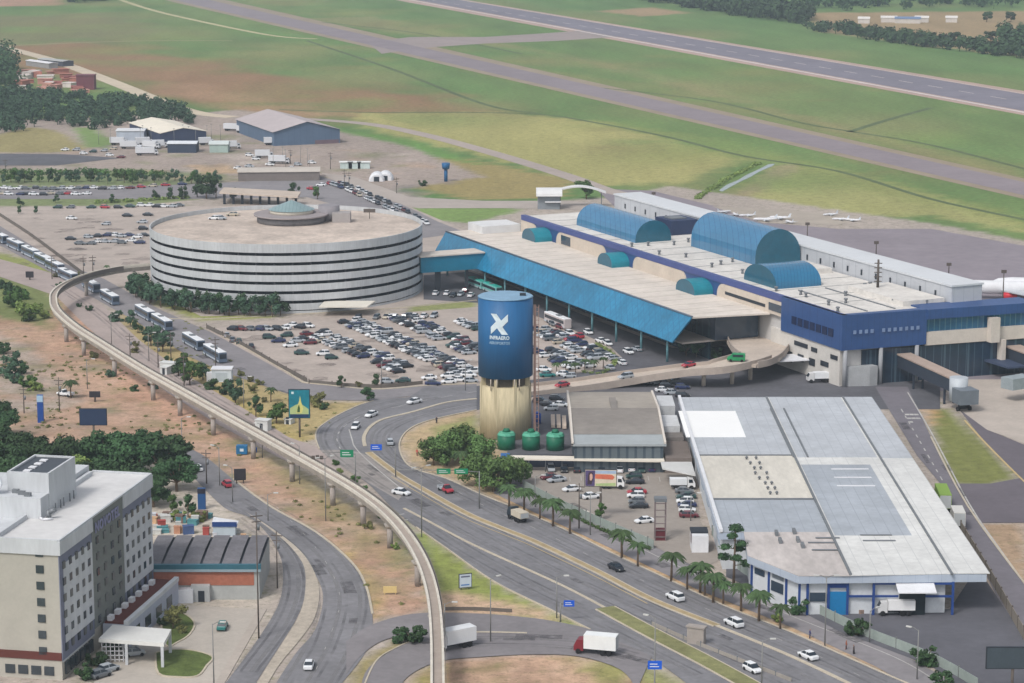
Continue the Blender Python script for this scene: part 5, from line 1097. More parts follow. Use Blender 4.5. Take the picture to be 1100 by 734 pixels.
p = P(748, 692); m_ = MB(); m_.box(-1.6, -.6, 0, 1.6, .6, 3.2); m_.box(-1.8, -.8, 3.2, 1.8, .8, 3.5)
one(m_, 'concrete_pier', mat('pier_concrete', (156, 148, 142)), 'squat concrete block in the avenue median above the blue sign', 'concrete block', p, R(-25))

# ================================================================== vehicles
CARC = {'white': (226, 228, 230), 'silver': (168, 174, 180), 'grey': (104, 110, 116), 'black': (38, 42, 50), 'dark blue': (40, 52, 92), 'dark green': (40, 72, 70), 'red': (168, 42, 58), 'maroon': (104, 38, 48), 'teal': (40, 118, 116), 'beige': (186, 176, 158), 'blue': (60, 96, 150), 'green': (22, 136, 84)}
CG = mat('car_glass', (36, 46, 56), .12, .1, 1, spec=.7); LAMP = mat('lamp_glass', (206, 206, 196), .2, .05, 2); TAIL = mat('tail_lamp', (150, 30, 30), .3, .05, 2)
def paint(c_): return mat('paint_' + c_.replace(' ', '_'), CARC[c_], .32, .02, .5, spec=.6)
SHAPES = {   # body stations (x, half width, sill, belt) ; cabin (x rear foot, x rear top, x front top, x front foot, belt, roof)
 'hatchback': ([(-1.95, .70, .35, .85), (-1.85, .82, .25, .98), (-1.0, .86, .2, 1.0), (.6, .86, .2, .98), (1.35, .84, .22, .86), (1.9, .78, .28, .72), (2.0, .66, .38, .6)], (-1.85, -1.5, .35, 1.15, .96, 1.5)),
 'sedan': ([(-2.2, .70, .38, .86), (-2.1, .82, .28, .96), (-1.2, .87, .2, .98), (.7, .87, .2, .95), (1.5, .85, .22, .86), (2.15, .78, .28, .7), (2.25, .66, .38, .58)], (-1.65, -1.05, .4, 1.2, .94, 1.44)),
 'wagon': ([(-2.3, .74, .4, .95), (-2.2, .86, .3, 1.1), (-1.2, .9, .25, 1.12), (.7, .9, .25, 1.1), (1.5, .88, .28, 1.0), (2.15, .82, .34, .85), (2.3, .7, .42, .7)], (-2.2, -1.9, .35, 1.2, 1.08, 1.72)),
}
def hull(mb, st, mi=0):
    rings = []
    for x, hw, z0, z1 in st: rings.append([(x, -hw * .9, z0), (x, hw * .9, z0), (x, hw, (z0 + z1) * .5), (x, hw * .97, z1 - .08), (x, hw * .86, z1), (x, -hw * .86, z1), (x, -hw * .97, z1 - .08), (x, -hw, (z0 + z1) * .5)])
    mb.loft(rings, mi, True, False)
def cabin(mb, cb, hw, mg, mr):
    xr, xrt, xft, xf, z0, z1 = cb; b0, b1 = hw * .88, hw * .70
    v = [(xr, -b0, z0), (xf, -b0, z0), (xf, b0, z0), (xr, b0, z0), (xrt, -b1, z1), (xft, -b1, z1), (xft, b1, z1), (xrt, b1, z1)]
    mb.add(v, [(0, 1, 5, 4), (1, 2, 6, 5), (2, 3, 7, 6), (3, 0, 4, 7)], mg)
    mb.loft([[(xrt - .06, -b1 - .02, z1 - .05), (xrt - .06, b1 + .02, z1 - .05), (xrt + .1, b1 * .95, z1 + .04), (xrt + .1, -b1 * .95, z1 + .04)], [(xft + .06, -b1 - .02, z1 - .05), (xft + .06, b1 + .02, z1 - .05), (xft - .1, b1 * .95, z1 + .04), (xft - .1, -b1 * .95, z1 + .04)]], mr)
    if mr == mg: return
    xm = (xr + xf) / 2 - .1
    for sy in (-1, 1):    # pillar between the side windows
        mb.add([(xm - .06, sy * (b0 + .01), z0), (xm + .06, sy * (b0 + .01), z0), (xm + .05, sy * (b1 + .012), z1), (xm - .05, sy * (b1 + .012), z1)], [(0, 1, 2, 3) if sy < 0 else (3, 2, 1, 0)], mr)
CARMESH = {}
def lotcar(kind, colr):
    k = (kind, colr)
    if k not in CARMESH:
        st, cb = SHAPES[kind]; mb = MB(); hull(mb, st, 0); cabin(mb, cb, .87, 1, 0)
        ax = (-1.25, 1.3)
        for x in ax:
            for sy in (-1, 1): mb.cyl((x, sy * .70, .31), (x, sy * .89, .31), .32, .32, 10, 2)
        for sy in (-1, 1):
            mb.box(st[-2][0] - .03, sy * .6 - .14, .58, st[-2][0] + .1, sy * .6 + .14, .7, 3); mb.box(st[0][0] - .01, sy * .58 - .14, .68, st[0][0] + .1, sy * .58 + .14, .84, 4)
        CARMESH[k] = mb.mesh(kind.replace(' ', '_'), [paint(colr), CG, TYRE, LAMP, TAIL])
    return CARMESH[k]
WEI = ['white'] * 8 + ['silver'] * 7 + ['grey'] * 4 + ['black'] * 6 + ['dark blue'] * 3 + ['dark green'] + ['red'] + ['maroon'] + ['beige']
crng = random.Random(21)
CARS = []
def put_car(p, rz, kind, colr, label, group):
    CARS.append((p.y, Vector((p.x, p.y, p.z + .05 if p.z < 1 else p.z)), rz, kind, colr, label, group, crng.uniform(.95, 1.04)))
def place_cars(most=285):
    "the nearest cars as objects of their own, the tiny far ones as one mass"
    CARS.sort(key=lambda q: q[0])
    for y, p, rz, kind, colr, label, group, s in CARS[:most]:
        o = bpy.data.objects.new('parked_car', lotcar(kind, colr)); scn.collection.objects.link(o)
        o.location = p; o.rotation_euler = (0, 0, rz); o.scale = (s, s, s); tag(o, label, 'car', group)
    mb = MB(); slots = []; 
    for y, p, rz, kind, colr, label, group, s in CARS[most:]:
        me_ = lotcar(kind, colr); M = Matrix.Translation(p) @ Matrix.Rotation(rz, 4, 'Z') @ Matrix.Scale(s, 4); k = len(mb.v)
        mb.v += [M @ v.co for v in me_.vertices]
        for pl_ in me_.polygons:
            m__ = me_.materials[pl_.material_index]
            if m__ not in slots: slots.append(m__)
            mb.f.append([k + i for i in pl_.vertices]); mb.m.append(slots.index(m__)); mb.sm.append(False)
    if mb.f: tag(mb.build('far_cars', slots), 'tiny far cars queued and parked behind the round garage', 'cars', None, 'stuff')
AU = math.atan2(U.y, U.x); AN = math.atan2(N.y, N.x)
def car_row(a, b_, where, rz, double=False, spacing=2.65, fill=.93, group='cars in the big open car park', side=1, z=0.0):
    A, B2 = P(*a, z), P(*b_, z); d = B2 - A; L_ = d.length; n_ = int(L_ / spacing); cnt = 0
    for row in range(2 if double else 1):
        off = N * (2.5 if row else -2.5) if double else Vector((0, 0, 0)); cnt = 0
        for k in range(n_ + 1):
            if crng.random() > fill - .1: continue
            p = A + d * (k / max(n_, 1)) + off + N * crng.uniform(-.25, .25); kind = crng.choice(['hatchback', 'hatchback', 'sedan', 'wagon']); colr = crng.choice(WEI)
            sd = ('far side, ' if row else 'near side, ') if double else 'in '
            put_car(p, rz + (math.pi if crng.random() < .5 else 0) + crng.uniform(-.04, .04), kind, colr, '%s %s, %s from left, %s%s' % (colr, kind, ordw(cnt), sd, where), group); cnt += 1
def cars_at(lst, where, rz, group, z=0.0):
    lst = sorted(lst, key=lambda q: q[0]); n_ = 0
    for q in lst:
        kind = q[3] if len(q) > 3 else crng.choice(['hatchback', 'sedan']); put_car(P(q[0], q[1], z), rz + crng.uniform(-.1, .1) + (math.pi if crng.random() < .5 else 0), kind, q[2], '%s %s, %s from left %s' % (q[2], kind, ordw(n_), where), group); n_ += 1
car_row((338, 360), (438, 400), "left double row", AN, True, 2.9, .92)
car_row((378, 347), (502, 402), "middle double row", AN, True, 2.9, .96)
car_row((430, 342), (512, 380), 'double row left of the tower', AN, True, 2.8, .92)
car_row((580, 356), (652, 388), 'double row right of the tower', AN, True, 2.8, .92)
car_row((574, 375), (624, 396), 'short double row before the palms', AN, True, 2.8, .85)
car_row((494, 347), (512, 355), 'the short row touching the tower', AN, False, 2.8, .95)
car_row((385, 343), (476, 341), "the car park's top row", R(75), False, 2.8, .8)
cars_at([(250, 355, 'black'), (259, 355, 'maroon'), (268, 355, 'grey'), (278, 355, 'dark blue'), (287, 355, 'silver'), (298, 355, 'black'), (306, 354, 'white'), (314, 351, 'white'), (322, 353, 'black'), (331, 352, 'white')], 'in the back row at the car park corner', R(150), 'cars in the big open car park')
cars_at([(244, 362, 'silver'), (250, 367, 'grey'), (257, 369, 'dark green'), (270, 374, 'black')], 'against the diagonal fence', R(100), 'cars in the big open car park')
cars_at([(289, 364, 'dark green'), (299, 368, 'dark blue'), (308, 362, 'dark green'), (312, 373, 'white'), (320, 368, 'silver'), (324, 366, 'black'), (333, 370, 'maroon')], 'in the loose cluster beside the rows', R(190), 'cars in the big open car park')
cars_at([(324, 381, 'dark green'), (347, 382, 'white', 'hatchback'), (356, 386, 'dark green')], 'alone on open car park paving', R(190), 'cars in the big open car park')
cars_at([(416, 412, 'silver'), (433, 411, 'dark green'), (461, 408, 'white'), (465, 414, 'dark blue'), (481, 406, 'white'), (482, 412, 'white'), (492, 404, 'silver'), (493, 410, 'white'), (503, 405, 'white'), (506, 411, 'silver')], "along the car park's front kerb", R(185), 'cars in the big open car park')
cars_at([(584, 399, 'white'), (588, 405, 'teal'), (606, 404, 'white'), (612, 406, 'silver')], 'at the kerb under the short palms', R(180), 'cars in the big open car park')
cars_at([(468, 317, 'white'), (480, 317, 'white'), (487, 319, 'black'), (495, 318, 'silver'), (500, 314, 'maroon'), (506, 319, 'white')], 'on the small lot below the footbridge', R(80), 'cars under the footbridge')
cars_at([(645, 368, 'white'), (653, 371, 'white'), (668, 392, 'white'), (675, 380, 'white'), (684, 377, 'silver'), (655, 397, 'silver')], 'on the lane curving round the palms', AU, 'cars at the arrivals kerb')
cars_at([(612, 360, 'white'), (622, 363, 'red'), (632, 359, 'white'), (602, 353, 'maroon'), (594, 350, 'grey')], 'on the lane behind the white bus', AU, 'cars at the arrivals kerb')
cars_at([(580, 433, 'black'), (588, 436, 'black'), (592, 441, 'silver'), (602, 437, 'white'), (598, 430, 'black')], 'in shade between tower and grey shed', R(170), 'cars in the storage yard')
cars_at([(706, 413, 'silver'), (716, 416, 'black'), (724, 413, 'grey'), (733, 418, 'dark blue'), (712, 421, 'white'), (722, 424, 'silver'), (733, 427, 'black'), (698, 413, 'black'), (690, 412, 'dark blue')], 'below the ramp beside the grey shed', R(185), 'cars below the ramp')
cars_at([(666, 507, 'white'), (678, 506, 'white'), (689, 507, 'dark green'), (700, 506, 'dark blue'), (592, 506, 'silver'), (646, 507, 'black'), (620, 507, 'black'), (606, 507, 'black')], 'under the long white awning', R(90), 'cars under the awning')
cars_at([(681, 514, 'dark green'), (682, 520, 'black'), (684, 531, 'red'), (683, 535, 'white'), (684, 541, 'grey'), (686, 546, 'black')], "in the showroom lot's middle column", R(180), 'cars on the showroom lot')
cars_at([(735, 530, 'grey'), (737, 536, 'dark green'), (736, 541, 'white'), (738, 545, 'dark blue'), (738, 550, 'white'), (740, 556, 'maroon')], 'in the column beside the warehouse wall', R(180), 'cars on the showroom lot')
cars_at([(590, 515, 'maroon'), (598, 518, 'silver'), (614, 528, 'white'), (635, 536, 'white'), (692, 562, 'white')], 'scattered near the showroom lot wall', R(200), 'cars on the showroom lot')
up_l = [(77, 236, 'white'), (114, 242, 'silver'), (137, 233, 'black'), (76, 258, 'black'), (86, 263, 'grey'), (98, 263, 'grey'), (95, 256, 'silver'), (104, 255, 'black'), (104, 261, 'white'), (115, 254, 'dark blue'), (113, 261, 'silver'), (122, 254, 'white'), (123, 261, 'silver'), (130, 255, 'silver'), (131, 262, 'grey'), (139, 254, 'dark blue'), (141, 260, 'white'), (148, 256, 'white'), (150, 262, 'dark blue'), (153, 240, 'silver'), (154, 247, 'black'), (159, 232, 'black'), (155, 254, 'black')]
cars_at(up_l, 'on open paving left of the garage', R(175), 'cars left of the round garage')
cars_at([(62, 224, 'dark green'), (76, 224, 'grey'), (98, 224, 'dark green'), (113, 224, 'red'), (127, 224, 'black'), (140, 223, 'dark green'), (152, 222, 'white'), (160, 222, 'white'), (168, 223, 'black'), (176, 223, 'white'), (185, 223, 'silver'), (193, 222, 'grey')], 'in the queue above the left paving', R(178), 'cars on the back street')
for r_, (yy, lab) in enumerate(((203.5, 'in the far queue of the back street'), (209.5, 'in the near queue of the back street'))):
    cars_at([(x + crng.uniform(-2, 2), yy + crng.uniform(-.6, .6), crng.choice(WEI)) for x in range(2, 132 if r_ == 0 else 98, 9)], lab, R(178), 'cars on the back street')
cars_at([(140, 203, 'maroon'), (152, 202, 'red'), (164, 201, 'beige'), (178, 200, 'red'), (196, 199, 'dark blue')], 'in the reddish tail of the far queue', R(178), 'cars on the back street')
curve_q = smooth(G([(352, 198), (370, 204), (390, 213), (410, 222), (430, 232), (448, 244)]), 5)
for k, p in enumerate(curve_q[1::1]):
    if k % 5 == 4: continue
    for off in (0, 1):
        d = curve_q[min(k + 2, len(curve_q) - 1)] - curve_q[k]; colr = crng.choice(WEI); kind = crng.choice(['hatchback', 'sedan', 'wagon'])
        put_car(Vector((p.x, p.y, .05)) + Vector((1, .4, 0)) * (4.5 * off), math.atan2(d.y, d.x), kind, colr, '%s %s, %s down the %s lane of traffic behind the garage' % (colr, kind, ordw(k), 'right' if off else 'left'), 'traffic behind the round garage')
cars_at([(300, 184, 'silver'), (312, 182, 'white'), (282, 186, 'grey'), (256, 182, 'white'), (268, 180, 'silver'), (290, 178, 'white'), (320, 178, 'silver'), (275, 172, 'white'), (268, 168, 'white'), (335, 176, 'white'), (345, 200, 'white'), (335, 204, 'red')], 'on the yard between hangar and garage', R(170), 'cars in the hangar yard')
cars_at([(70, 162, 'white'), (82, 162, 'silver'), (90, 166, 'white'), (100, 164, 'dark green'), (112, 163, 'silver'), (122, 161, 'beige'), (118, 168, 'white'), (130, 170, 'maroon')], 'at the end of the dark road beside the lorry yard', R(175), 'cars beside the lorry yard')
cars_at([(230, 236, 'white'), (237, 236, 'silver'), (250, 232, 'beige')], "on the round garage's roof", R(178), 'cars on the garage roof', 20.62)
place_cars()
# road vehicles with their parts
def road_car(pxy, head, kind, colr, label, z=0.0):
    p = P(*pxy, z); t = thing('car', label, 'car', (p.x, p.y, z + (.14 if z < 1 else 0)), head, 'cars driving on the roads')
    st, cb = SHAPES[kind]; mb = MB(); hull(mb, st, 0); mb.build('body', paint(colr), t, False)
    mb = MB(); cabin(mb, cb, .87, 0, 1); mb.build('cabin_glass', [CG, paint(colr)], t, False)
    for x in (-1.25, 1.3):
        for sy in (-1, 1): mb = MB(); mb.cyl((x, sy * .70, .31), (x, sy * .89, .31), .32, .32, 12); mb.build('wheel', TYRE, t, False)
    for sy in (-1, 1):
        mb = MB(); mb.box(st[-2][0] - .03, sy * .6 - .14, .58, st[-2][0] + .1, sy * .6 + .14, .7); mb.build('headlight', LAMP, t, False)
    return t
AV = heading((560, 560), (700, 625)); 
road_car((445, 434), heading((512, 425), (440, 440)), 'sedan', 'white', 'white taxi-like sedan leading three cars on the curve below the car park')
road_car((399, 448), heading((430, 440), (390, 455)), 'sedan', 'white', 'white sedan in the middle of the bend below the car park')
road_car((382, 461), heading((395, 450), (376, 470)), 'hatchback', 'white', 'white hatchback lowest on the outer lane of the bend')
road_car((419, 478), heading((430, 500), (424, 470)), 'hatchback', 'silver', 'silver hatchback alone on the inner lane of the bend')
road_car((431, 532), heading((420, 531), (450, 536)), 'sedan', 'white', 'white sedan crossing the avenue right beside the guideway')
road_car((662, 613), AV, 'sedan', 'black', 'black sedan on the upper carriageway before the palms')
road_car((725, 645), AV + math.pi, 'wagon', 'white', 'white estate car on the upper carriageway below the palms')
road_car((788, 673), AV + math.pi, 'wagon', 'white', 'white estate car with black bonnet side near the rightmost palms')
road_car((868, 708), AV + math.pi, 'sedan', 'white', 'white sedan lowest on the upper carriageway at right')
road_car((808, 722), AV, 'hatchback', 'white', 'white car half hidden behind the barrier at bottom right')
road_car((332, 718), heading((332, 728), (338, 708)), 'sedan', 'white', 'white sedan driving up the wide curved road at bottom left')
road_car((212, 506), heading((222, 512), (205, 500)), 'hatchback', 'white', 'white hatchback at the top of the curved road beside the dark trees')
road_car((244, 523), heading((250, 528), (236, 518)), 'hatchback', 'red', 'red hatchback on the curved road near the black roadside board')
road_car((239, 676), heading((236, 684), (243, 668)), 'hatchback', 'teal', 'teal hatchback on the pale hotel forecourt')
road_car((672, 407), heading((700, 402), (650, 409)), 'wagon', 'silver', 'silver car at the foot of the departures ramp', 1.8)
road_car((604, 416), heading((620, 413), (590, 418)), 'sedan', 'red', 'dark red car where the ramp meets the ground by the tower', .6)
road_car((740, 394), heading((760, 392), (720, 398)), 'sedan', 'red', 'red car climbing the departures ramp', 4.35)
road_car((108, 728), heading((100, 728), (120, 722)), 'hatchback', 'grey', 'grey hatchback under the trees left of the hotel canopy')
road_car((117, 722), heading((100, 728), (120, 722)), 'hatchback', 'silver', 'silver hatchback nearest the hotel canopy trellis')
road_car((144, 705), R(20), 'hatchback', 'silver', 'silver car in the shade of the hotel canopy')
road_car((997, 712), R(-30), 'hatchback', 'white', 'white car below the grey-green wall at bottom right')
road_car((985, 656), R(178), 'wagon', 'white', 'white van-like car beside scrap at the warehouse gate')
def pickup(pxy, head, colr, label, z=.14, bedc=None):
    p = P(*pxy); t = thing('pickup_truck', label, 'pickup', (p.x, p.y, z), head)
    mb = MB(); hull(mb, [(-.3, .88, .4, 1.0), (.2, .9, .35, 1.1), (1.4, .88, .35, 1.05), (2.3, .82, .4, .9), (2.45, .7, .5, .78)]); cabin(mb, (-.2, .0, .7, 1.4, 1.06, 1.75), .9, 1, 0); mb.build('cab', [paint(colr), CG], t, False)
    mb = MB(); mb.box(-2.6, -.9, .55, -.35, .9, .7); mb.box(-2.6, -.9, .7, -.35, -.84, 1.15); mb.box(-2.6, .84, .7, -.35, .9, 1.15); mb.box(-2.6, -.84, .7, -2.54, .84, 1.15); mb.build('load_bed', paint(bedc or colr), t, False)
    for x in (-1.7, 1.5):
        for sy in (-1, 1): mb = MB(); mb.cyl((x, sy * .7, .36), (x, sy * .92, .36), .37, .37, 12); mb.build('wheel', TYRE, t, False)
pickup((479, 529), AV + 0, 'red', 'red-cabbed pickup with a pale bed on the upper carriageway under the trees', .14, 'silver')
pickup((70, 426), R(150), 'white', 'white pickup parked in the dirt near the blue pylon')
def box_truck(pxy, head, L_, wd, h, cabc, boxc, label, green=None, z=.18, group='box lorries'):
    p = P(*pxy); t = thing('box_truck', label, 'lorry', (p.x, p.y, z), head, group)
    mb = MB(); mb.box(-L_ / 2, -wd / 2, 1.1, L_ / 2 - 1.9, wd / 2, h); bx_ = mb.build('cargo_box', mat('cargo_%s' % (boxc,), boxc, .5, .04, .5), t, False)
    mb = MB(); mb.box(-L_ / 2 - .03, -wd / 2 + .1, 1.2, -L_ / 2 - .005, wd / 2 - .1, h - .15); mb.build('rear_door', mat('door_grey', (176, 180, 182), .5, .05, .5), bx_, False)
    mb = MB(); x = L_ / 2 - 1.8; w2 = wd / 2 - .1
    mb.loft([[(x, -w2, .6), (x, w2, .6), (x, w2, 2.7), (x, -w2, 2.7)], [(x + 1.2, -w2, .6), (x + 1.2, w2, .6), (x + 1.2, w2, 2.6), (x + 1.2, -w2, 2.6)], [(x + 1.75, -w2, .6), (x + 1.75, w2, .6), (x + 1.75, w2, 1.5), (x + 1.75, -w2, 1.5)]]); cb = mb.build('cab', mat('cab_%s' % (cabc,), cabc, .4, .04, .5), t, False)
    mb = MB(); mb.add([(x + 1.25, -w2 + .1, 2.5), (x + 1.25, w2 - .1, 2.5), (x + 1.74, w2 - .1, 1.6), (x + 1.74, -w2 + .1, 1.6)], [(0, 3, 2, 1)]); mb.add([(x + .3, -w2 - .01, 1.6), (x + 1.3, -w2 - .01, 1.6), (x + 1.1, -w2 - .01, 2.4), (x + .3, -w2 - .01, 2.4)], [(0, 1, 2, 3)]); mb.build('windscreen', CG, cb, False)
    mb = MB(); mb.box(-L_ / 2 + .3, -.5, .6, L_ / 2 - 1, .5, 1.1); mb.build('chassis', DARK, t, False)
    for x in (-L_ / 2 + 1.3, -L_ / 2 + 2.4, L_ / 2 - .9):
        for sy in (-1, 1): mb = MB(); mb.cyl((x, sy * (wd / 2 - .4), .5), (x, sy * (wd / 2 - .05), .5), .5, .5, 12); mb.build('wheel', TYRE, t, False)
box_truck((640, 703), heading((664, 704), (618, 700)), 7.8, 2.4, 3.7, (122, 40, 50), (226, 228, 228), 'white box lorry with a dark red cab on the truck road')
box_truck((488, 697), heading((505, 691), (465, 699)), 8.0, 2.4, 3.7, (206, 206, 208), (222, 224, 226), 'white box lorry half hidden by the guideway beam')
box_truck((1012, 545), heading((1005, 525), (1020, 560)) + math.pi, 12, 2.6, 4.2, (90, 130, 60), (126, 158, 60), 'green box lorry with a cream roof beside the warehouse')
box_truck((1028, 566), heading((1005, 525), (1020, 560)) + math.pi, 8, 2.5, 4.0, (200, 200, 196), (206, 204, 198), 'white box lorry behind the green one beside the warehouse')
m_ = MB(); p = P(1012, 545)
box_truck((556, 560), AV + math.pi, 6.0, 2.1, 2.4, (44, 56, 66), (196, 186, 168), 'small tipper with dark cab and sand-coloured load near the first palm')
box_truck((657, 525), R(-8), 6.0, 2.1, 2.7, (222, 222, 222), (224, 224, 226), 'white van below the coloured billboard')
box_truck((733, 526), R(0), 5.8, 2.0, 2.5, (222, 222, 222), (222, 224, 226), 'white van at the top of the column by the warehouse wall')
box_truck((962, 661), R(180), 7.0, 2.3, 3.0, (206, 206, 206), (226, 226, 226), 'white lorry parked in front of the loading door')
box_truck((880, 411), R(190), 7.0, 2.2, 2.8, (210, 210, 210), (224, 226, 228), 'white tanker-like van in front of the terminal base wall')
p = P(791, 388, 6.0); t = thing('green_van', 'bright green van on the top bend of the departures ramp', 'van', p, R(172))
mb = MB(); hull(mb, [(-2.4, .9, .4, 2.0), (-2.3, 1.0, .3, 2.2), (1.0, 1.0, .3, 2.2), (1.6, .98, .3, 1.4), (2.4, .9, .35, 1.1), (2.5, .8, .4, .9)]); mb.build('body', paint('green'), t, False)
mb = MB(); mb.box(-1.9, -1.03, 1.3, 1.0, -1.0, 1.95); mb.box(-1.9, 1.0, 1.3, 1.0, 1.03, 1.95); mb.build('side_windows', CG, t, False)
for x in (-1.5, 1.5):
    for sy in (-1, 1): mb = MB(); mb.cyl((x, sy * .75, .35), (x, sy * 1.0, .35), .36, .36, 12); mb.build('wheel', TYRE, t, False)
# buses
def make_bus(L_=14.5):
    t = thing('city_bus', '', 'bus', (0, 0, 0), 0, 'buses queued on the bus road')
    mb = MB(); l = L_ / 2
    mb.loft([[(x, -w_, .35), (x, w_, .35), (x, w_, 1.6), (x, w_, 2.95), (x, w_ * .9, 3.1), (x, -w_ * .9, 3.1), (x, -w_, 2.95), (x, -w_, 1.6)] for x, w_ in ((-l, 1.15), (-l + .2, 1.25), (l - .3, 1.25), (l, 1.12))]); mb.build('body', mat('bus_side', (92, 106, 124), .45, .06, .3), t, False)
    mb = MB(); mb.loft([[(x, -w_, 3.1), (x, w_, 3.1), (x, w_ * .9, 3.25), (x, -w_ * .9, 3.25)] for x, w_ in ((-l + .1, 1.2), (l - .1, 1.2))]); rf = mb.build('roof', mat('bus_roof', (226, 228, 230), .5, .04, .5), t, False)
    mb = MB(); mb.box(-2, -.7, 3.25, 0, .7, 3.5); mb.build('roof_hatch', STEEL, rf, False)
    mb = MB(); mb.box(-l + .5, -1.27, 1.6, l - .6, -1.253, 2.6); mb.box(-l + .5, 1.253, 1.6, l - .6, 1.27, 2.6); mb.build('side_windows', CG, t, False)
    mb = MB(); mb.box(l - .02, -1.0, 1.3, l + .02, 1.0, 2.7); mb.build('windscreen', CG, t, False)
    mb = MB(); mb.box(-l + .1, -1.275, .45, l - .1, -1.256, .9); mb.box(-l + .1, 1.256, .45, l - .1, 1.275, .9); mb.build('skirt', mat('bus_skirt', (178, 186, 194), .5, .05, .5), t, False)
    for x in (-l + 2.6, l - 2.4):
        for sy in (-1, 1): mb = MB(); mb.cyl((x, sy * .95, .5), (x, sy * 1.28, .5), .5, .5, 12); mb.build('wheel', TYRE, t, False)
    return t
bus0 = make_bus(); freeze(bus0)
blist = [(0, 260), (17, 268), (33, 276), (47, 284), (59, 291), (73, 301), (98, 312), (118, 325), (156, 342), (174, 352), (208, 373), (231, 386)]
for i, (px, py) in enumerate(blist):
    o = bus0 if i == 0 else copy_tree(bus0)
    p = P(px, py); o.location = (p.x, p.y, .12); o.rotation_euler = (0, 0, heading((170, 345), (235, 382)) + (0.06 if i < 6 else 0))
    o['label'] = ('white-roofed city bus, leftmost of the queue at the left edge', 'white-roofed city bus, second in the queue at the left edge', 'white-roofed city bus, third in the queue at the left edge', 'white-roofed city bus, fourth in the queue at the left edge', 'white-roofed city bus, fifth in the queue at the left edge',
                  'blue-sided city bus just before the guideway bend', 'city bus just inside the guideway bend', 'city bus leading the pair inside the guideway bend', 'city bus left of a pair below the garage trees', 'city bus right of a pair below the garage trees', 'city bus left of the pair nearest the small white kiosk', 'city bus nearest the small white kiosk')[i]
o = copy_tree(bus0); p = P(599, 350); o.location = (p.x, p.y, .1); o.rotation_euler = (0, 0, AU + math.pi); o['label'] = 'white-topped coach waiting beside the glass front right of the tower'; o['group'] = 'coaches at the terminal'
for ch in o.children:
    if ch.name.startswith('body'): ch.data = ch.data.copy(); ch.data.materials[0] = mat('coach_side', (186, 178, 178), .45, .06, .3)
for px, py, lab in ((513, 309, 'turquoise minibus left of its pair under the glass front'), (529, 315, 'turquoise minibus right of its pair under the glass front')):
    o = copy_tree(bus0); p = P(px, py); o.location = (p.x, p.y, .1); o.rotation_euler = (0, 0, AU); o.scale = (.75, .95, .9); o['label'] = lab; o['group'] = 'coaches at the terminal'
    for ch in o.children:
        if ch.name.startswith('roof'): ch.data = ch.data.copy(); ch.data.materials[0] = mat('turquoise', (60, 180, 168), .5, .06, .5)
        if ch.name.startswith('body'): ch.data = ch.data.copy(); ch.data.materials[0] = mat('turquoise_side', (120, 184, 180), .5, .06, .5)
# lorries in the far yard
for k, (px, py, rz, L_, lab) in enumerate(((265, 144, -50, 16, 'long white lorry parked against the left side of the hangar'), (252, 141, -20, 12, 'white lorry left of the hangar corner'), (292, 156, 10, 8, 'white lorry in front of the hangar corner'),
        (140, 160, 5, 10, 'grey-white lorry at the left of the lorry yard'), (155, 156, 20, 9, 'white lorry in front of the cream-roofed depot'), (163, 160, -15, 9, 'white lorry between depot and small office'), (172, 159, 10, 8, 'white lorry touching the small office'), (158, 167, 5, 11, 'pale lorry lowest in the lorry yard'), (128, 156, 0, 9, 'white lorry left of the grey box store'), (150, 165, 90, 8, 'pale lorry seen end-on in the yard'), (212, 152, -30, 9, 'pale lorry behind the small dark-walled office'), (222, 156, 20, 8, 'pale lorry between office and marquee'), (250, 160, 10, 8, 'pale lorry right of the marquee'), (284, 170, 5, 9, 'pale lorry on the yard below the hangar corner'), (300, 176, -8, 10, 'pale lorry lowest on the yard below the hangar'))):
    box_truck((px, py), R(rz), L_, 2.5, 3.8, (196, 198, 202), (208, 210, 214), lab, group='lorries in the far yard')

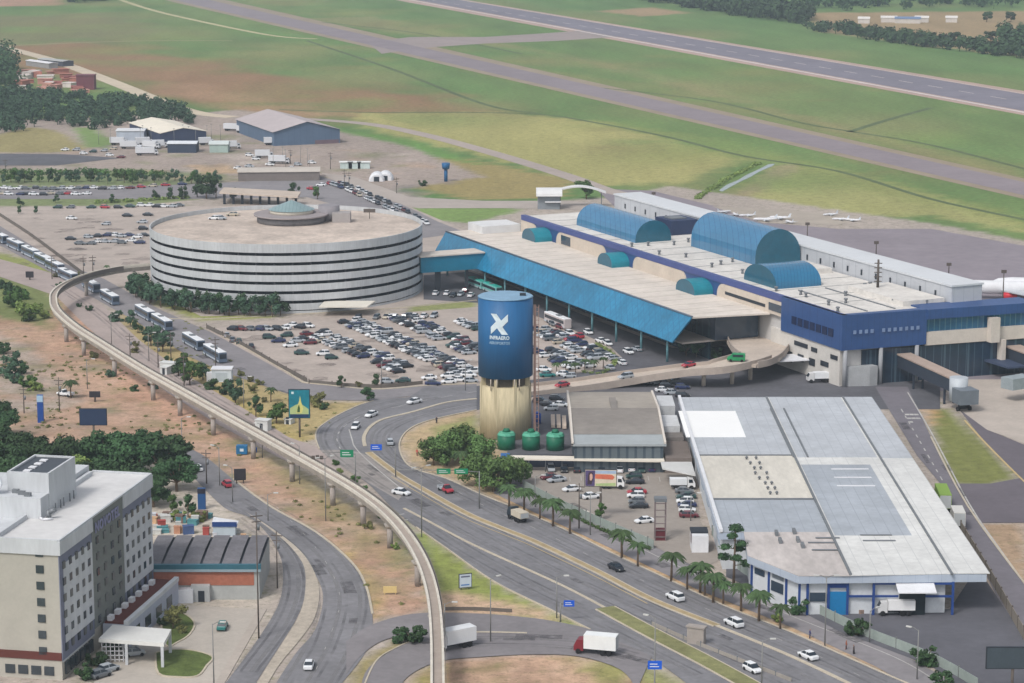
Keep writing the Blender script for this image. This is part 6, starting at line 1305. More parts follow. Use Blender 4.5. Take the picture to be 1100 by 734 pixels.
# ---- aircraft
def plane(pxy, rz, s, label, tailc, light=False):
    p = P(*pxy); t = thing('light_aircraft' if light else 'airliner', label, 'aircraft', (p.x, p.y, 0), rz, 'light aircraft on the far pad' if light else 'airliners at the apron'); t.scale = (s, s, s)
    mb = MB(); mb.loft([[(x, r * math.cos(q), 3.4 + dzz + r * math.sin(q)) for q in [2 * math.pi * i / 12 for i in range(12)]] for x, r, dzz in ((-17, .3, 1.2), (-13, 1.2, .7), (-8, 1.95, 0), (10, 1.95, 0), (14.5, 1.6, -.1), (16.6, .8, -.4), (17.2, .2, -.5))], 0, True, True); mb.build('fuselage', WHITEP, t, False)
    for sy in (-1, 1):
        mb = MB(); mb.loft([[(3, sy * 1.6, 2.6), (-3.5, sy * 1.6, 2.6), (-3.5, sy * 1.6, 3.0), (3, sy * 1.6, 3.0)], [(-4.2, sy * 16, 3.8), (-6, sy * 16, 3.8), (-6, sy * 16, 3.95), (-4.2, sy * 16, 3.95)]]); mb.build('wing', mat('wing_grey', (190, 194, 198), .5, .05, .5), t, False)
        mb = MB(); mb.loft([[(-12.5, sy * .8, 4.2), (-15.5, sy * .8, 4.2), (-15.5, sy * .8, 4.4), (-12.5, sy * .8, 4.4)], [(-15.3, sy * 5.5, 4.6), (-16.6, sy * 5.5, 4.6), (-16.6, sy * 5.5, 4.7), (-15.3, sy * 5.5, 4.7)]]); mb.build('tailplane', WHITEP, t, False)
        mb = MB(); mb.cyl((2.5, sy * 5.4, 2.0), (-1.5, sy * 5.4, 2.0), 1.0, .8, 12); mb.build('engine', mat('engine%s' % (tailc,), tailc, .4, .05, 1), t, False)
    mb = MB(); mb.loft([[(-11.5, -.15, 5.0), (-16, -.15, 5.0), (-16, .15, 5.0), (-11.5, .15, 5.0)], [(-15.3, -.1, 10.5), (-17.6, -.1, 10.5), (-17.6, .1, 10.5), (-15.3, .1, 10.5)]]); mb.build('tail_fin', mat('fin_%s' % (tailc,), tailc, .5, .05, .5), t, False)
    mb = MB(); mb.box(11, -.2, 0, 11.4, .2, 2); mb.box(-1.6, -2.4, 0, -1.0, -1.9, 2.4); mb.box(-1.6, 1.9, 0, -1.0, 2.4, 2.4); mb.build('landing_gear', DARK, t, False)
plane((1086, 322), R(170), 1.15, 'white airliner with a red tail nosing out beyond the terminal wing', (196, 48, 60))
plane((1120, 316), R(170), 1.0, 'white airliner cut by the right edge of the photo', (224, 120, 90))
for k, (px, py, rz, s) in enumerate(((822, 238, 175, .28), (838, 236, 160, .26), (803, 233, 190, .2), (790, 232, 100, .2), (778, 229, 30, .2), (848, 240, 110, .2), (892, 232, 200, .2), (903, 237, 170, .2), (916, 238, 150, .2))):
    plane((px, py), R(rz), s, 'small white aircraft, %s from the left on the far pad beyond the vaults' % ordw([822, 838, 803, 790, 778, 848, 892, 903, 916][k] and sorted([822, 838, 803, 790, 778, 848, 892, 903, 916]).index([822, 838, 803, 790, 778, 848, 892, 903, 916][k])), (200, 206, 212), True)
# ================================================================== trees and plants
def leafmat(name, rgb, var=.4):
    m = mat(name, rgb, .8, var, .9, detail=5, spec=.15); n_ = m.node_tree; b_ = n_.nodes['Principled BSDF']; src_ = b_.inputs['Base Color'].links[0].from_socket
    oi = n_.nodes.new('ShaderNodeObjectInfo'); hv = n_.nodes.new('ShaderNodeHueSaturation')
    for out_, lo_, hi_, inp in ((oi.outputs['Random'], .74, 1.28, 'Value'), (oi.outputs['Random'], .485, .515, 'Hue')):
        mr = n_.nodes.new('ShaderNodeMapRange'); mr.inputs['To Min'].default_value = lo_; mr.inputs['To Max'].default_value = hi_; n_.links.new(out_, mr.inputs['Value']); n_.links.new(mr.outputs[0], hv.inputs[inp])
    n_.links.new(src_, hv.inputs['Color']); n_.links.new(hv.outputs[0], b_.inputs['Base Color']); return m
LF = {'leafy': leafmat('foliage_leafy', (88, 112, 64)), 'dark': leafmat('foliage_dark', (60, 84, 54)), 'mid': leafmat('foliage_mid', (72, 98, 52)), 'blue': leafmat('foliage_bluish', (68, 94, 72)), 'light': leafmat('foliage_light', (118, 134, 74)), 'olive': leafmat('foliage_olive', (112, 112, 70)), 'palm': leafmat('foliage_palm', (66, 86, 54))}
BARK = mat('bark', (116, 100, 84), .95, .2, .8)
def leaf_cloud(rng, blobs, n, size, flat=.6):
    "leaf-sized faces spread through the volume of several lumps"
    c_ = []; tot = sum(b[3] ** 2 for b in blobs)
    vs = []; fs = []
    for (bx, by, bz, br, sq) in blobs:
        k = max(8, int(n * br * br / tot))
        for i in range(k):
            v = Vector((rng.gauss(0, 1), rng.gauss(0, 1), rng.gauss(0, 1))).normalized(); r = br * (rng.random() ** .33) * (1 + rng.uniform(-.18, .22))
            p = Vector((bx + v.x * r, by + v.y * r, bz + v.z * r * sq))
            nn = (v + Vector((rng.uniform(-.8, .8), rng.uniform(-.8, .8), rng.uniform(-.3, 1.0)))).normalized(); a = nn.orthogonal().normalized(); b = nn.cross(a); q = rng.uniform(0, 6.28)
            a, b = a * math.cos(q) + b * math.sin(q), b * math.cos(q) - a * math.sin(q); s = size * rng.uniform(.55, 1.25)
            k0_ = len(vs); vs += [p - a * s - b * s * .3, p + b * s * .6, p + a * s - b * s * .1, p - b * s * .8]; fs.append([k0_, k0_ + 1, k0_ + 2, k0_ + 3][::-1])
    return vs, fs
TREES = {}
def tree_proto(kind, seed, h, r, lf, leaves, size, trunk_h=None, blobs_n=7, sq=.8):
    key = (kind, seed, lf)
    if key in TREES: return TREES[key]
    rng = random.Random(seed); trunk_h = trunk_h if trunk_h is not None else h * .4
    blobs = []
    cr = r
    for i in range(int(blobs_n * 1.7)):
        a = rng.uniform(0, 6.28); d = cr * rng.uniform(.3, .8) if i else 0
        zc = trunk_h + (h - trunk_h) * (rng.uniform(.2, .95) - .25 * d / cr)
        blobs.append((d * math.cos(a), d * math.sin(a), zc, cr * rng.uniform(.24, .46), min(1.0, (h - trunk_h) / (2 * cr)) * sq + .15))
    tm = MB(); tr_ = max(.12, r * .07); tm.cyl((0, 0, 0), (rng.uniform(-.2, .2), rng.uniform(-.2, .2), trunk_h + (h - trunk_h) * .3), tr_, tr_ * .6, 7)
    for b in blobs[1:]: tm.cyl((0, 0, trunk_h * .85), (b[0] * .8, b[1] * .8, b[2]), tr_ * .5, tr_ * .2, 5)
    vs, fs = leaf_cloud(rng, blobs, leaves, size); lm_ = MB(); lm_.add(vs, fs)
    TREES[key] = (tm.mesh('trunk', BARK), lm_.mesh('crown', LF[lf])); return TREES[key]
def put_tree(name, proto, pxy, label, cat='tree', group=None, s=1.0, rz=None, z=0.0):
    p = P(*pxy); t = thing(name, label, cat, (p.x, p.y, z), crng.uniform(0, 6.28) if rz is None else rz, group); t.scale = (s, s, s)
    for nm, me_ in zip(('trunk', 'crown'), proto):
        o = bpy.data.objects.new(nm, me_); scn.collection.objects.link(o); o.parent = t
    return t
def where_px(x): return ''
big = [tree_proto('big', s_, 8.6, 4.6, 'leafy', 3600, .36, 2.2, 12, 1.0) for s_ in (1, 2, 3)]
for k, (px, py, s_, lab) in enumerate(((480, 500, .95, 'broad leafy tree on the sandy gore, left of the clump by the tower'), (500, 494, 1.0, 'broad leafy tree behind the clump at the tower foot'), (531, 528, .95, 'broad leafy tree in the middle of the clump above the palms'), (548, 524, .85, 'broad leafy tree at the right of the clump near the awning'), (514, 522, .9, 'broad leafy tree low in the clump beside the green signs'), (466, 500, .75, 'smaller leafy tree at the far left of the sandy gore'), (516, 500, .85, 'leafy tree touching the cream tower shaft'), (560, 520, .7, 'smaller leafy tree at the left end of the white awning'))):
    put_tree('leafy_tree', big[k % 3], (px, py), lab, 'tree', 'leafy trees by the tower', s_)
med = {c_: [tree_proto('med', s_, 6.5, 3.4, c_, 1500, .36, 1.6, 8) for s_ in (11, 12)] for c_ in ('dark', 'blue', 'olive', 'mid')}
sm_ = {c_: [tree_proto('small', s_, 4.4, 1.7, c_, 700, .26, 1.3, 5, 1.1) for s_ in (21, 22)] for c_ in ('dark', 'blue', 'olive', 'mid')}
bush = {c_: [tree_proto('bush', s_, 2.4, 1.8, c_, 700, .26, .1, 6, .9) for s_ in (31, 32)] for c_ in ('dark', 'blue', 'olive', 'mid', 'light')}
dk = [tree_proto('dkbig', s_, 10, 6.2, 'dark', 4200, .45, 3.0, 12) for s_ in (41, 42, 43)]
# dark park trees behind the hotel
k = 0
for px, py, s_ in ((6, 520, 1.0), (34, 508, .95), (62, 516, 1.0), (92, 512, .9), (120, 508, 1.0), (146, 514, 1.05), (172, 512, 1.0), (190, 528, .8), (18, 540, 1.0), (108, 538, .95), (140, 540, .9), (165, 545, .7), (-14, 500, 1.0), (4, 470, .75), (0, 452, .55), (48, 542, 1.0), (80, 540, .95), (188, 505, .8), (130, 495, .7), (160, 492, .7), (105, 500, .7), (22, 500, .8)):
    put_tree('dark_tree', dk[k % 3], (px, py), 'dark evergreen, %s from the left in the grove behind the hotel' % ordw(k), 'tree', 'dark trees behind the hotel', s_); k += 1
put_tree('yellow_tree', tree_proto('yel', 5, 7, 3.0, 'light', 1600, .35, 1.6, 7), (88, 520), 'yellowish tree peeping over the hotel roof', 'tree')
# row of trees at the foot of the garage
row = []
for i in range(26):
    q = i / 25; px = 168 + q * 144; py = 322 + 22 * math.sin(q * 1.5) if i else 321
    row.append((px, min(py, 341) - (1.5 if i % 2 else 0)))
row = []
for i in range(34):
    a_ = R(-174 + i * 2.62); r_ = GR + 3.2 + (i % 3) * 1.3; v_ = Vector((GC.x + r_ * math.cos(a_), GC.y + r_ * math.sin(a_), 0)); row.append(v_)
for i, v_ in enumerate(row):
    zc_ = v_.y * math.cos(PITCH) + CAM_H * math.sin(PITCH); px, py = 550 + FOC * v_.x / zc_, 367 - FOC * (v_.y * math.sin(PITCH) - CAM_H * math.cos(PITCH)) / zc_
    put_tree('hedge_tree', sm_['blue' if i % 3 else 'dark'][i % 2], (px, py), 'small bluish-green tree, %s from the left at the garage foot' % ordw(i), 'tree', 'trees at the foot of the round garage', crng.uniform(1.4, 1.75))
# verge planting between monorail and bus road
vl = [((96, 334), 'bush', 'dark', .8), ((125, 345), 'bush', 'blue', 1.5), ((140, 350), 'small', 'blue', 1.2), ((148, 358), 'small', 'dark', 1.0), ((146, 372), 'bush', 'olive', .7), ((146, 379), 'bush', 'olive', .8), ((162, 372), 'med', 'blue', .95), ((175, 378), 'med', 'blue', 1.0),
      ((180, 396), 'small', 'dark', .9), ((192, 404), 'med', 'dark', .8), ((204, 414), 'med', 'mid', 1.0), ((218, 408), 'med', 'blue', .8), ((200, 396), 'small', 'mid', 1.1), ((228, 418), 'bush', 'dark', 1.3), ((244, 416), 'bush', 'dark', 1.0), ((258, 404), 'bush', 'olive', .7), ((269, 410), 'bush', 'olive', .7), ((278, 414), 'bush', 'olive', .8), ((271, 420), 'bush', 'olive', .8),
      ((253, 433), 'small', 'blue', 1.5), ((275, 448), 'small', 'dark', 1.3), ((297, 455), 'med', 'mid', .85), ((284, 432), 'bush', 'olive', .6), ((341, 436), 'bush', 'olive', 1.6), ((348, 440), 'bush', 'dark', .8), ((396, 431), 'med', 'dark', .62), ((367, 417), 'small', 'dark', .85), ((385, 416), 'bush', 'olive', .7), ((403, 416), 'small', 'dark', .9), ((84, 296), 'bush', 'olive', .6),
      ((60, 298), 'bush', 'olive', .7), ((64, 308), 'bush', 'dark', .7), ((240, 424), 'bush', 'dark', 1.0), ((118, 405), 'bush', 'blue', .9), ((85, 330), 'bush', 'dark', .6), ((145, 420), 'bush', 'dark', .8), ((165, 418), 'bush', 'blue', .9), ((100, 385), 'bush', 'olive', .9), ((238, 450), 'bush', 'olive', .6)]
for i, ((px, py), kd, cc, s_) in enumerate(vl):
    src = {'bush': bush, 'small': sm_, 'med': med}[kd][cc][i % 2]; cat = 'bush' if kd == 'bush' else 'tree'
    nm = {'bush': 'bush', 'small': 'small_tree', 'med': 'round_tree'}[kd]; tone = {'dark': 'dark green', 'blue': 'bluish', 'olive': 'dry olive', 'mid': 'fresh green'}[cc]
    near = 'near the round garage' if px < 160 and py < 385 else ('among the bus shelters' if px < 235 else ('by the teal billboard' if px < 350 else 'on the tip of the traffic island'))
    put_tree(nm, src, (px, py), '%s %s %s, %s verge plant from left' % (tone, nm.replace('_', ' '), near, ordw(sorted(v[0] for v in vl).index((px, py)))), cat, 'plants on the verge along the guideway', s_)
# shrub mass on the left and others
for i, (px, py, s_, cc) in enumerate(((14, 330, 2.2, 'mid'), (24, 338, 1.9, 'light'), (32, 345, 1.7, 'mid'), (10, 318, 1.8, 'dark'), (40, 336, 1.4, 'light'), (20, 322, 1.9, 'mid'), (48, 342, 1.2, 'light'), (4, 310, 1.4, 'dark'))):
    put_tree('bush', bush[cc][i % 2], (px, py), 'green shrub, %s from the left in the thicket at the left edge' % ordw(sorted([14, 24, 32, 10, 40, 20, 48, 4]).index(px)), 'bush', 'thicket at the left edge', s_)
for i, (px, py, s_, cc) in enumerate(((4, 380, 1.5, 'dark'), (14, 392, 1.7, 'blue'), (22, 402, 1.4, 'dark'), (8, 405, 1.8, 'blue'), (30, 416, 1.5, 'mid'), (38, 420, 1.3, 'light'), (18, 412, 1.2, 'blue'))):
    put_tree('bush', bush[cc][i % 2], (px, py), 'bluish shrub, %s from the left near the blue pylon' % ordw(sorted([4, 14, 22, 8, 30, 38, 18]).index(px)), 'bush', 'shrubs near the blue pylon', s_)
singles = [((859, 659), 'bush', 'dark', 1.55, 'round dark bush against the grey-green wall, nearest the warehouse door'), ((920, 683), 'bush', 'dark', 1.45, 'round dark bush at the wall in front of the dark yard'), ((994, 715), 'bush', 'dark', 1.5, 'round dark bush at the wall below the dark yard'),
           ((1012, 742), 'bush', 'dark', 1.5, 'dark bush cut by the bottom edge on the right'), ((430, 690), 'bush', 'dark', 1.2, 'left half of the dark shrub pair beside the guideway'), ((444, 691), 'bush', 'dark', 1.5, 'right half of the dark shrub pair beside the guideway'), ((630, 214), 'med', 'mid', 1.25, 'lone round tree beyond the arched canopy'),
           ((645, 558), 'small', 'mid', .9, 'small tree at the foot of the coloured billboard'), ((835, 668), 'bush', 'light', .8, 'small pale shrub by the footpath right of the palms'), ((184, 550), 'small', 'mid', .9, 'small round tree left of the blue and white pylon'), ((202, 556), 'small', 'dark', 1.2, 'bushy tree right beside the blue and white pylon'), ((192, 560), 'bush', 'light', 1.1, 'pale hedge below the pylon'), ((214, 560), 'bush', 'light', 1.0, 'pale shrub right of the pylon'),
           ((186, 676), 'med', 'olive', .7, 'bare brownish tree on the hotel lawn'), ((176, 672), 'bush', 'dark', .8, 'dark shrub on the hotel lawn'), ((196, 680), 'bush', 'olive', .7, 'dry shrub at the right end of the hotel lawn'), ((104, 716), 'bush', 'dark', 1.2, 'dark shrub at the hotel wall left of the canopy'), ((122, 700), 'bush', 'dark', 1.0, 'dark shrub behind the canopy trellis'), ((92, 730), 'bush', 'dark', 1.2, 'dark shrub at the bottom edge by the hotel'),
           ((748, 384), 'med', 'dark', .7, 'dark tree inside the loop of the departures ramp'), ((758, 380), 'small', 'mid', 1.3, 'palm-like plant under the canopy edge'), ((737, 383), 'med', 'dark', .7, 'dark tree in the shade under the glass front corner'), ((768, 384), 'bush', 'dark', 1.3, 'dark shrub against the inner ramp wall'), ((316, 214), 'small', 'dark', 1.7, 'dark round tree behind the garage roof centre'), ((341, 214), 'small', 'mid', 1.3, 'lighter tree right of the dark one behind the garage'), ((454, 200), 'bush', 'dark', 1.2, 'dark bush in the dry field near the blue tank'), ((362, 512), 'bush', 'light', .9, 'pale scrub right under the guideway bend')]
for (px, py), kd, cc, s_, lab in singles:
    put_tree({'bush': 'bush', 'small': 'small_tree', 'med': 'round_tree'}[kd], {'bush': bush, 'small': sm_, 'med': med}[kd][cc][0], (px, py), lab, 'bush' if kd == 'bush' else 'tree', None, s_)
for i, (px, py, cc, s_) in enumerate(((380, 520, 'mid', .9), (390, 530, 'mid', .8), (400, 545, 'light', .7), (345, 512, 'light', .7), (410, 556, 'mid', .8), (360, 500, 'mid', .6), (425, 590, 'light', .6), (396, 568, 'olive', .7))):
    put_tree('scrub', bush[cc][i % 2], (px, py), 'low scrub, %s from the left in the dirt under the guideway' % ordw(sorted([380, 390, 400, 345, 410, 360, 425, 396]).index(px)), 'bush', 'scrub under the guideway', s_)
# back-street trees
for i in range(30):
    px = 4 + i * 8 + crng.uniform(-3, 3); py = 196 + crng.uniform(-2, 2)
    put_tree('small_tree', sm_[crng.choice(['dark', 'blue', 'mid'])][i % 2], (px, py), 'small street tree, %s from the left along the far side of the back street' % ordw(i), 'tree', 'trees along the back street', crng.uniform(.9, 1.4))
for i, (px, py, s_) in enumerate(((212, 212, 2.3), (222, 214, 2.4), (232, 213, 2.1), (60, 218, .8), (20, 230, .8), (22, 222, .9), (38, 230, .8), (168, 215, 1.0), (182, 214, 1.2), (196, 214, 1.3), (120, 218, .9), (250, 215, 1.2))):
    put_tree('street_tree', sm_['dark'][i % 2], (px, py), 'dark street tree, %s from the left in front of the back street' % ordw(sorted([212, 222, 232, 60, 20, 22, 38, 168, 182, 196, 120, 250]).index(px)), 'tree', 'dark trees in front of the back street', s_)
# palms
def palm_proto(seed, h=5.0, n=24, L_=2.7):
    rng = random.Random(seed); tm = MB(); tm.cyl((0, 0, 0), (.1, 0, h), .24, .15, 8); lm_ = MB()
    for k in range(n):
        a = 2 * math.pi * k / n + rng.uniform(-.2, .2); el = rng.uniform(.1, 1.0); pr = None
        for j in range(7):
            t_ = j / 6; r = L_ * t_ * (.75 + .25 * math.cos(el)); zz = h + L_ * (.55 * el * t_ - .75 * t_ * t_); wd = .38 * math.sin(math.pi * min(t_ * .9 + .12, 1)) + .03
            c_ = Vector((.1 + r * math.cos(a), r * math.sin(a), zz)); nn = Vector((-math.sin(a), math.cos(a), 0)); cur = (c_ + nn * wd - Vector((0, 0, wd * .6)), c_, c_ - nn * wd - Vector((0, 0, wd * .6)))
            if pr: lm_.add([pr[0], pr[1], pr[2], cur[0], cur[1], cur[2]], [(0, 1, 4, 3), (1, 2, 5, 4)])
            pr = cur
    return (tm.mesh('trunk', BARK), lm_.mesh('crown', LF['palm']))
pp = [palm_proto(s_) for s_ in (1, 2, 3)]
pl = [(495, 507), (547, 547), (563, 553), (580, 558), (594, 566), (612, 574), (668, 600), (685, 609), (721, 625), (738, 634), (757, 641), (777, 650), (796, 657), (815, 668), (838, 676), (752, 637), (766, 648)]
for i, (px, py) in enumerate(sorted(pl)):
    put_tree('palm_tree', pp[i % 3], (px, py), 'palm, %s from the left along the sandy verge of the avenue' % ordw(i), 'palm', 'palms along the avenue', crng.uniform(.9, 1.2))
for i, (px, py) in enumerate(((608, 400), (618, 402), (628, 398), (638, 399), (648, 396), (598, 402))):
    put_tree('palm_tree', pp[i % 3], (px, py), 'short palm, %s from the left on the planted end of the car park' % ordw(sorted([608, 618, 628, 638, 648, 598]).index(px)), 'palm', 'short palms in the car park', .62)
for i, (px, py, s_) in enumerate(((76, 428, .95), (291, 432, .75), (115, 293, .5))):
    put_tree('palm_tree', pp[i], (px, py), ('spiky palm standing in the dirt behind the dark billboard', 'thin palm left of the teal billboard', 'low palm beside the guideway at the garage')[i], 'palm', None, s_)
# layered pine near the warehouse corner
p = P(788, 628); t = thing('layered_pine', 'tall layered pine with flat dark tufts at the warehouse corner', 'tree', p); rng = random.Random(4)
m_ = MB(); m_.cyl((0, 0, 0), (.2, 0, 11), .3, .12, 8); blobs = []
for k in range(9):
    a = k * 2.4; zz = 4.4 + k * .85; d = 2.6 - k * .2; bx_, by_ = d * math.cos(a), d * math.sin(a); blobs.append((bx_, by_, zz, 1.35 - k * .05, .5)); m_.cyl((0, 0, zz - .5), (bx_, by_, zz - .2), .1, .05, 5)
blobs.append((.2, 0, 11.6, 1.3, .6)); m_.build('trunk', BARK, t, False); vs, fs = leaf_cloud(rng, blobs, 2600, .26); lm_ = MB(); lm_.add(vs, fs); lm_.build('crown', LF['dark'], t, False)
# hedge strips
def hedge(name, pts, wd, h, lf, label, dens=14, size=.3):
    w_ = smooth(G(pts), 4); c_ = w_[len(w_) // 2]; rng = random.Random(len(pts) * 7 + int(h * 10)); vs = []; fs = []; blobs = []
    for a, b2 in zip(w_[:-1], w_[1:]):
        n_ = max(1, int((b2 - a).length / (wd * .6)))
        for k in range(n_):
            q = a.lerp(b2, (k + rng.random()) / n_); blobs.append((q.x - c_.x + rng.uniform(-.2, .2) * wd, q.y - c_.y + rng.uniform(-.2, .2) * wd, h * rng.uniform(.3, .55), wd * .5 * rng.uniform(.7, 1.15), h / wd))
    vs, fs = leaf_cloud(rng, blobs, dens * len(blobs), size); m_ = MB(); m_.add(vs, fs)
    o = m_.build(name, LF[lf]); o.location = (c_.x, c_.y, 0); return tag(o, label, 'hedge')
hedge('hedge', [(626, 400), (645, 402), (660, 392), (656, 380), (640, 370)], 1.6, 1.0, 'light', 'low pale hedge rounding the planted end of the car park', 30, .25)
hedge('hedge', [(565, 528), (600, 548), (650, 572), (700, 592)], 1.1, .9, 'mid', 'low hedge inside the showroom wall', 26, .22)
hedge('hedge', [(0, 188), (60, 188), (120, 188), (180, 190)], 5, 3.2, 'mid', 'green planted strip across the far side of the back street', 60, .7)
hedge('hedge', [(100, 219), (150, 216), (200, 213)], 3, 1.6, 'light', 'pale hedge between the queue and the left paving', 40, .5)
hedge('hedge', [(748, 214), (765, 203), (785, 191), (815, 176)], 3, 1.2, 'light', 'bushy bank along the pale pond on the airfield', 40, .5)
# low scrub scattered over the dirt: nobody could count it
rng = random.Random(77); vs = []; fs = []; dp = [(v.x, v.y) for v in G([(-20, 350), (60, 335), (95, 350), (150, 402), (230, 456), (330, 525), (400, 560), (450, 615), (460, 652), (404, 660), (340, 572), (230, 500), (60, 470), (-20, 450)])]; blobs = []
while len(blobs) < 260:
    x, y = rng.uniform(-200, -10), rng.uniform(425, 720)
    if sdist(np.array([x]), np.array([y]), dp)[0] < -1 and math.sin(x * .16 + 2) + math.sin(y * .12 + x * .07) > rng.uniform(-1.2, 1.4): r_ = rng.uniform(.2, .75); blobs.append((x, y, r_ * .3, r_, .5))
vs, fs = leaf_cloud(rng, blobs, 14000, .16); m_ = MB(); m_.add(vs, fs); tag(m_.build('scrub_cover', LF['olive']), 'low dry scrub scattered over the dirt beside the guideway', 'scrub', None, 'stuff')
rng = random.Random(78); blobs = []; dp = [(v.x, v.y) for v in G([(150, 335), (215, 348), (260, 400), (340, 432), (395, 433), (345, 462), (325, 482), (200, 412), (130, 352)])]
while len(blobs) < 160:
    x, y = rng.uniform(-140, -40), rng.uniform(560, 780)
    if sdist(np.array([x]), np.array([y]), dp)[0] < -.5: r_ = rng.uniform(.2, .7); blobs.append((x, y, r_ * .3, r_, .5))
vs, fs = leaf_cloud(rng, blobs, 5000, .16); m_ = MB(); m_.add(vs, fs); tag(m_.build('scrub_cover', LF['olive']), 'tufts of dry grass on the verge beside the buses', 'scrub', None, 'stuff')
# far woods: read as one mass
def wood(name, poly, n, h, lf, seed, size, per):
    rng = random.Random(seed); w_ = [(v.x, v.y) for v in G(poly)]; x0_, x1_ = min(p[0] for p in w_), max(p[0] for p in w_); y0_, y1_ = min(p[1] for p in w_), max(p[1] for p in w_); pts = []
    while len(pts) < n:
        xx = np.array([rng.uniform(x0_, x1_)]); yy = np.array([rng.uniform(y0_, y1_)])
        if sdist(xx, yy, w_)[0] < 0: pts.append((float(xx[0]), float(yy[0])))
    blobs = [(x, y, h * rng.uniform(.4, .75), h * rng.uniform(.42, .62), .9) for x, y in pts]
    vs, fs = leaf_cloud(rng, blobs, n * per, size); m_ = MB(); m_.add(vs, fs)
    for x, y in pts[::2]: m_.cyl((x, y, 0), (x, y, h * .5), .25, .2, 4)
    return tag(m_.build(name, LF[lf]), 'dark far woodland read as one mass', 'wood', None, 'stuff')
wood('far_wood', [(-30, 100), (20, 98), (80, 105), (150, 106), (195, 118), (212, 128), (200, 135), (130, 137), (100, 140), (60, 134), (20, 142), (-30, 150)], 560, 4.8, 'blue', 1, .8, 56)['label'] = 'dark woodland strip at upper left below the red yard'
wood('far_wood', [(-30, 58), (8, 60), (14, 75), (16, 95), (0, 100), (-30, 104)], 60, 12, 'dark', 2, 1.3, 90)['label'] = 'tall dark clump of trees at the upper left edge'
wood('far_wood', [(690, -8), (760, 8), (870, 17), (868, 27), (800, 19), (720, 6), (670, -2)], 260, 13, 'dark', 3, 1.9, 60)['label'] = 'dark wood bordering the airfield at top right'
wood('far_wood', [(740, -16), (1160, -30), (1160, 6), (1100, 10), (900, 12), (820, 6)], 420, 13, 'dark', 4, 2.2, 50)['label'] = 'dark wood along the top right edge'
wood('far_wood', [(868, 26), (950, 38), (1110, 58), (1110, 66), (950, 46), (860, 32)], 150, 8, 'dark', 5, 1.5, 50)['label'] = 'dark hedge line crossing the far right field'
wood('far_wood', [(70, -6), (118, -6), (112, 2), (74, 4)], 60, 12, 'dark', 6, 1.9, 60)['label'] = 'dark tree patch at the top left edge'
wood('far_wood', [(1078, 40), (1106, 42), (1106, 54), (1076, 52)], 22, 12, 'dark', 7, 1.6, 90)['label'] = 'dark tree clump at the far right'
for i, (px, py) in enumerate(((1024, 47), (1064, 46), (1060, 24), (1086, 24), (1092, 62))):
    put_tree('round_tree', med['dark'][0], (px, py), 'far round tree, %s from the left in the brown field at top right' % ordw(sorted([1024, 1064, 1060, 1086, 1092]).index(px)), 'tree', 'trees in the far brown field', 1.5)
for i, (px, py, w1) in enumerate(((955, 24, 14), (975, 25, 22), (990, 24, 12), (1022, 24, 10), (928, 25, 10))):
    gable('far_house', 'pale far house, %s from the left in the field at top right' % ordw(sorted([955, 975, 990, 1022, 928]).index(px)), 'house', (px, py), w1, 9, R(-10), 4, 1.5, (196, 190, 184), ((214, 210, 204) if i != 1 else (110, 130, 160)), 'houses in the far field')

# ================================================================== poles, lamps, signs
def pole(pxy, h, kind, label, group, m=POLEM, r=.13, arm=0, rz=0.0):
    p = P(*pxy); t = thing({'lamp': 'street_lamp', 'util': 'utility_pole', 'mast': 'floodlight_mast'}[kind], label, {'lamp': 'street lamp', 'util': 'utility pole', 'mast': 'floodlight'}[kind], p, rz, group)
    mb = MB(); mb.cyl((0, 0, 0), (0, 0, h), r, r * .65, 8); mb.build('post', m, t, False)
    if kind == 'lamp':
        for sg in ((-1, 1) if arm == 2 else (1,)):
            mb = MB(); mb.tube([(0, 0, h - .2), (sg * .9, 0, h + .3), (sg * 1.8, 0, h + .35)], .06); a_ = mb.build('arm', m, t, False)
            mb = MB(); mb.box(sg * 1.8 - .5, -.18, h + .22, sg * 1.8 + .5, .18, h + .42); mb.build('lamp_head', mat('lamp_head', (196, 196, 192), .5, .05, 1), a_, False)
    elif kind == 'util':
        mb = MB(); mb.box(-1.2, -.06, h - .9, 1.2, .06, h - .7); mb.box(-.9, -.06, h - 1.9, .9, .06, h - 1.75); mb.build('crossarm', m, t, False)
        mb = MB(); mb.cyl((.35, 0, h - 3.4), (.35, 0, h - 2.4), .28, .28, 8); mb.build('transformer', STEEL, t, False)
    else:
        mb = MB(); mb.box(-.8, -.3, h - 1.0, .8, .3, h); mb.build('lamp_rack', m, t, False)
    return t
lamps = [((453, 577), 15, 2), ((527, 690), 12, 1), ((886, 694), 13, 2), ((818, 742), 9, 1), ((703, 742), 13, 1), ((634, 575), 9, 1), ((598, 664), 8, 1), ((230, 742), 12, 1), ((350, 560), 14, 2), ((236, 522), 9, 1), ((410, 415), 7, 1), ((500, 420), 8, 1), ((120, 372), 9, 1), ((212, 330), 9, 1), ((262, 438), 8, 1), ((160, 388), 8, 1), ((186, 300), 8, 1), ((94, 418), 8, 1), ((288, 560), 6, 1), ((196, 498), 11, 1), ((250, 540), 8, 1), ((322, 520), 9, 1), ((282, 492), 8, 1), ((478, 700), 9, 1), ((934, 690), 6, 1), ((985, 730), 9, 1), ((742, 560), 6, 1), ((575, 545), 7, 1)]
for i, ((px, py), h, ar) in enumerate(sorted(lamps)):
    pole((px, py), h, 'lamp', '%s lamp post, %s counted from the left across the roads' % ('two-armed' if ar == 2 else 'single-armed grey', ordw(i)), 'lamp posts along the roads', arm=ar, rz=crng.choice([0, .6, 2.6]))
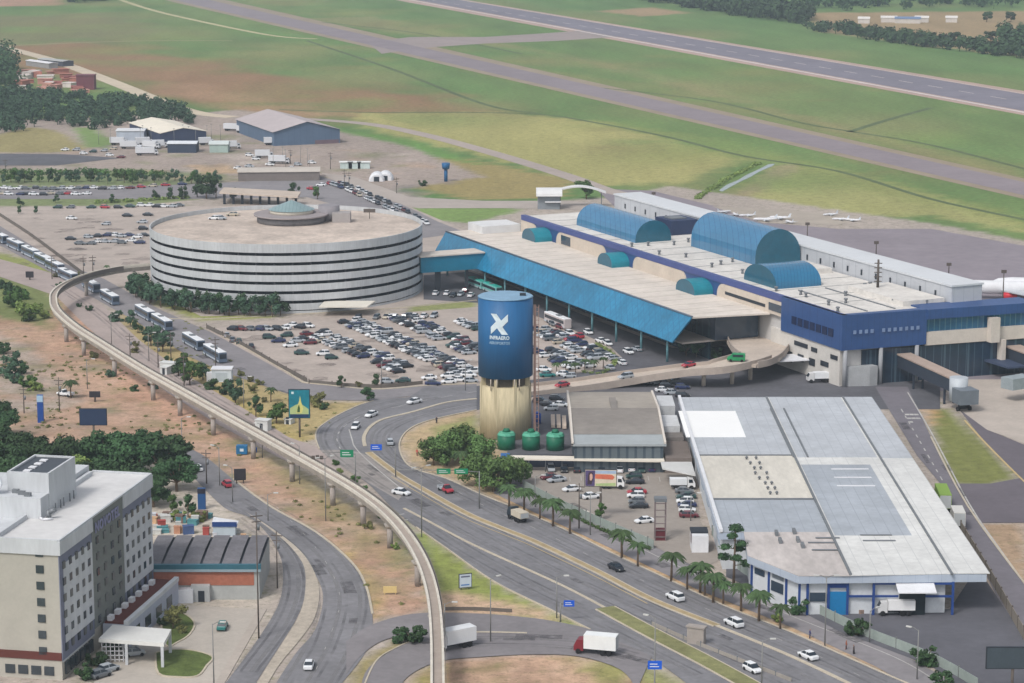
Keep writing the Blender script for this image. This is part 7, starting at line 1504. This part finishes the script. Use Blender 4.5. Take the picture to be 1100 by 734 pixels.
utils = [((298, 632), 11.5), ((278, 686), 24), ((64, 442), 9), ((198, 420), 10), ((184, 395), 10), ((232, 404), 11), ((26, 444), 7), ((622, 568), 10), ((100, 296), 7), ((56, 300), 8), ((90, 300), 8), ((6, 185), 6), ((312, 176), 7), ((355, 182), 8), ((370, 204), 9), ((426, 208), 7), ((375, 204), 8), ((170, 395), 8), ((140, 388), 8), ((222, 520), 8)]
for i, ((px, py), h) in enumerate(sorted(utils)):
    pole((px, py), h, 'util', 'dark utility pole, %s counted from the left of the photo' % ordw(i), 'utility poles', WOODP, .16, rz=crng.uniform(-.5, .5))
for i, ((px, py), h) in enumerate(sorted([((941, 277), 6), ((1019, 298), 5), ((1077, 330), 12), ((867, 262), 8), ((702, 222), 6)])):
    pole((px, py), h, 'mast', 'dark floodlight mast, %s from the left standing beyond the terminal roof' % ordw(i), 'apron floodlights', WOODP, .22)
p = T(14, 52, 21); t = thing('roof_mast', 'dark lattice mast standing on the white terminal roof', 'mast', p)
mb = MB(); mb.cyl((0, 0, 0), (0, 0, 8), .5, .35, 4); mb.build('mast', WOODP, t, False); mb = MB()
for k in range(5): mb.box(-1.1, -.1, 1.6 + k * 1.3, 1.1, .1, 1.85 + k * 1.3)
mb.build('rungs', WOODP, t, False)
# thin white yard masts by the lorry yard
polx = sorted([crng.uniform(85, 240) for _ in range(12)]) + sorted([crng.uniform(285, 335) for _ in range(6)])
for i in range(18):
    px = polx[i]; py = crng.uniform(150, 158) if i < 12 else crng.uniform(172, 186)
    m_ = MB(); m_.cyl((0, 0, 0), (0, 0, 8), .12, .1, 5); m_.box(-.5, -.1, 7.8, .5, .1, 8.0)
    one(m_, 'flood_pole', POLEM, 'thin pale pole, %s from the left in the far lorry yards' % ordw(i), 'pole', P(px, py), 0, 'thin poles in the far yards')
# billboards
def billboard(pxy, w, h, z0, rz, name, label, face, posts=1, pm_=WOODP, thick=.5):
    p = P(*pxy); t = thing(name, label, 'billboard', p, rz)
    for k in range(posts):
        x = 0 if posts == 1 else (-w / 3 + k * 2 * w / 3); mb = MB(); mb.cyl((x, .3, 0), (x, .3, z0 + .3), .25 if posts == 1 else .12, n=8); mb.build('post', pm_, t, False)
    mb = MB(); mb.box(-w / 2 - .15, 0, z0 - .15, w / 2 + .15, thick, z0 + h + .15); pn = mb.build('frame', DARK, t, False)
    mb = MB(); mb.box(-w / 2, -.06, z0, w / 2, -.01, z0 + h); mb.build('poster', face, pn, False); return t, pn
t, pn = billboard((322, 470), 5.0, 7.0, 5.0, 0, 'billboard', 'tall teal advertising board with a pale flame shape beside the bus road', mat('poster_teal', (20, 118, 134), .5, .2, .3))
def flat(pn, pts, z0, m, nm, y=-.08): mb = MB(); mb.loft([[(x, y, z0 + z) for x, z in pts], [(x, y + .015, z0 + z) for x, z in pts]]); return mb.build(nm, m, pn, False)
flat(pn, [(-2.3, .3), (2.3, .3), (2.3, 2.2), (.9, 3.2), (0, 3.6), (-1.0, 3.2), (-2.3, 2.4)], 5.0, mat('poster_glow', (170, 186, 128), .5, .1, .5), 'pale_ground')
flat(pn, [(-.7, 1.2), (.6, 1.2), (1.0, 2.4), (.5, 4.0), (.25, 5.6), (0, 4.2), (-.35, 3.2)], 5.0, mat('poster_flame', (206, 200, 120), .5, .1, .5), 'flame', -.11)
flat(pn, [(-.55, 1.4), (.15, 1.4), (.2, 2.4), (-.05, 3.4), (-.4, 2.5)], 5.0, mat('poster_dark', (46, 84, 40), .5, .1, .5), 'flame_core', -.14)
flat(pn, [(-1.9, 6.0), (-1.3, 6.0), (-1.3, 6.6), (-1.9, 6.6)], 5.0, mat('poster_pale', (200, 220, 220), .5, .1, .5), 'corner_mark', -.11)
flat(pn, [(-2.3, .1), (2.3, .1), (2.3, .9), (-2.3, .9)], 5.0, mat('poster_navy', (30, 56, 90), .5, .1, .5), 'dark_strip', -.11)
t, pn = billboard((101, 478), 6.4, 3.9, 5.0, 0, 'billboard', 'blank dark billboard on one post above the hotel grove', mat('poster_blank', (38, 54, 82), .6, .08, .5))
t, pn = billboard((645, 558), 6.7, 3.6, 7.4, R(-3), 'billboard', 'colourful billboard with a face over the showroom lot', mat('poster_cream', (214, 200, 178), .5, .1, .5))
flat(pn, [(-3.3, .05), (-1.3, .05), (-1.2, 3.5), (-3.3, 3.5)], 7.4, mat('poster_violet', (84, 72, 112), .5, .2, .8), 'portrait_ground')
flat(pn, [(-2.9, .4), (-2.0, .4), (-1.6, 1.6), (-1.7, 2.9), (-2.1, 3.2), (-2.6, 3.0), (-2.8, 2.0)], 7.4, mat('poster_hair', (66, 50, 60), .5, .1, .8), 'portrait_hair', -.10)
flat(pn, [(-2.35, 1.3), (-1.95, 1.3), (-1.75, 1.9), (-1.8, 2.6), (-2.1, 2.85), (-2.4, 2.5)], 7.4, mat('poster_face', (206, 168, 152), .5, .1, .8), 'portrait_face', -.13)
flat(pn, [(-1.2, 2.8), (3.3, 2.8), (3.3, 3.5), (-1.2, 3.5)], 7.4, mat('poster_sky', (160, 178, 200), .5, .1, .8), 'sky_band')
flat(pn, [(-1.2, 1.7), (2.6, 1.5), (3.0, 2.1), (2.4, 2.6), (-1.2, 2.7)], 7.4, mat('poster_orange', (206, 112, 84), .5, .15, .8), 'orange_band', -.10)
flat(pn, [(-1.1, .1), (3.2, .1), (3.2, .8), (-1.1, .6)], 7.4, mat('poster_green', (168, 186, 130), .5, .15, .8), 'green_band', -.10)
t, pn = billboard((1087, 748), 9, 3.6, 5.0, R(0), 'billboard', 'dark billboard back with two posts at the bottom right edge', mat('poster_back', (62, 72, 80), .7, .1, .5), 1)
t, pn = billboard((500, 634), 2.4, 2.6, .6, R(18), 'notice_board', 'small white notice board on the grass beside the avenue', mat('notice_white', (196, 208, 222), .6, .05, .5), 2, STEEL, .15)
flat(pn, [(-.9, 2.0), (.9, 2.0), (.9, 2.3), (-.9, 2.3)], .6, mat('notice_line', (96, 104, 128), .6, .05, .5), 'heading_line'); flat(pn, [(-.9, .35), (.8, .35), (.8, .6), (-.9, .6)], .6, mat('notice_blue', (64, 120, 190), .6, .05, .5), 'blue_line')
t, pn = billboard((258, 520), 2.4, 2.4, 1.0, R(10), 'roadside_board', 'small black square board on the grass by the curved road', mat('board_black', (48, 46, 52), .6, .1, .5), 2, WOODP, .2)
t, pn = billboard((102, 432), 2.6, 1.3, 1.4, 0, 'roadside_board', 'small dark board just above the blank billboard', mat('board_black', (48, 46, 52)), 1, WOODP, .2)
t, pn = billboard((32, 301), 2.4, 1.8, 1.0, 0, 'roadside_board', 'small dark board in the dirt at the left edge road', mat('board_black', (48, 46, 52)), 1, WOODP, .2)
p = P(387, 638); m_ = MB(); m_.box(-1.3, -.1, .4, 1.3, .1, 1.7); m_.box(-1.1, -.05, 0, -1.0, .05, .4); m_.box(1.0, -.05, 0, 1.1, .05, .4)
p = P(419, 639); one(m_, 'yellow_board', mat('board_sand', (206, 184, 128), .7, .06, .5), 'low sandy yellow board between curved road and guideway', 'sign', p)
# pylons
def pylon(pxy, w, h, cc, label, top=None):
    p = P(*pxy); t = thing('sign_pylon', label, 'pylon sign', p); mb = MB(); mb.box(-w / 2, -.4, 0, w / 2, .4, h); mb.build('panel', mat('pylon%s' % (cc,), cc, .5, .06, .5), t, False)
    mb = MB(); mb.box(-w / 2 - .03, -.45, h - (top[1] if top else .9), w / 2 + .03, -.405, h - .1); mb.build('head_panel', mat('pylonh%s' % (top[0] if top else (150, 180, 210),), top[0] if top else (150, 180, 210), .5, .06, .5), t, False); return t
pylon((44, 454), 1.5, 7.2, (34, 74, 146), 'tall slim dark blue pylon sign standing in the dirt', ((160, 190, 214), 1.8))
pylon((217, 547), 1.7, 4.8, (40, 80, 128), 'blue and white pylon sign beside the curved road', ((44, 44, 56), 1.2))
t = thing('small_kiosk', 'small white cube kiosk with a van beside the bus road', 'kiosk', P(239, 409)); mb = MB(); mb.box(-2.7, -2, 0, 2.7, 2, 3.4); mb.build('walls', mat('kiosk_pale', (200, 208, 214), .7, .05, .5), t, False)
mb = MB(); mb.box(-2.9, -2.2, 3.4, 2.9, 2.2, 3.7); mb.build('roof', WHITEP, t, False); mb = MB(); mb.box(-4.2, -1.2, 0, -2.8, 1.2, 2.4); mb.build('side_unit', WHITEP, t, False); mb = MB(); mb.box(-1.6, -2.05, .4, 1.6, -2.01, 2.6); mb.build('shutter', mat('shutter', (176, 186, 192), .6, .05, 1), t, False)
for px, py, w1, h1, lab in ((182, 400, 4.6, 2.8, 'white cabin touching the guideway under dark bushes'), (283, 462, 3.4, 2.6, 'white cabin beside the guideway below the verge trees'), (311, 455, 1.8, 1.2, 'small white box left of the teal billboard post'), (178, 402, 2.0, 2.0, 'small pale box at the end of the guideway cabin')):
    m_ = MB(); m_.box(-w1 / 2, -1.2, 0, w1 / 2, 1.2, h1); m_.box(-w1 / 2 - .15, -1.35, h1, w1 / 2 + .15, 1.35, h1 + .2); m_.box(-.4, -1.24, 0, .4, -1.21, 1.9, 1); one(m_, 'cabin', [mat('cabin_white', (206, 208, 206), .7, .06, .5), DARK], lab, 'cabin', P(px, py), R(-20))
p = P(260, 488); t = thing('portable_unit', 'blue portable box with a white emblem on the dirt beside the guideway', 'cabin', p); mb = MB(); mb.box(-1.3, -1, .2, 1.3, 1, 2.2); mb.build('box', mat('unit_blue', (34, 108, 156), .5, .08, .5), t, False); mb = MB(); mb.box(-.4, -1.04, .9, .5, -1.01, 1.6); mb.build('emblem', EMB, t, False)
for px, py, cc, lab in ((274, 486, (40, 84, 160), 'blue drum on the dirt'),):
    m_ = MB(); m_.cyl((0, 0, 0), (0, 0, 1.2), .5, .5, 10); one(m_, 'drum', mat('drum%s' % (cc,), cc, .5, .05, .5), 'small blue drum right of the blue portable box', 'drum', P(px, py))
p = P(577, 455); m_ = MB(); m_.cyl((0, 0, 0), (0, 0, 2.6), 1.0, 1.0, 14); m_.cyl((0, 0, 2.6), (0, 0, 3.0), .9, .4, 14); one(m_, 'blue_water_tank', mat('bright_blue', (30, 84, 180), .5, .05, .5), 'small bright blue plastic water tank between tower and grey shed', 'water tank', p)
for i, (px, py) in enumerate(((594, 458), (600, 458), (606, 459))):
    m_ = MB(); m_.loft([[(-.5, -3, .3), (.5, -3, .3), (.5, -3, 1.0), (-.5, -3, 1.0)], [(-.5, 3, 1.6), (.5, 3, 1.6), (.5, 3, 2.4), (-.5, 3, 2.4)]]); one(m_, 'conveyor', mat('conv', (206, 190, 176), .7, .1, .5), '%s pale slanted conveyor left of the grey shed' % ('left', 'middle', 'right')[i], 'conveyor', P(px, py), 0, 'conveyors by the shed')
# overhead road signs
GSG = mat('sign_green', (18, 128, 88), .5, .06, .5); BSG = mat('sign_blue_road', (22, 88, 200), .5, .06, .5)
def gantry(pxy, h, armlen, sgn, label, cc, sw, sh, off, rz=0.0, n=1):
    t = thing('road_sign', label, 'road sign', P(*pxy), rz); mb = MB(); mb.cyl((0, 0, 0), (0, 0, h), .16, .12, 8); mb.build('post', POLEM, t, False)
    if armlen: mb = MB(); mb.tube([(0, 0, h - .2), (sgn * armlen * .3, 0, h + .2), (sgn * armlen, 0, h + .3)], .1); mb.build('arm', POLEM, t, False)
    for k in range(n):
        x = sgn * (off + k * (sw + .8)); mb = MB(); mb.box(x - sw / 2, -.16, h - sh / 2, x + sw / 2, -.08, h + sh / 2); pn = mb.build('sign_panel', cc, t, False)
        mb = MB()
        for q in range(2): mb.box(x - sw * .36, -.175, h - sh * .22 + q * sh * .3, x + sw * (.3 - .12 * q), -.162, h - sh * .22 + q * sh * .3 + sh * .1)
        mb.build('marking', WHITEP, pn, False)
    return t
gantry((382, 521), 7.4, 7.5, -1, 'green overhead sign on a cantilever arm left of the bend', GSG, 3.0, 1.7, 1.9)
gantry((425, 513), 7.2, 4.5, -1, 'bright blue overhead sign on a cantilever arm on the bend', BSG, 2.6, 1.4, 4.4)
gantry((515, 547), 8.6, 18, -1, 'long overhead arm with two green signs across the upper carriageway', GSG, 3.0, 1.2, 4.0, 0, 2)
gantry((602, 668), 3.6, 1.6, 1, 'blue sign on a post at the tip of the grass beside the avenue', BSG, 2.0, 1.2, 1.6)
gantry((703, 748), 5.6, 0, 1, 'blue direction sign on a post at the bottom centre right', BSG, 2.4, 1.5, 0)
m_ = MB()
for k, (x, y, z) in enumerate(((-.9, 0, 0), (0, .2, .1), (.9, 0, 0))): m_.box(x - .35, y - .25, 12.8 + z, x + .35, y + .25, 13.5 + z)
m_.tube([(-1.2, 0, 12.9), (1.2, 0, 12.9)], .06)
one(m_, 'floodlight_cluster', WOODP, 'cluster of dark floodlights on the pole above the guideway', 'floodlight', P(350, 560) + Vector((-1.6, 0, 1)))
# portals in the showroom lot
p = P(709, 580); t = thing('steel_portal', 'dark reddish steel portal tower standing in the showroom lot', 'tower', p)
mb = MB()
for sx in (-1.1, 1.1):
    for sy in (-1, 1): mb.box(sx - .1, sy - .1, 0, sx + .1, sy + .1, 8.5)
for k in range(6):
    mb.box(-1.1, -1.06, .8 + k * 1.45, 1.1, -.96, 1.0 + k * 1.45); mb.box(-1.06, -1, .8 + k * 1.45, -.96, 1, 1.0 + k * 1.45); mb.box(.96, -1, .8 + k * 1.45, 1.06, 1, 1.0 + k * 1.45)
mb.build('frame', mat('steel_red', (120, 108, 108), .7, .1, .5), t, False); mb = MB(); mb.box(-1.3, -1.2, 8.5, 1.3, 1.2, 9.2); mb.build('head', STEEL, t, False); mb = MB(); mb.box(-1.0, -.9, 0, 1.0, .9, 2.4); mb.build('base_cabinet', mat('cab_maroon', (96, 40, 48), .7, .1, .5), t, False)
t = thing('small_house', 'small white gabled annex with a dark flat roof at the warehouse wall', 'building', P(752, 592)); mb = MB(); mb.box(-1.8, -1.5, 0, 1.6, 4, 3.6); mb.build('walls', WHITEP, t, False); mb = MB(); mb.box(-1.9, .5, 3.6, 1.7, 4.2, 4.0); mb.build('roof', DARK, t, False); mb = MB(); mb.box(-1.84, -.2, 1.6, -1.81, 1.8, 3.6); mb.build('window', mat('win_maroon', (90, 50, 60), .5, .1, 1), t, False)
# clutter by the warehouse gate and behind the depot
rng = random.Random(9)
scx = sorted(rng.uniform(905, 945) for _ in range(16))
for k in range(16):
    px, py = scx[k], rng.uniform(650, 660); s_ = rng.uniform(.4, 1.1); m_ = MB(); m_.prism([(-s_, -s_ * .7), (s_, -s_ * .6), (s_ * .8, s_ * .7), (-s_ * .9, s_ * .5)], 0, rng.uniform(.4, 1.5))
    cc = rng.choice([(150, 130, 118), (120, 124, 130), (60, 90, 130), (176, 160, 146), (130, 84, 70)]); one(m_, 'scrap_pile', mat('scrap%s' % (cc,), cc, .9, .2, .8), 'mixed scrap, %s piece from the left beside the warehouse gate' % ordw(k), 'scrap', P(px, py), rng.uniform(0, 3), 'scrap by the warehouse gate')
ccx = sorted(rng.uniform(162, 268) for _ in range(46))
for k in range(46):
    px, py = ccx[k], rng.uniform(556, 578); 
    if px > 222 and py < 570: continue
    s_ = rng.uniform(.4, 1.2); m_ = MB(); hh_ = rng.uniform(.6, 1.8); m_.prism([(-s_, -s_ * .7), (s_, -s_ * .7), (s_, s_ * .7), (-s_, s_ * .7)], 0, hh_); m_.prism([(-s_ - .06, -s_ * .7 - .06), (s_ + .06, -s_ * .7 - .06), (s_ + .06, s_ * .7 + .06), (-s_ - .06, s_ * .7 + .06)], hh_, hh_ + .1)
    cc = rng.choice([(176, 128, 102), (160, 72, 66), (196, 198, 204), (80, 132, 138), (70, 90, 130), (190, 156, 124), (120, 100, 90), (190, 190, 186)]); one(m_, 'yard_crate', mat('crate%s' % (cc,), cc, .8, .15, .6), 'stored crate, %s from the left in the yard behind the depot' % ordw(k), 'crate', P(px, py), rng.uniform(-.3, .3), 'crates behind the depot')
# people on the verge and by the tower
def person(pxy, rz, shirt, trousers, label):
    p = P(*pxy); t = thing('person', label, 'person', p, rz, 'people on foot')
    vs = [(0, 0, .92), (0, 0, 1.15), (0, 0, 1.42), (0, 0, 1.54), (0, .02, 1.66), (-.1, 0, .9), (-.12, .12, .5), (-.12, .02, .08), (.1, 0, .9), (.12, -.08, .5), (.12, -.22, .08), (-.2, 0, 1.42), (-.26, -.06, 1.15), (-.26, -.02, .9), (.2, 0, 1.42), (.26, .06, 1.15), (.26, .12, .9)]
    es = [(0, 1), (1, 2), (2, 3), (3, 4), (0, 5), (5, 6), (6, 7), (0, 8), (8, 9), (9, 10), (2, 11), (11, 12), (12, 13), (2, 14), (14, 15), (15, 16)]
    rs = [.15, .14, .17, .06, .11, .1, .07, .05, .1, .07, .05, .07, .05, .04, .07, .05, .04]
    me_ = bpy.data.meshes.new('body'); me_.from_pydata(vs, es, []); o = bpy.data.objects.new('body', me_); scn.collection.objects.link(o); o.parent = t
    md = o.modifiers.new('skin', 'SKIN'); 
    for i, r in enumerate(rs): me_.skin_vertices[0].data[i].radius = (r, r)
    me_.skin_vertices[0].data[0].use_root = True; o.modifiers.new('sub', 'SUBSURF').levels = 1
    me_.materials.append(mat('cloth%s' % (shirt,), shirt, .9, .1, 3))
    mb = MB(); mb.cyl((-.11, .02, .06), (-.11, .02, .9), .075, .12, 8); mb.cyl((.11, -.12, .06), (.09, -.02, .9), .075, .12, 8); mb.build('trousers', mat('cloth%s' % (trousers,), trousers, .9, .1, 3), t, False)
    mb = MB(); mb.cyl((0, .02, 1.56), (0, .02, 1.78), .1, .08, 10); mb.build('head', mat('skin', (150, 110, 90), .7, .05, 3), t, False)
    return t
for px, py, sh, tr, lab in ((870, 686, (70, 70, 110), (40, 44, 60), 'person in dark blue walking below the rightmost palms'), (452, 478, (120, 60, 70), (40, 40, 50), 'person in dark red standing on the sandy gore'), (448, 490, (190, 90, 80), (90, 80, 80), 'person in pale red lower on the sandy gore'), (469, 455, (60, 60, 70), (40, 40, 50), 'person in dark clothes by the kerb left of the tower'), (909, 698, (150, 90, 70), (60, 50, 50), 'person in brown on the sandy strip right of the tall lamp'), (917, 703, (70, 56, 50), (40, 40, 46), 'second person in dark clothes on the sandy strip')):
    person((px, py), crng.uniform(0, 6), sh, tr, lab)

# ---- the air: an even, closed box of haze round the whole scene
hz = MB(); hz.box(-4300, -60, -1, 4300, 9400, 152)
hm = bpy.data.materials.new('haze'); hm.use_nodes = True; nt_ = hm.node_tree
for nd in list(nt_.nodes):
    if nd.type == 'BSDF_PRINCIPLED': nt_.nodes.remove(nd)
pv = nt_.nodes.new('ShaderNodeVolumePrincipled'); pv.inputs['Density'].default_value = .00013; pv.inputs['Color'].default_value = (.78, .90, 1.0, 1); pv.inputs['Anisotropy'].default_value = .2
nt_.links.new(pv.outputs[0], nt_.nodes['Material Output'].inputs['Volume'])
hzo = hz.build('haze', hm); tag(hzo, 'pale even haze', 'haze', None, 'stuff')
